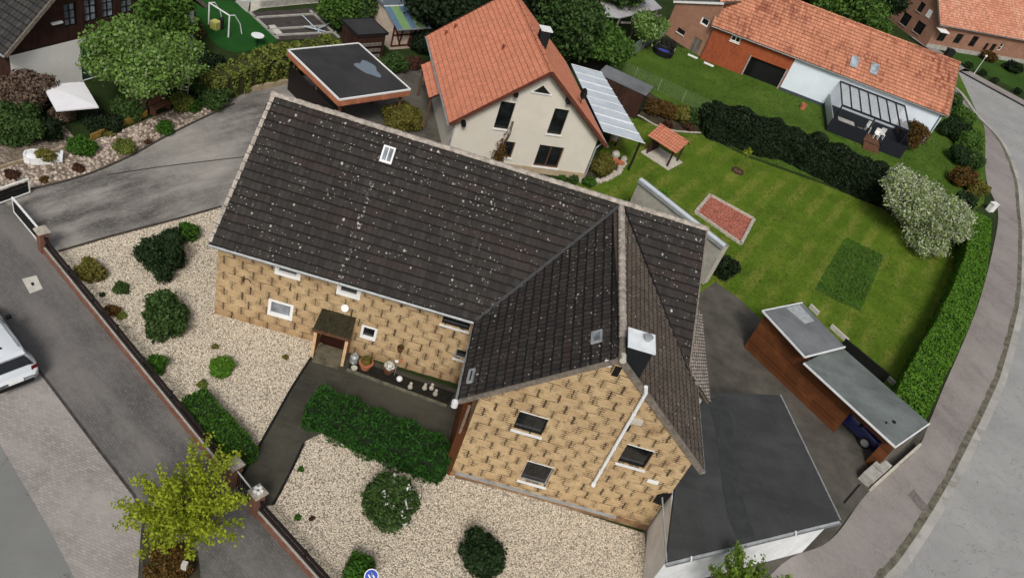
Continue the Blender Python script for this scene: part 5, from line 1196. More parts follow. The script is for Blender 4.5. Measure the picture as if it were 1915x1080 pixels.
# ---- patio cover of cream house (pale corrugated)
Pq=[G(1068,121,2.9),G(1126,137,2.35),G(1206,269,2.35),G(1128,246,2.9)]
pcv=thing('patio_cover','pale blue grey translucent patio roof on the right side of the cream house','patio roof',(sum(Pq,Vector())/4).to_tuple()[:2]+(0,))
Pq[2].z=Pq[1].z=2.35
n9=N('pale translucent sheet'); u=n9.obj(); n9.done(n9.ramp(n9.noise(u,.8,4),(.3,(.44,.50,.56)),(.7,(.56,.62,.68))),.35,0,.5)
ax0=(Pq[1]-Pq[0]); ln=(Pq[2]-Pq[1]); mb=MB(); K=60
for k in range(K):
    t0,t1=k/K,(k+1)/K; h0,h1=.03*(k%2),.03*((k+1)%2); a=Pq[0].lerp(Pq[3],t0);b=Pq[0].lerp(Pq[3],t1);c=Pq[1].lerp(Pq[2],t1);d=Pq[1].lerp(Pq[2],t0)
    mb.face([a+Vector((0,0,h0)),d+Vector((0,0,h0)),c+Vector((0,0,h1)),b+Vector((0,0,h1))])
pr1=mb.build('roof_sheet',n9.mat,pcv)
for k in range(9):
    t=k/8; a=Pq[0].lerp(Pq[3],t);d=Pq[1].lerp(Pq[2],t); mb=MB(); mb.beam(a+Vector((0,0,.05)),d+Vector((0,0,.05)),.05,.05); mb.build('glazing_bar',M_['white_metal'],pr1)
mb=MB(); mb.beam(Pq[1]-Vector((0,0,.1)),Pq[2]-Vector((0,0,.1)),.12,.16); mb.build('eaves_beam',M_['brownwood'],pcv)
for t in (.03,.33,.66,.97):
    p=Pq[1].lerp(Pq[2],t).lerp(Pq[0].lerp(Pq[3],t),.06); mb=MB(); mb.beam((p.x,p.y,0),(p.x,p.y,2.25),.13,.13); mb.build('post',M_['black'],pcv)
# ---- narrow grey roofed shed behind
R=rectify(GP([(1120,134),(1133,123),(1223,160),(1209,180)],2.2)); gs=thing('shed','narrow dark garden shed with light grey sheet roof beside the patio roof','shed',(sum(R,Vector())/4).to_tuple()[:2]+(0,))
flat_roof(gs,R,2.2,'bit_shed',sides=()); c=sum(R,Vector())/4; W4=[p.lerp(c,.07) for p in R]; mb=MB(); mb.prism(W4,-.1,2.1); mb.build('wall',M_['darkwood'],gs)
# ---- dark pergola fence with white globes
a=G(1066,112); b=G(1132,142); fn=thing('fence','low dark fence topped with white globes behind the patio roof','fence',(a+b)/2); W5=Wall(a,b)
mb=MB(); mb.box((0,-.04,0),(W5.L,.04,1.15),0,W5.T()); mb.build('panel',M_['blackwood'],fn); mb=MB(); mb.box((-.1,-.12,1.15),(W5.L+.1,.12,1.22),0,W5.T()); mb.build('rail',M_['black'],fn)
for k in range(7): p=W5.p(.2+(W5.L-.4)*k/6,1.22); mb=MB(); mb.lathe(p,[(.0,0),(.07,.02),(.10,.1),(.07,.18),(0,.2)],10); mb.build('globe',M_['white'],fn,smooth=True)
# ---- dark shed and half timbered shed at the top
R=rectify(GP([(640,38),(693,32),(724,60),(672,69)],2.2)); s5=thing('shed','dark felt roofed wooden shed behind the carport','shed',(sum(R,Vector())/4).to_tuple()[:2]+(0,)); flat_roof(s5,R,2.2,'bit_carport',edge='black',th=.14); c=sum(R,Vector())/4; W4=[p.lerp(c,.1) for p in R]; mb=MB(); mb.prism(W4,-.1,2.06); mb.build('wall',M_['darkwood'],s5)
for k in range(3): w6=Wall(W4[3],W4[2]); mb=MB(); mb.box((.3,-.0,.4+.45*k),(w6.L-.3,.12,.6+.45*k),0,w6.T() if w6.N.dot(CAM-W4[3])>0 else Wall(W4[3],W4[2],True).T()); mb.build('shelf',M_['greywood'],s5)
f1,f2=G(729,93),G(779,89); w7=Wall(f1,f2); w7=w7 if w7.N.dot(CAM-f1)>0 else Wall(f1,f2,True)
ht=thing('half_timbered_shed','small half timbered shed with blue and green striped lean-to roof','shed',(f1+f2)/2)
mb=MB(); w7.build(mb,[(0,2.0),(w7.L,2.0)]); 
for u in (0,w7.L): w8=Wall(w7.p(u,0),w7.p(u,0)-w7.N*4); w8.build(mb,[(0,2.0),(2,2.9),(4,2.9)])
mb.build('wall',plain('pinkish infill',(.50,.42,.34),.9,.2,4),ht)
T=w7.T(); Lw=w7.L; RT_=plain('dark red timber',(.10,.022,.015),.7,.3,5)
for (a,b) in (((0,.3),(Lw,.3)),((0,1.15),(Lw,1.15)),((0,1.95),(Lw,1.95)),((.03,.3),(.03,2)),((Lw*.33,1.15),(Lw*.33,2)),((Lw*.66,1.15),(Lw*.66,2)),((Lw-.03,.3),(Lw-.03,2)),((.08,1.9),(Lw*.33,.3)),((Lw*.33,1.15),(Lw*.3,.3)),((Lw*.92,1.9),(Lw*.62,.3)),((Lw*.66,1.15),(Lw*.62,.3))):
    mb=MB(); mb.beam(w7.p(a[0],a[1],.02),w7.p(b[0],b[1],.02),.11,.06,up=w7.N); mb.build('timber',RT_,ht)
A7,B7=w7.p(-.25,1.95,.75),w7.p(Lw+.35,1.95,.75); C7,D7=w7.p(Lw+.35,2.75,-1.3),w7.p(-.25,2.75,-1.3)
cols=[(.09,.16,.24),(.16,.27,.12),(.09,.15,.23),(.17,.28,.13),(.08,.13,.20)]; mats=[plain('roof strip %s'%('blue' if i%2==0 else 'green'),c,.5,.15,4) for i,c in enumerate(cols)]
cut=[0,.17,.42,.6,.84,1.0]; mb=MB()
for i in range(5):
    a,b,c,d=A7.lerp(B7,cut[i]),A7.lerp(B7,cut[i+1]),D7.lerp(C7,cut[i+1]),D7.lerp(C7,cut[i]); mb.face([a,b,c,d],i)
hr1=mb.build('striped_roof',mats,ht)
mb=MB(); mb.beam(A7,B7,.06,.1); mb.build('gutter',M_['zinc'],hr1); mb=MB(); mb.beam(D7,C7,.1,.08); mb.build('ridge_strip',M_['white_metal'],hr1)
mb=MB(); mb.slab([D7+Vector((0,0,.05)),C7+Vector((0,0,.05)),C7-w7.N*3.5,D7-w7.N*3.5],Vector((0,0,-.1))); mb.build('upper_roof',plain('blue grey sheet',(.10,.125,.15),.7,.2,3),ht)
# ---- pale corrugated roof at top
R=[G(1088,24,2.6),G(1160,33,2.6),G(1238,15,2.6),G(1215,-8,2.6),G(1100,-12,2.6)]; ps=thing('open_shed','open timber shelter with pale grey corrugated roof at the top of the picture','shelter',(sum(R,Vector())/5).to_tuple()[:2]+(0,))
n10=N('pale grey corrugated'); u=n10.obj(); s_=n10.sep(u); wv=n10.m('SINE',n10.m('MULTIPLY',n10.m('ADD',s_[0],s_[1]),26)); n10.bump(wv,.5,.05); n10.done(n10.ramp(n10.noise(u,.7,6,.7),(.3,(.36,.35,.37)),(.7,(.52,.51,.52))),.7); mb=MB(); mb.prism([(p.x,p.y) for p in R],2.5,2.6); mb.build('roof',n10.mat,ps)
for p in (R[1],R[2],R[1].lerp(R[2],.5)): mb=MB(); q=p.lerp(sum(R,Vector())/5,.1); mb.beam((q.x,q.y,0),(q.x,q.y,2.5),.14,.14); mb.build('post',M_['greywood'],ps)
for k in range(4): p,q=R[1].lerp(R[2],k/4+.05),R[1].lerp(R[2],k/4+.2); mb=MB(); mb.beam(Vector((p.x,p.y-.3,2.2-k*.05)),Vector((q.x+.3,q.y-.5,2.2)),.12,.12); mb.build('rafter_end',M_['greywood'],ps)
# ---- annex wall building behind the main house
c1,c0_=G(1355,460,2.95),G(1197,335,2.95); dA=(c1-c0_); dA.z=0; dA.normalize(); nA=Vector((dA.y,-dA.x,0)); nA=nA if nA.dot(CAM-c1)>0 else -nA
bk=(G(1379,469,2.95)-c1); wdA=max(.5,abs(bk.dot(nA)))
an_=thing('outbuilding','narrow grey rendered outbuilding with white metal coping behind the dark roof','outbuilding',c1)
mb=MB(); q=[c0_,c1,c1-nA*wdA,c0_-nA*wdA]; mb.prism([(p.x,p.y) for p in q],-.1,2.85); mb.build('wall',M_['gapegrey'],an_)
w9=Wall(c1,c1-nA*wdA); mb=MB(); mb.box((.0,.001,-.1),(wdA,.03,2.85),0,w9.T() if w9.N.dot(dA)>0 else Wall(c1,c1-nA*wdA,True).T()); mb.build('end_wall',M_['palegrey'],an_)
mb=MB(); z1=Vector((0,0,2.92)); f=lambda p,zz:Vector((p.x,p.y,zz))
mb.slab([f(c0_-nA*.15,2.95),f(c1-nA*.15,2.95),f(c1-nA*(wdA+.1),2.8),f(c0_-nA*(wdA+.1),2.8)],Vector((0,0,-.08))); ar=mb.build('roof',plain('brownish old tiles',(.17,.14,.115),.9,.5,5,bump=.8),an_)
mb=MB(); mb.beam(f(c0_,2.98),f(c1,2.98),.26,.10); mb.build('coping',plain('bluish white metal',(.58,.64,.70),.4,.1,3),ar)
mb=MB(); mb.beam(f(c0_+nA*.12,2.85),f(c1+nA*.12,2.85),.05,.22); mb.build('drip_edge',M_['zinc'],ar)
# ================================================================ FENCE, PILLARS, GATES
def pillar(label,x,y,top=(0,0),h=1.15,ball=False):
    p=G(x,y); o=thing('gate_pillar',label,'pillar',p,'brick pillars of the front fence'); mb=MB(); a=math.radians(-35)
    f=lambda s: [Vector((p.x+math.cos(a)*i*s-math.sin(a)*j*s,p.y+math.sin(a)*i*s+math.cos(a)*j*s,0)) for i,j in ((-1,-1),(1,-1),(1,1),(-1,1))]
    mb.prism(f(.19),-.1,h); mb.build('shaft',M_['brick'],o); mb=MB(); mb.prism(f(.26),h,h+.07); mb.prism(f(.22),h+.07,h+.11); mb.build('cap',M_['stone'],o)
    if ball:
        mb=MB()
        for k in range(5): mb.lathe((p.x+math.cos(k*1.3)*.12,p.y+math.sin(k*1.3)*.12,h+.1),[(0,.0),(.07,.02),(.09,.08),(.05,.14),(0,.16)],8)
        mb.build('ornament',M_['white'],o,smooth=True)
    return p
p1=pillar('brick pillar with pale cap at the end of the sliding gate by the driveway',83,468,h=1.1)
p2=pillar('brick pillar with plain stone cap left of the narrow garden gate',436,903,h=1.2)
p3=pillar('brick pillar with knobbly white ornament right of the narrow garden gate',478,956,h=1.2,ball=True)
def fence(label,a,b):
    W_5=Wall(a,b); o=thing('fence',label,'fence',(a+b)/2); T=W_5.T(); L=W_5.L
    mb=MB(); mb.box((.2,-.14,-.1),(L-.2,.14,.30),0,T); 
    for f in range(len(mb.uv)): mb.uv[f]=[(p.x*.7+p.y*.7,p.z+p.y*.3) for p in [mb.v[j] for j in mb.f[f]]]
    mb.build('plinth',M_['brick'],o)
    mb=MB(); mb.box((.2,-.03,.30),(L-.2,.09,.34),0,T); mb.build('plinth_coping',M_['concrete'],o)
    for z in (.36,.76): mb=MB(); mb.box((.2,-.02,z),(L-.2,.03,z+.17),0,T); mb.build('board',M_['blackwood'],o)
    n=int(L/2)
    for k in range(n+1): u=.25+(L-.5)*k/n; mb=MB(); mb.box((u-.04,-.07,.3),(u+.04,-.02,.90),0,T); mb.build('post',M_['black'],o)
    return o
def out(a): return a
fence('dark board fence on brick plinth between the sliding gate and the garden gate',p1,p2)
fence('dark board fence on brick plinth running from the garden gate off the bottom edge',p3,G(660,1160))
# wicket
W5=Wall(p2,p3); wk=thing('garden_gate','narrow garden gate with white top rail between two brick pillars','gate',(p2+p3)/2); T=W5.T()
mb=MB(); mb.box((.2,-.02,.95),(W5.L-.2,.02,1.0),0,T); mb.build('top_rail',M_['white'],wk)
for k in range(9): u=.25+(W5.L-.5)*k/8; mb=MB(); mb.box((u-.015,-.01,.12),(u+.015,.01,.95),0,T); mb.build('bar',M_['black'],wk)
mb=MB(); mb.box((.2,-.02,.10),(W5.L-.2,.02,.14),0,T); mb.build('bottom_rail',M_['black'],wk)
# sliding gate
def slide(label,a,b,zt=.95,cat='gate',name='sliding_gate'):
    w_=Wall(a,b); o=thing(name,label,cat,(a+b)/2); T=w_.T(); L=w_.L
    mb=MB(); mb.box((0,-.035,zt-.07),(L,.035,zt),0,T); mb.build('top_rail',M_['white'],o); mb=MB(); mb.box((0,-.035,.08),(L,.035,.14),0,T); mb.build('bottom_rail',M_['white'],o)
    for u in (0,L-.06): mb=MB(); mb.box((u,-.03,.14),(u+.06,.03,zt-.07),0,T); mb.build('stile',M_['white'],o)
    mb=MB()
    for z in (.16,.36,.56,.74):
        if z+.16<zt-.07+.02: mb=MB(); mb.box((.06,-.015,z),(L-.06,.015,z+.17),0,T); mb.build('slat',M_['black'],o)
    return o
slide('white framed sliding gate with black slats beside the driveway pillar',G(27,399),G(80,462))
slide('white framed black gate leaf at the left edge above the driveway',G(-20,390),G(57,362),.9)
# ================================================================ CARS
def car(label,paint,cen,heading,seed=0,full=True):
    o=thing('car',label,'car',cen); h=Vector((heading.x,heading.y,0)).normalized(); sd=Vector((h.y,-h.x,0)) # sd: right side
    def T(x,y,z): return Vector((cen.x,cen.y,0))+h*x+sd*y+Vector((0,0,z))
    pm=N('car paint'); pm.done(paint,.28,0,.5); pm.b.inputs['Coat Weight'].default_value=.6; pm=pm.mat
    st=[(-2.15,.72,.50,.60,.62,.50),(-2.1,.82,.38,.80,.84,.60),(-2.0,.87,.28,.93,1.02,.66),(-1.85,.89,.24,.97,1.22,.62),(-1.66,.90,.22,.98,1.44,.58),(-1.4,.90,.22,.98,1.50,.60),(-.8,.90,.22,.97,1.53,.62),(-.1,.90,.22,.96,1.52,.62),(.35,.90,.22,.95,1.45,.60),(.75,.90,.22,.94,1.22,.66),(1.1,.89,.22,.92,.98,.70),(1.6,.87,.24,.86,.90,.66),(1.95,.82,.28,.76,.80,.58),(2.15,.70,.36,.58,.62,.48)]
    rings=[]
    for x,w,zb,zs,zt,wt in st:
        R=[(0,zb),(w*.85,zb),(w*.98,zb+.1),(w,(zb+zs)/2),(w*.985,zs-.03),(w*.95,zs+.0)]
        if zt>zs+.06: R+=[(w*.93-(w*.93-wt)*.5,zs+(zt-zs)*.55),(wt+.04,zt-.05),(wt-.08,zt-.005),(0,zt+.02)]
        else: R+=[(w*.93,zs+.01),(w*.85,zt),(wt,zt+.005),(0,zt+.02)]
        rings.append([T(x,y,z) for y,z in R]+[T(x,-y,z) for y,z in R[::-1][1:-1]])
    mb=MB(); n=len(rings[0])
    for i in range(len(rings)-1):
        for k in range(n): j=(k+1)%n; mb.face([rings[i][k],rings[i][j],rings[i+1][j],rings[i+1][k]])
    mb.face(rings[0]); mb.face(rings[-1][::-1])
    mb.build('body',pm,o,smooth=True)
    def panel(name,pts,mat,th=.006,par=o,N_=None):
        P=[T(*p) for p in pts]; n_=(P[1]-P[0]).cross(P[2]-P[0]).normalized(); c=sum(P,Vector())/len(P)
        if n_.dot(c-T(0,0,.7))<0: n_=-n_
        mb=MB(); mb.slab([p+n_*.012 for p in P],n_*th); return mb.build(name,mat,par)
    gl_=M_['glass']
    panel('rear_window',[(-1.98,.60,1.07),(-1.98,-.60,1.07),(-1.74,-.54,1.36),(-1.74,.54,1.36)],gl_,.03); panel('rear_window',[(-2.0,.72,1.04),(-2.0,.58,1.07),(-1.76,.52,1.35),(-1.78,.56,1.33)],gl_,.03)
    panel('windscreen',[(.98,.66,1.05),(.98,-.66,1.05),(.42,-.56,1.44),(.42,.56,1.44)],gl_)
    for s in (1,-1):
        for (xa,xb,xc,xd) in ((-1.55,-.75,-.80,-1.45),(-.68,.05,.02,-.72),(.12,.78,.32,.10)): panel('side_window',[(xa,s*.852,1.03),(xb,s*.852,1.03),(xc,s*.70,1.40),(xd,s*.70,1.40)],gl_)
        panel('taillight',[(-2.08,s*.60,.84),(-2.02,s*.85,.84),(-1.98,s*.86,.98),(-2.02,s*.62,.98)],plain('dark red lamp',(.10,.008,.008),.3,.2,6),.02)
        panel('headlight',[(2.12,s*.40,.62),(1.98,s*.78,.64),(1.92,s*.79,.76),(2.06,s*.42,.74)],M_['curtain'],.02)
        mb=MB(); mb.box((0,0,0),(1,1,1),0,lambda q:T(.62+q[0]*.12,s*(.93+q[1]*.18),.98+q[2]*.14)); mb.build('mirror',M_['black'],o)
        for x in (-1.32,1.32):
            mb=MB(); mb.tube(T(x,s*.70,.33),T(x,s*.91,.33),.33,.33,24); wh=mb.build('wheel',M_['tyre'],o); mb=MB(); mb.tube(T(x,s*.905,.33),T(x,s*.925,.33),.22,.20,16); mb.build('rim',M_['zinc'],wh)
        mb=MB(); mb.beam(T(-1.4,s*.52,1.545),T(.2,s*.52,1.55),.035,.035); mb.build('roof_rail',M_['zinc'],o)
    panel('spoiler',[(-1.80,.58,1.46),(-1.80,-.58,1.46),(-1.60,-.56,1.50),(-1.60,.56,1.50)],pm,.03)
    panel('rear_bumper',[(-2.19,.6,.36),(-2.19,-.6,.36),(-2.17,-.62,.52),(-2.17,.62,.52)],M_['black'],.02)
    panel('number_plate',[(-2.17,.26,.56),(-2.17,-.26,.56),(-2.14,-.26,.68),(-2.14,.26,.68)],M_['white'],.03)
    mb=MB(); mb.lathe(T(-1.2,0,1.53),[(.05,0),(.03,.04),(0,.09)],8); mb.build('antenna',M_['black'],o)
    return o
hd=(G(40,650)-G(175,828)).normalized(); sdr=Vector((hd.y,-hd.x,0))
rc=G(75,698,.5); cc_=rc-sdr*.86+hd*2.12
car('white hatchback parked on the left kerbside seen from behind and above',(.66,.71,.76),Vector((cc_.x,cc_.y,0)),hd)
# dark blue car in shed
oc=F1.lerp(F0,2.55/L)-sw.N*1.6
car('dark blue car half hidden inside the red brown shed',(.012,.018,.10),Vector((oc.x,oc.y,0)),-sw.N*0+bvec)
# ================================================================ SMALL THINGS
def lathe_thing(name,label,cat,x,y,prof,mat,n=16,group=None,z=0,sx=1,parts=None):
    p=G(x,y,z+max(a[1] for a in prof)*.5); p.z=z; mb=MB(); mb.lathe(p,prof,n,sx=sx); o=mb.build(name,M_[mat],smooth=False); return tag(o,label,cat,group),p
def pot(label,x,y,r,h,kind=None,mat='terracotta',name='flower_pot',z=0):
    p=G(x,y,z+h*.6); p.z=z; o=thing(name,label,'plant pot',p); mb=MB(); mb.lathe(p,[(r*.65,0),(r*.95,h*.85),(r*1.08,h*.86),(r*1.08,h),(r*.9,h),(r*.88,h*.85),(0,h*.83)],18); mb.build('pot',M_[mat],o)
    if kind:
        q=blob_pts([(p.x,p.y,h+r*.3,r*.8,r*.8,r*.6)],260,int(x)); quads_obj('plant',leaf_mesh(q[0],q[1],.05,int(y)),L_[kind],o,p)
    return o
pot('terracotta pot with rim nearest the front door porch',684,681,.30,.42,'olive'); pot('brown pot with white flower left of the tall stake',727,690,.27,.38,'flower',mat='brownwood')
pot('small pale pot beside the grey watering can',662,689,.13,.2,None,mat='palegrey')
p=G(663,668,.3); p.z=0; wc=thing('watering_can','grey metal watering can standing by the porch','watering can',p); mb=MB(); mb.lathe(p,[(.0,0.01),(.19,.01),(.19,.38),(.1,.46),(.1,.5),(.0,.48)],16); mb.build('body',M_['zinc'],wc); mb=MB(); mb.path([p+Vector((0,-.15,.1)),p+Vector((.05,-.5,.45))],.03); mb.build('spout',M_['zinc'],wc); mb=MB(); mb.path([p+Vector((0,.17,.1)),p+Vector((0,.3,.3)),p+Vector((0,.1,.52))],.018); mb.build('handle',M_['zinc'],wc)
p=G(747,708,.12); mb=MB(); mb.lathe((p.x,p.y,0),[(0,0),(.1,.02),(.145,.12),(.11,.22),(0,.26)],16); tag(mb.build('garden_globe',M_['white'],smooth=True),'white garden globe lying in the dark bed below the wall','garden ornament')
for k,(x,y,lb) in enumerate(((768,720,'small grey figure right of the white globe in the wall bed'),(795,722,'pale stone animal figure in the middle of the wall bed'),(808,722,'pinkish figure beside the pale stone animal'),(815,733,'small pale figure nearest the courtyard hedge'))):
    p=G(x,y,.2); p.z=0; o=thing('garden_figure',lb,'garden figure',p); mb=MB(); mb.lathe(p,[(0,.0),(.11,.0),(.12,.12),(.07,.24),(.05,.28)],10); mb.build('body',M_['stone'],o,smooth=True); mb=MB(); mb.lathe(p+Vector((0,0,.26)),[(0,0),(.07,.03),(.075,.09),(0,.15)],10); mb.build('head',M_['stone'],o,smooth=True)
p=G(737,702,0); st=thing('garden_stake','thin garden stake with red and pink pinwheel flowers','garden ornament',p); mb=MB(); mb.tube(p,p+Vector((0,0,.9)),.012); mb.build('stick',M_['zinc'],st)
for k,(c,m) in enumerate((((.1,0,1.0),'terracotta'),((-.05,.05,.85),'white'))): q=p+Vector(c); mb=MB(); mb.lathe(q,[(0,0),(.09,.02),(.09,.05),(0,.06)],8); mb.build('flower_head',M_[m],st)
# wall hung pot
u,z=front.px(750,648); q=front.p(u,z-.15,.16); wp=thing('wall_pot','dark brown half pot hung on the tan wall','plant pot',q); mb=MB(); mb.lathe(q,[(.0,0),(.09,.0),(.16,.26),(.13,.27),(0,.22)],14); mb.build('pot',M_['brownwood'],wp); qb=blob_pts([(q.x,q.y,q.z+.28,.13,.13,.08)],80,3); quads_obj('plant',leaf_mesh(qb[0],qb[1],.05,3),L_['bronze'],wp,q)
# manholes
def plate(name,label,pts,mat,z,cat='manhole cover',hole=None):
    P=GP(pts); o=thing(name,label,cat,(sum(P,Vector())/len(P))); mb=MB(); mb.prism([(p.x,p.y) for p in P],z-.02,z); mb.build('slab',M_[mat],o)
    if hole: c=sum(P,Vector())/len(P); mb=MB(); mb.prism([c+(p-c)*hole for p in P],z,z+.006); mb.build('lid',M_['black'],o)
    return o
M_['paleconc']=plain('pale clean concrete',(.52,.50,.45),.85,.15,3)
plate('manhole_cover','pale concrete slab with small dark centre on the left footpath',[(41,522),(68,515),(80,540),(56,549)],'paleconc',.022,hole=.2)
M_['pavedark']=plain('darker pavement iron',(.16,.145,.135),.8,.3,5)
plate('manhole_cover','dark framed manhole cover on the curved pavement',[(1697,925),(1708,914),(1738,950),(1727,960)],'pavedark',.026,hole=None)
# electricity box
p=G(1850,394,0); bx=thing('utility_box','white utility box at the top end of the clipped hedge','utility box',p); mb=MB(); a=.5; f=lambda s:[p+Vector((math.cos(a)*i*s-math.sin(a)*j*s*.7,math.sin(a)*i*s+math.cos(a)*j*s*.7,0)) for i,j in ((-1,-1),(1,-1),(1,1),(-1,1))]
mb.prism(f(.30),0,.75); mb.build('body',M_['white'],bx); mb=MB(); mb.prism(f(.35),.75,.80); mb.build('lid',M_['white'],bx)
# sandpit
R=GP([(1327,366),(1409,411),(1385,457),(1300,398)]); sp=thing('sandpit','rectangular red sandpit with pale stone border on the lawn','sandpit',sum(R,Vector())/4); c=sum(R,Vector())/4
for i in range(4): mb=MB(); a,b=R[i],R[(i+1)%4]; mb.beam((a.x,a.y,.07),(b.x,b.y,.07),.22,.16); mb.build('border',M_['stone'],sp)
mb=MB(); mb.prism([p.lerp(c,.04) for p in R],.0,.05); mb.build('red_sand',gravelmat('red grit',(.50,.17,.12),12,(.25,.14,.06),.62,.6),sp)
# well house
Rb=rectify(GP([(1204,289),(1222,270),(1268,300),(1255,322)])); wc_=sum(Rb,Vector())/4; 
wh=thing('well_house','little tiled shelter on a pale slab in the middle of the lawn','shelter',wc_)
db=(Rb[3]-Rb[0]).normalized(); da=(Rb[1]-Rb[0]).normalized()
mb=MB(); mb.prism([wc_+da*i*1.05+db*j*1.25 for i,j in ((-1,-1),(1,-1),(1,1),(-1,1))],0,.08); mb.build('slab',M_['palegrey'],wh)
for i in (-1,1):
    for j in (-1,1): q=wc_+da*i*.75+db*j*.9; mb=MB(); mb.beam((q.x,q.y,.08),(q.x,q.y,1.5),.12,.12); mb.build('post',M_['darkwood'],wh)
for j in (-1,): mb=MB(); q=wc_+db*j*.9; mb.slab([q-da*.75+Vector((0,0,.1)),q+da*.75+Vector((0,0,.1)),q+da*.75+Vector((0,0,1.4)),q-da*.75+Vector((0,0,1.4))],db*.04); mb.build('side_panel',M_['darkwood'],wh)
zb,zt=1.45,2.0; rp_=[wc_+da*i*1.1+db*j*1.25 for i,j in ((-1,-1),(-1,1),(1,1),(1,-1))]; r1_,r2_=wc_-db*1.25+da*.25,wc_+db*1.25+da*.25
V3=lambda p,z:Vector((p.x,p.y,z))
mb=MB(); roof_slope(mb,[V3(rp_[0],zb),V3(rp_[1],zb),V3(r2_,zt),V3(r1_,zt)],.3,.2,.02,.03); roof_slope(mb,[V3(rp_[2],zb),V3(rp_[3],zb),V3(r1_,zt),V3(r2_,zt)],.3,.2,.02,.03); wr_=mb.build('roof',M_['cream_tile'],wh)
mb=MB(); ridge_caps(mb,V3(r1_,zt+.03),V3(r2_,zt+.03),.09,.3); mb.build('ridge_tiles',M_['cream_tile'],wr_)
# tree ring with sapling
p=G(1379,321); rg=thing('sapling','thin staked sapling in a round dark ring on the lawn','young tree',p); mb=MB(); N_r=24
for k in range(N_r):
    a,b=6.2832*k/N_r,6.2832*(k+1)/N_r; mb.beam((p.x+.42*math.cos(a),p.y+.42*math.sin(a),.06),(p.x+.42*math.cos(b),p.y+.42*math.sin(b),.06),.08,.12)
mb.build('ring',plain('dark red brown ring',(.06,.025,.02),.8,.3,5),rg); mb=MB(); mb.prism([(p.x+.38*math.cos(t),p.y+.38*math.sin(t)) for t in [6.2832*k/16 for k in range(16)]],0,.04); mb.build('mulch',plain('brown mulch',(.12,.07,.05),.9,.4,8),rg)
mb=MB(); mb.tube(p,p+Vector((.05,.05,1.3)),.03,.02); mb.tube(p+Vector((.05,.05,1.2)),p+Vector((.2,.15,2.0)),.018,.01); mb.tube(p+Vector((.05,.05,1.2)),p+Vector((-.2,.0,1.8)),.014,.008); mb.build('trunk',BARK,rg)
q=blob_pts([(p.x,p.y,p.z+1.7,.3,.3,.4)],60,4,inner=.1); quads_obj('leaves',leaf_mesh(q[0],q[1],.07,3),L_['lime'],rg,p)
# terracotta pots cluster by the patio corner
for x,y,r,h,lb in ((1151,302,.27,.34,'left terracotta pot of the pair under the patio roof corner'),(1160,306,.27,.34,'right terracotta pot of the pair under the patio roof corner')): pot(lb,x,y,r,h)
p=G(1152,288,.3); p.z=0; mb=MB(); mb.lathe(p,[(.1,0),(.26,.1),(.3,.35),(.2,.5),(.12,.55),(.0,.5)],12); tag(mb.build('urn',M_['palegrey']),'pale urn standing behind the terracotta pots','urn')
p=G(1148,262,.3); p.z=0; o=thing('wicker_chair','reddish wicker chair at the edge of the patio','chair',p); mb=MB(); mb.box((p.x-.3,p.y-.3,.35),(p.x+.3,p.y+.3,.42)); mb.build('seat',M_['terracotta'],o); mb=MB(); mb.lathe((p.x,p.y,.42),[(.34,0),(.38,.45),(.34,.45),(.3,.02)],14); mb.build('backrest',M_['palegrey'],o)
mb=MB(); 
for i,j in ((-.25,-.25),(.25,-.25),(.25,.25),(-.25,.25)): mb=MB(); mb.beam((p.x+i,p.y+j,0),(p.x+i,p.y+j,.36),.05,.05); mb.build('leg',M_['terracotta'],o)
# stone border around planting at cream house corner
sb=curve_pts([(1168,298),(1160,318),(1143,331),(1118,341),(1095,343),(1082,338)],4); S_=thing('stone_border','curved low border of pale stones round the planting at the cream house corner','stone border',G(1130,335)); P=[G(*a) for a in sb]
mb=MB(); rs=random.Random(3)
for i in range(len(P)-1):
    for k in range(2): q=P[i].lerp(P[i+1],k/2); mb.lathe((q.x+rs.uniform(-.1,.1),q.y+rs.uniform(-.1,.1),0),[(.0,0),(.17,.02),(.19,.14),(.1,.24),(0,.25)],7,sx=rs.uniform(.8,1.3))
mb.build('stones',M_['stone'],S_)['kind']='stuff'
sheet('planting_soil',[(1165,300),(1158,318),(1140,330),(1112,340),(1085,336),(1090,320),(1120,290),(1150,285)],.012,mg_soil)
sheet('planting_soil',[(1165,180),(1195,216),(1225,233),(1260,244),(1310,249),(1315,235),(1270,205),(1225,180),(1205,165)],.016,mg_soil)
# goal
gp=thing('football_goal','white tubular football goal on the artificial lawn','goal',G(410,56)); hgt=1.55
a,b=G(390,46),G(427,70); up=Vector((0,0,hgt)); bk1,bk2=G(381,24),G(415,66)
for nm,x,y in (('post',a,a+up),('post',b,b+up),('crossbar',a+up,b+up)): mb=MB(); mb.tube(x,y,.05,n=8); mb.build(nm,M_['white'],gp)
d_=(b-a).normalized(); bkv=Vector((-d_.y,d_.x,0)); bkv=bkv if bkv.dot(bk1-a)>0 else -bkv
for x in (a,b): mb=MB(); mb.path([x+up,x+bkv*.45+up*.96,x+bkv*.95+up*.5,x+bkv*1.15],.035,6); mb.build('back_strut',M_['white'],gp)
# round table
p=G(482,66,.75); p.z=0; rt=thing('round_table','round white pedestal table on the artificial lawn','table',p); mb=MB(); mb.lathe((p.x,p.y,.72),[(0,0),(.42,0),(.42,.04),(0,.04)],24); mb.build('table_top',M_['white'],rt); mb=MB(); mb.tube((p.x,p.y,0),(p.x,p.y,.72),.04); mb.build('pedestal',M_['black'],rt)
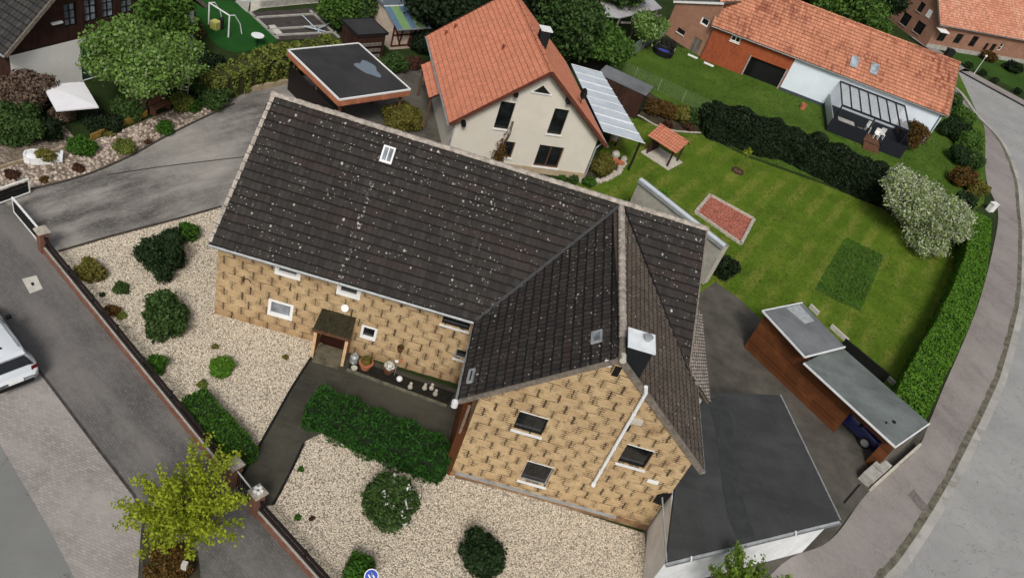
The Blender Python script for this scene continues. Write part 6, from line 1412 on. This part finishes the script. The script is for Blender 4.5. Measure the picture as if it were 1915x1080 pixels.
# terrace with curbs
R=GP([(466,24),(585,16),(632,70),(520,74)]); sheet('dark_terrace',[(466,24),(585,16),(634,72),(520,76)],.03,plain('dark terrace gravel',(.055,.045,.042),.9,.4,2,bump=.4))
for k,(a,b) in enumerate((((466,24),(520,74)),((476,35),(590,28)),((500,57),(612,50)),((512,68),(628,62)),((580,22),(634,72)))): mb=MB(); a,b=G(*a),G(*b); mb.beam((a.x,a.y,.07),(b.x,b.y,.07),.16,.12); o=mb.build('terrace_kerb',M_['concrete']); o['kind']='structure'
mb=MB(); mb.prism(GP([(502,50),(513,49),(528,64),(518,70)]),.03,.10); tag(mb.build('stepping_slab',M_['paleconc']),'pale slab on the lower left corner of the dark terrace','slab')
for k,((a,b),lb) in enumerate(((((565,33),(600,68)),'pale blue pole pointing down right across the dark terrace'),(((568,55),(608,65)),'pale pole lying lowest on the dark terrace'),(((590,63),(621,48)),'pale pole pointing up right on the dark terrace'))): mb=MB(); a,b=G(*a),G(*b); mb.tube((a.x,a.y,.18+.06*k),(b.x,b.y,.18+.06*k),.045,n=6); tag(mb.build('pole',plain('pale blue pole',(.42,.52,.58),.5,.1,3)),lb,'pole')
a,b=G(487,14),G(594,4); W8=Wall(a,b); mb=MB(); mb.box((0,-.1,0),(W8.L,.1,.5),0,W8.T()); tag(mb.build('low_wall',M_['concrete']),'low grey wall above the dark terrace','wall')
sheet('upper_paving',[(470,-20),(468,24),(488,16),(594,6),(600,-30)],.02,M_['palegrey'])
sheet('garden_path',[(440,4),(455,-12),(470,-10),(463,25),(455,18)],.024,M_['concrete'])
pc=G(445,-22); pool=thing('paddling_pool','pale blue pool rim at the top edge above the artificial lawn','pool',pc); mb=MB()
for k in range(28):
    a,b=6.2832*k/28,6.2832*(k+1)/28; mb.beam((pc.x+2.0*math.cos(a),pc.y+2.0*math.sin(a),.2),(pc.x+2.0*math.cos(b),pc.y+2.0*math.sin(b),.2),.25,.4)
mb.build('rim',plain('pale rim',(.5,.56,.58),.5,.1,2),pool); mb=MB(); mb.lathe((pc.x,pc.y,.25),[(0,0),(1.9,0)],28); mb.build('water',glass('pool water',(.06,.16,.20),.05),pool)
# yellow toy + dark feeder
p=G(403,46,.3); p.z=0; mb=MB(); a=.5; mb.prism([p+Vector((math.cos(t+a)*.36,math.sin(t+a)*.36,0)) for t in (0,1.57,3.14,4.71)],.0,.55); tag(mb.build('toy_box',plain('pale yellow plastic',(.55,.52,.16),.5,.1,3)),'pale yellow box behind the football goal posts','box')
p=G(415,42,.5); p.z=0; mb=MB(); mb.lathe(p,[(0,0),(.12,0),(.12,.7),(.15,.75),(0,.95)],12); tag(mb.build('post',M_['black']),'dark bollard with cap right of the yellow box','bollard')
# ladder
a,b=G(344,175),G(352,112,2.6); ld=thing('ladder','white metal ladder leaning beside the maple tree','ladder',a); d_=(b-a); sdv=Vector((1,.3,0)).normalized()*.2
for s_ in (-1,1): mb=MB(); mb.beam(a+sdv*s_,b+sdv*s_,.05,.05); mb.build('stile',M_['white'],ld)
for k in range(1,9): q=a+d_*k/9; mb=MB(); mb.beam(q-sdv,q+sdv,.035,.035); mb.build('rung',M_['white'],ld)
R=[G(342,100,2.6),G(359,102,2.6),G(357,134,2.0),G(341,130,2.0)]; mb=MB(); mb.slab(R,Vector((0,0,-.06))); tag(mb.build('sun_shade',M_['white']),'small white board above the ladder beside the maple','board')
# boat shaped planter
bp=thing('planter','white boat shaped planter with pointed end on the cobbled bed','planter',G(80,298)); a=G(48,298); b=G(116,301); ax_=(b-a); Lp=ax_.length; ax_.normalize(); sx_=Vector((-ax_.y,ax_.x,0)); prof=[]
outl=[(-.05,0),(0,.28),(.25,.42),(.6,.40),(1.1,.30),(Lp*.7,.20),(Lp-.1,.14)]
Lr=[a+ax_*u+sx_*v for u,v in outl]; Rr=[a+ax_*u-sx_*v for u,v in outl][::-1]
ring=Lr+Rr; mb=MB(); n_=len(ring); cc2=a+ax_*Lp*.4
for k in range(n_):
    p,q=ring[k],ring[(k+1)%n_]; mb.beam((p.x,p.y,.17),(q.x,q.y,.17),.09,.34)
mb.build('hull',M_['white_metal'],bp); mb=MB(); e=a+ax_*Lp; mb.beam((e+sx_*.42)+Vector((0,0,.3)),(e-sx_*.42)+Vector((0,0,.3)),.12,.14); mb.build('cross_bar',M_['white_metal'],bp); mb=MB(); mb.face([Vector((p.x,p.y,.24)) for p in ring]); mb.build('soil',mg_soil,bp)
mb=MB(); mb.lathe(a+ax_*.28+Vector((0,0,.25)),[(0,.12),(.25,.08),(.34,0)],14); mb.build('bow_cover',M_['white_metal'],bp)
q=blob_pts([(cc2.x+.3,cc2.y,.4,.5,.35,.25)],700,9); quads_obj('plants',leaf_mesh(q[0],q[1],.06,2),L_['olive'],bp,cc2)
# yellow board edge + low wall along the planting bed
def lowwall(name,label,a,b,ht,th,mat,cat='low wall'):
    a,b=G(*a),G(*b); w_=Wall(a,b); mb=MB(); mb.box((0,-th/2,-.05),(w_.L,th/2,ht),0,w_.T()); return tag(mb.build(name,M_[mat]),label,cat)
M_['ochre']=plain('ochre board',(.30,.19,.04),.8,.4,4); M_['curb']=plain('sandstone curb',(.34,.27,.18),.9,.25,4,bump=.4)
lowwall('board_edge','ochre yellow board edging right half behind the cobbled bed',(170,262),(275,216),.35,.06,'ochre','board edging')
lowwall('bed_wall','long thin dark edging left part behind the cobbled bed',(-30,325),(168,264),.16,.10,'curb','edging')
lowwall('curb_wall','pale sandstone curb under the yellowish hedge by the driveway',(431,178),(537,156),.3,.25,'curb','low wall')
# bench between maple and driveway
p=G(300,200,.3); p.z=0; bn=thing('garden_bench','dark wooden garden bench with backrest below the maple tree','bench',p); dB=(G(318,192)-G(283,208)).normalized(); sB=Vector((-dB.y,dB.x,0))
TB=lambda q:p+dB*q[0]+sB*q[1]+Vector((0,0,q[2]))
for nm,a,b in (('seat',(-.65,-.22,.4),(.65,.22,.46)),('backrest',(-.65,.2,.5),(.65,.25,.9)),('leg',(-.6,-.2,0),(-.52,.2,.4)),('leg',(.52,-.2,0),(.6,.2,.4))): mb=MB(); mb.box(a,b,0,TB); mb.build(nm,M_['brownwood'],bn)
# concrete slabs wall by the pavement
a,b=G(1626,917),G(1714,838); W_r=Wall(a,b); cw=thing('low_wall','low pale wall of leaning concrete slabs beside the pavement at the shed end','wall',(a+b)/2); T=W_r.T()
mb=MB(); mb.box((0,-.06,-.05),(W_r.L,.06,.42),0,T); mb.build('wall',M_['palegrey'],cw)
sg=1 if W_r.N.dot(G(1600,860)-a)>0 else -1
for k in range(2): mb=MB(); mb.box((.1+k*1.0,sg*.12,0),(1.0+k*1.0,sg*.75,.5+.05*k),0,T); mb.build('slab_stack',M_['concrete'],cw)
lowwall('threshold','dark joint of the yard entrance between garage and slabs',(1578,940),(1608,905),.03,.08,'black','threshold')
# white timbers behind the shed
for (a,b,lb) in (((1513,574),(1528,589),'short cream timber behind the upper shed roof'),((1552,612),(1583,640),'long cream timber behind the middle of the shed'),((1608,667),(1620,676),'short cream timber behind the lower shed roof'),((1648,700),(1672,722),'cream timber near the hedge end behind the shed')):
    lowwall('timber',lb,a,b,.28,.12,'paleconc','timber')
lowwall('dark_gap_strip','black strip for the dark gap behind the lower shed roof',(1570,648),(1652,716),.7,.10,'black','screen')  # black strip added to stand for the dark gap between the timbers
# black trampoline / loungers at the brick barn
p=G(1241,95,.3); p.z=0; tp=thing('paddling_tub','round black tub with blue water beside the brick barn','tub',p); mb=MB(); mb.lathe(p,[(0,0),(.95,0),(1.0,.5),(.8,.5),(.75,.35),(0,.35)],22); mb.build('tub',M_['black'],tp); mb=MB(); mb.lathe(p+Vector((0,-.1,.37)),[(0,0),(.5,0)],18,sx=1.1,sy=.6); mb.build('water',plain('blue water',(.03,.06,.40),.2,.4,3),tp)
q=p+Vector((.3,2.2,0)); lg_=thing('lounger','black slatted lounger between the tub and the brick barn','lounger',q); 
for k in range(4): mb=MB(); mb.box((q.x-.95+k*.5,q.y-.8,.35),(q.x-.55+k*.5,q.y+.8,.42)); mb.build('slat_panel',M_['black'],lg_)
for i in (-.9,.9): mb=MB(); mb.box((q.x+i-.04,q.y-.8,0),(q.x+i+.04,q.y+.8,.35)); mb.build('leg',M_['zinc'],lg_)
for (x,y,lb) in ((1295,107,'thin white board lying by the brick barn door'),(1325,122,'white board lying in front of the hung tile wall')):
    a=G(x-9,y-4); b=G(x+9,y+4); mb=MB(); mb.beam((a.x,a.y,.08),(b.x,b.y,.08),.2,.12); tag(mb.build('board',M_['white']),lb,'board')
p=G(1503,198,.3); p.z=0; o=thing('fire_bowl','small rusty fire barrel on the neighbour lawn','barrel',p); mb=MB(); mb.lathe(p,[(.26,0),(.28,.5),(.24,.5),(.22,.1),(0,.1)],14); mb.build('barrel',M_['terracotta'],o)
# wire fence along neighbour lawn
def wirefence(label,a,b,ht=1.2,mat='zinc',net=None):
    a,b=G(*a),G(*b); w_=Wall(a,b); o=thing('wire_fence',label,'fence',(a+b)/2); T=w_.T(); n=max(2,int(w_.L/2.2))
    for k in range(n+1): mb=MB(); p=w_.p(w_.L*k/n,0); mb.tube(p,p+Vector((0,0,ht)),.03,n=6); mb.build('post',M_[mat],o)
    mb=MB()
    for z in np.arange(.08,ht+.01,.17): mb.beam(w_.p(0,z),w_.p(w_.L,z),.012,.012)
    k=0
    for u in np.arange(0,w_.L,.20): mb.beam(w_.p(u,0),w_.p(u,ht),.010,.010,up=w_.N)
    mb.build('mesh',M_[mat],o); return o
M_['greenwire']=plain('grey green wire',(.20,.26,.17),.6,.2,4); M_['palewire']=plain('pale grey wire',(.30,.36,.35),.6,.2,4)
wirefence('green wire mesh fence running along the neighbour lawn to the dark hedge',(1140,128),(1320,212),1.1,'greenwire')
wirefence('grey wire mesh fence from the white globes up to the brick barn',(1138,132),(1240,66),1.3,'palewire')
# street lamp, bin
p=G(1820,140); o=thing('street_sign_post','slim pale post at the roadside before the farmhouse garden','post',p); mb=MB(); mb.tube(p,p+Vector((0,0,2.3)),.04,.03); mb.build('pole',M_['white_metal'],o); mb=MB(); mb.lathe(p+Vector((0,0,2.3)),[(.05,0),(.14,.1),(.1,.25),(0,.3)],10); mb.build('head',M_['white'],o)
p=G(1772,105,.5); p.z=0; o=thing('wheelie_bin','black wheelie bin behind the orange ridge at the roadside','bin',p); mb=MB(); mb.prism([p+Vector((i*.4,j*.4,0)) for i,j in ((-1,-1),(1,-1),(1,1),(-1,1))],0,1.3); mb.build('bin_body',M_['black'],o); mb=MB(); mb.prism([p+Vector((i*.45,j*.45,0)) for i,j in ((-1,-1),(1,-1),(1,1),(-1,1))],1.3,1.38); mb.build('lid',M_['slate'],o)
# blue round road sign at the bottom edge
p=G(694,1078,.0); h_=G(694,1078,1.7); sg_=thing('road_sign','round blue road sign with white edge at the bottom edge','road sign',(h_.x,h_.y,0)); mb=MB(); mb.tube((h_.x,h_.y,0),(h_.x,h_.y,1.9),.03); mb.build('pole',M_['zinc'],sg_)
nv=Vector((.15,-.5,.85)).normalized(); a1=nv.orthogonal().normalized(); a2=nv.cross(a1); c=h_+Vector((0,0,.05)); mb=MB(); mb.slab([c+(a1*math.cos(t)+a2*math.sin(t))*.24 for t in [6.2832*k/28 for k in range(28)]],-nv*.02); mb.build('white_rim',M_['white'],sg_)
mb=MB(); mb.slab([c+nv*.004+(a1*math.cos(t)+a2*math.sin(t))*.21 for t in [6.2832*k/28 for k in range(28)]],nv*.004); mb.build('blue_disc',plain('sign blue',(.01,.06,.42),.4,.05,2),sg_)
for s_ in (-.06,.06): mb=MB(); mb.slab([c+nv*.01+a1*x+a2*y for x,y in ((s_-.02,-.1),(s_+.02,-.1),(s_+.02,.1),(s_-.02,.1))],nv*.003); mb.build('white_symbol',M_['white'],sg_)
p=G(345,1064,.3); p.z=0; mb=MB(); mb.prism([p+Vector((i*.09,j*.09,0)) for i,j in ((-1,-1),(1,-1),(1,1),(-1,1))],0,.7); tag(mb.build('marker_post',M_['paleconc']),'pale concrete marker post below the yellow green street tree','post')
p=G(160+0,842); 
# ================================================================ PLANTS
# trees
L_['lime2']=leafmat('green young leaves',[(.10,.20,.02),(.16,.28,.03),(.24,.36,.05),(.08,.15,.015)],.35)
def tr(name,label,cx,cy,rpx,zc,kind,n,leaf,zr=None,k=6,seed=1,core=.5,spread=.6,inner=.35,sub=.5,flat=.8,cat='tree',trunk=.12):
    c=G(cx,cy,zc); r=rpx/ppm(cx,cy,zc); zr=zr or r*flat; rr=random.Random(seed); crown=[(0,0,zc,r*.62,r*.62,zr*.75)]
    for i in range(k):
        a=6.283*i/k+rr.uniform(-.4,.4); q=r*spread*rr.uniform(.8,1.1); crown.append((q*math.cos(a),q*math.sin(a),zc+rr.uniform(-.45,.45)*zr,r*rr.uniform(.32,.48)*sub/.5,r*rr.uniform(.32,.48)*sub/.5,zr*rr.uniform(.32,.5)))
    return tree(name,label,(c.x,c.y,0),zc+zr*.3,crown,kind,n,leaf,trunk,cat,None,core,10,None,seed,inner)
tr('maple_tree','large light green leafy tree in front of the white walled timber house',270,108,95,3.4,'maple',27000,.10,seed=4,k=12,flat=.6,core=.22,trunk=.16,inner=.1,spread=.68)
spray_tree('street_tree','small yellow green tree with young sparse leaves by the left footpath',350,940,118,2.5,'lime',9,nb=84,leaf=.06,per=80)
tr('blossom_tree','round white blossoming tree at the right side of the lawn',1732,392,106,2.0,'blossom',28000,.10,seed=6,k=10,core=.45,flat=.52,inner=.45,spread=.55)
spray_tree('street_tree','yellow green tree top rising from the bottom edge before the white garage',1400,1096,80,3.0,'lime2',12,nb=46,leaf=.06,per=80)
tr('broadleaf_tree','dark green tree directly right of the cream house chimney',1070,38,75,3.6,'rhodo',9000,.17,seed=15,k=7,core=.6)
tr('broadleaf_tree','round mid green tree left of the wire fence corner',1138,78,50,2.6,'green',7000,.15,seed=16,core=.6)
tr('broadleaf_tree','small bright green tree before the pale corrugated roof',1212,52,33,2.0,'maple',4000,.13,seed=17,core=.5)
tr('broadleaf_tree','big fresh green tree behind the orange roof ridge',1600,20,72,4.5,'green',11000,.2,seed=18,k=8,core=.6)
tr('dark_tree','very dark tree behind the upper edge of the salmon roof',838,20,80,3.2,'deep',7000,.2,seed=19,core=.75)
tr('dark_tree','very dark tree at the top between the striped shed and salmon roof',895,-28,70,3.5,'deep',5000,.2,seed=20,core=.75)
tr('dark_tree','dark tree behind the cream house chimney at the top edge',1000,-22,60,4,'deep',5000,.2,seed=21,core=.7)
tr('garden_tree','green tree at the top right of the timber house roof',300,25,62,3.0,'green',7000,.14,seed=22,core=.5)
tr('background_tree','dark tree at the top edge between barn and orange roof tree',1480,-60,90,4,'deep',5000,.25,seed=24,core=.7)
tr('background_tree','green tree at the top edge left of the pale corrugated roof',1160,-25,60,4,'rhodo',5000,.2,seed=25,core=.6)
tr('background_tree','light green shrub tree at the top edge above the dark felt shed',640,5,42,2.0,'green',4500,.14,seed=26,core=.6)
tr('background_tree','dark leafy tree left of the blue green striped shed roof',682,12,32,1.8,'rhodo',3500,.13,seed=27,core=.6)
tr('background_tree','pale green tree in the gap right of the striped shed',760,-25,45,2.5,'hedge',3500,.16,seed=28,core=.6)
tr('background_tree','dark tree at the top beside the far farmhouse gable',1668,8,26,3,'deep',3000,.2,seed=29,core=.7)
tr('background_tree','tree beyond the farmhouse at the top right corner',1700,-60,60,4,'rhodo',3500,.25,seed=30,core=.7)
# shrubs in the gravel
S=shrub
S('shrub','dark evergreen shrub with upright tips in the left front gravel',300,474,46,'dark',leaf=.07)
S('shrub','small round bright green shrub touching the dark evergreen',356,434,20,'box',leaf=.06); S('shrub','dark tip shrub between the dark evergreen and the small round one',322,445,22,'dark',leaf=.06)
S('shrub','low olive green shrub beside the fence near the gate pillar',168,508,30,'olive',h=.7,leaf=.06,dens=.9)
S('shrub','big rounded rhododendron in the middle of the left gravel bed',314,590,48,'rhodo',h=1.3,leaf=.08)
S('shrub','small green bush with yellow tips near the entry path',413,685,25,'hedge',h=.6,leaf=.05)
S('shrub','small dark green bush against the fence beside the left gravel',291,679,21,'box',h=.7,leaf=.06)
S('grass_tuft','little spiky grey green tuft in the left gravel',226,538,15,'rhodo',h=.35,leaf=.05,core=0,cat='plant'); S('grass_tuft','tiny dark tuft left of the rhododendron',191,551,5,'dark',h=.15,leaf=.04,core=0,cat='plant')
S('perennial','bronze feathery plant with yellow spots by the fence',210,580,13,'bronze',h=.4,leaf=.05,core=0,cat='plant'); S('perennial','yellowish low plant beside the bronze feathery plant',226,590,9,'gold',h=.2,leaf=.04,core=0,cat='plant')
S('perennial','small yellow flowering plant at the upper end of the box hedge',378,718,9,'gold',h=.2,leaf=.04,core=0,cat='plant')
S('weed','small brown green weed in the gravel above the yellow tipped bush',401,648,6,'olive',h=.12,leaf=.04,core=0,cat='plant'); S('weed','tiny weed in the gravel near the entry path bend',534,668,6,'olive',h=.10,leaf=.04,core=0,cat='plant')
S('weed','tiny weed at the top of the bottom gravel bed',563,877,5,'box',h=.10,leaf=.04,core=0,cat='plant'); S('weed','small green weed in the bottom gravel bed left part',557,967,6,'box',h=.12,leaf=.04,core=0,cat='plant'); S('weed','tiny brown weed next to the small green weed',583,969,4,'red',h=.10,leaf=.04,core=0,cat='plant')
S('flowering_shrub','round dark shrub with white flowers in the bottom gravel',725,938,60,'rhodo',h=1.5,leaf=.075,flowers=60)
S('shrub','dark ragged shrub at the bottom centre of the gravel',908,1040,52,'dark',h=1.3,leaf=.065); S('shrub','round dark green shrub beside the blue road sign',674,1060,32,'box',h=1.0,leaf=.065)
S('shrub','young twiggy shrub peeking over the garden gate pillars',430,872,10,'twig',h=.8,leaf=.04,core=0,cat='shrub')
# box hedge & conifer hedge
hedge('box_hedge','clipped low green hedge behind the fence beside the garden gate',[G(363,735,.8),G(400,778,.8),G(440,822,.8),G(462,848,.8)],1.0,.85,'box',leaf=.055,rough=.05)
P=[G(585,745,1.0),G(640,770,1.0),G(700,800,1.0),G(760,822,1.0),G(812,845,1.0),G(840,862,1.0)]
hedge('conifer_hedge','broad bright green loose hedge filling the courtyard before the gable',P,[1.3,1.5,1.6,1.6,1.5,1.2],1.15,'conifer',leaf=.12,rough=.2,dens=1.9,asp=.22)
# right clipped hedge
Pr=[G(a,b,1.6) for a,b in ((1838,402),(1832,440),(1826,490),(1806,548),(1782,605),(1755,655),(1728,705),(1708,750),(1700,775))]
hedge('clipped_hedge','long curved clipped green hedge between the lawn and the pavement',Pr,[1.3,1.6,1.6,1.7,1.75,1.8,1.8,1.8,1.6],1.65,'hedge',leaf=.065,rough=.06,dens=1.0)
# dark long hedge between the lawns
Pd=[G(a,b,1.1) for a,b in ((1328,222),(1375,236),(1425,256),(1475,268),(1520,290),(1565,312),(1610,334),(1655,352))]
o=hedge('conifer_hedge','long dark thick conifer hedge between the two lawns',Pd,[2.6,2.7,2.5,2.2,2.3,2.2,2.2,2.0],2.1,'deep',leaf=.10,rough=.14,dens=1.5)
BL=[]; rs=random.Random(5)
for k in range(70):
    t=rs.random()*6.98; i=int(t); p=Pd[i].lerp(Pd[i+1],t-i); hh=rs.uniform(.7,2.15); r=rs.uniform(.5,.95); BL.append((p.x+rs.uniform(-.8,.8),p.y+rs.uniform(-.8,.8),hh,r,r,r*.8))
P,d=blob_pts(BL,42000,8,inner=.6); quads_obj('top_growth',leaf_mesh(P,d,.10,8),L_['deep'],o,G(1480,300))
# yellowish hedge behind carport
P=[G(a,b,1.5) for a,b in ((392,148),(430,131),(472,115),(520,101),(572,88),(628,76))]
hedge('yellowish_hedge','loose yellowish green hedge leading from the maple to the carport',P,[1.3,1.4,1.6,1.6,1.5,1.3],1.6,'gold',leaf=.12,rough=.28,dens=1.2)
# planting bed shrubs
S('shrub','green bush beside the ochre edging on the cobbled bed',150,272,27,'box',h=.8,leaf=.07); S('shrub','small golden shrub in the middle of the cobbled bed',232,274,20,'gold',h=.6,leaf=.06); S('shrub','little round dark green bush near the driveway end of the cobbled bed',308,240,17,'box',h=.6,leaf=.06)
S('shrub','small dark red shrub below the boat planter',146,314,11,'red',h=.3,leaf=.05,cat='plant'); S('shrub','flat reddish brown plant left of the boat planter',23,326,15,'red',h=.15,leaf=.05,cat='plant'); S('shrub','tiny brown plant below the boat planter near the gate leaf',82,336,9,'bronze',h=.15,leaf=.04,core=0,cat='plant')
S('shrub','small dark plant on the cobbles right of the golden shrub',277,265,7,'red',h=.15,leaf=.04,core=0,cat='plant'); S('shrub','small ochre plant under the ochre edging',205,248,12,'olive',h=.2,leaf=.05,core=0,cat='plant')
S('shrub','dark green bush at the upper end of the driveway curve',402,180,32,'rhodo',h=1.2,leaf=.08); S('shrub','olive yellow shrub right of the garden bench',343,192,24,'gold',h=.9,leaf=.08); S('shrub','dark shrub between the olive shrub and the driveway bush',362,198,15,'box',h=.7,leaf=.07)
# left mass
S('bare_shrub','large brown leafless shrub below the white wall at the left edge',48,165,50,'twig',h=2.0,leaf=.10,dens=1.2,core=.5); S('shrub','dark green shrub at the left edge under the brown shrub',30,232,50,'rhodo',h=1.6,leaf=.09); S('shrub','dark low shrub left of the white canopy foot',85,240,32,'deep',h=1.0,leaf=.08); S('shrub','dark green ground shrub above the ochre edging',185,228,34,'deep',h=.7,leaf=.08); S('shrub','dark shaded shrub under the maple tree',240,200,34,'rhodo',h=.9,leaf=.08); S('bare_shrub','brown twiggy shrub right of the white canopy',120,215,22,'twig',h=.6,leaf=.07,core=0)
S('shrub','dark green shrub beside the ladder foot',375,150,32,'rhodo',h=1.3,leaf=.09); S('shrub','bronze shrub behind the football goal',350,60,30,'bronze',h=1.2,leaf=.09); S('shrub','dark shrub between ladder and yellowish hedge',400,118,26,'deep',h=1.2,leaf=.09); S('shrub','green shrub left of the football goal',335,28,34,'green',h=1.6,leaf=.1)
S('shrub','big rounded yellow olive bush between the carport and the cream house',750,218,40,'olive',h=1.6,leaf=.08)
S('shrub','dark green shrub below the half timbered shed',735,118,26,'rhodo',h=1.2,leaf=.09); S('shrub','dark shrub right of the half timbered shed',790,80,26,'deep',h=1.6,leaf=.1); S('shrub','reddish low planting before the salmon roof edge',775,118,20,'red',h=.5,leaf=.07)
S('shrub','round olive bush at the cream house corner',1125,308,28,'olive',h=1.3,leaf=.07); S('shrub','small round bush below the cream gable',1073,336,9,'rhodo',h=.5,leaf=.06); S('shrub','dark small shrub on the stone border',1102,340,14,'box',h=.6,leaf=.06); S('shrub','tiny round bush left under the cream gable',1050,333,7,'box',h=.4,leaf=.05); S('shrub','green trailing plant right behind the annex coping',1240,362,12,'hedge',h=.5,leaf=.06)
S('shrub','dark shrub at the end of the grey outbuilding',1363,500,22,'deep',h=1.4,leaf=.07)
for x,y,r,kd,lb in ((1190,190,24,'dark','dark shrub at the patio end of the planting strip'),(1222,200,22,'bronze','brown grass like shrub in the planting strip'),(1246,205,24,'bronze','larger bronze shrub in the middle of the planting strip'),(1272,213,20,'olive','olive shrub in the planting strip near the wire fence'),(1296,215,20,'rhodo','green shrub next to the dark conifer hedge start'),(1250,232,9,'red','low red brown plant at the lawn edge of the planting strip'),(1288,238,10,'red','red ground plant close to the dark conifer hedge')): S('shrub',lb,x,y,r,kd,h=1.2 if r>12 else .4,leaf=.09)
for x,y,r,kd,lb,hh in ((1782,186,22,'rhodo','green roadside shrub at the orange roof corner',1.6),(1800,215,26,'green','fresh green roadside shrub below the roof corner',1.6),(1785,240,26,'dark','dark roadside shrub behind the fresh green one',1.8),(1812,262,28,'green','bright green shrub halfway along the pavement',1.7),(1822,300,22,'rhodo','mid green shrub right at the pavement edge',1.6),(1798,290,24,'dark','dark shrub on the lawn side of the pavement hedge',1.6),(1803,330,30,'bronze','bronze green shrub above the white blossom tree',1.5),(1828,350,20,'olive','olive shrub at the pavement near the utility box',1.3),(1808,375,20,'dark','dark shrub between blossom tree and clipped hedge',1.4)): S('shrub',lb,x,y,r,kd,h=hh,leaf=.10)
S('conifer','copper brown upright conifer at the right end of the glass terrace',1706,250,24,'bronze',h=2.6,leaf=.1,cat='conifer')
# far garden strip
sheet('far_garden',[(1765,110),(1800,118),(1925,180),(1925,105),(1870,112),(1790,92)],.02,grassmat('far garden grass',(.03,.07,.012),(.04,.09,.015),(.06,.12,.02)))
for x,y,r in ((1812,122,7),(1838,137,7),(1860,150,7),(1903,170,7)): S('round_bush','round clipped dark bush in the row before the brick farmhouse, at x %d'%x,x,y,r,'dark',h=.7,leaf=.1,cat='bush',group='clipped bushes before the farmhouse')
S('shrub','dark spreading shrub before the farmhouse wall',1850,105,16,'bronze',h=1.2,leaf=.12); S('shrub','dark shrub at the right edge before the farmhouse',1895,125,18,'deep',h=1.2,leaf=.12)
# red brown underplanting at the street tree
sheet('tree_bed',[(264,985),(290,1000),(370,1030),(380,1130),(255,1130)],.016,mg_soil)
S('ground_cover','reddish brown ground cover plants under the yellow green street tree',318,1052,42,'bronze',h=.45,leaf=.06,core=.4,cat='plants')
labs={'at x 1812':'first from the left','at x 1838':'second from the left','at x 1860':'third from the left','at x 1903':'rightmost'}
for ob in C.objects:
    if 'label' in ob:
        for k,v in labs.items():
            if k in ob['label']: ob['label']=ob['label'].replace(k,v)

gl_=[(.06,.11,.012),(.11,.18,.018),(.17,.23,.03),(.085,.15,.015),(.21,.24,.05)]
grass('grass','short mown grass blades of the main lawn',[(1060,340),(1110,300),(1175,215),(1225,235),(1262,247),(1312,252),(1400,295),(1540,345),(1650,390),(1720,440),(1830,470),(1800,560),(1730,700),(1600,740),(1560,700),(1432,607),(1385,560),(1338,527),(1290,560),(1200,500)],75,gl_,.07,21)
grass('grass','short grass blades of the neighbour lawn',[(1140,122),(1180,100),(1235,80),(1300,95),(1450,160),(1560,190),(1730,270),(1790,180),(1830,280),(1840,380),(1760,430),(1650,385),(1540,340),(1400,290),(1312,248),(1220,185)],45,[(.04,.085,.012),(.07,.125,.02),(.11,.16,.03)],.08,22)
grass('grass','longer dark green grass with pale flecks in the rectangular lawn patch',[(1582,443),(1654,479),(1641,503),(1609,582),(1566,563),(1524,541),(1548,500)],150,[(.035,.09,.012),(.055,.135,.016),(.07,.16,.02),(.03,.085,.012),(.18,.22,.09)],.09,23)
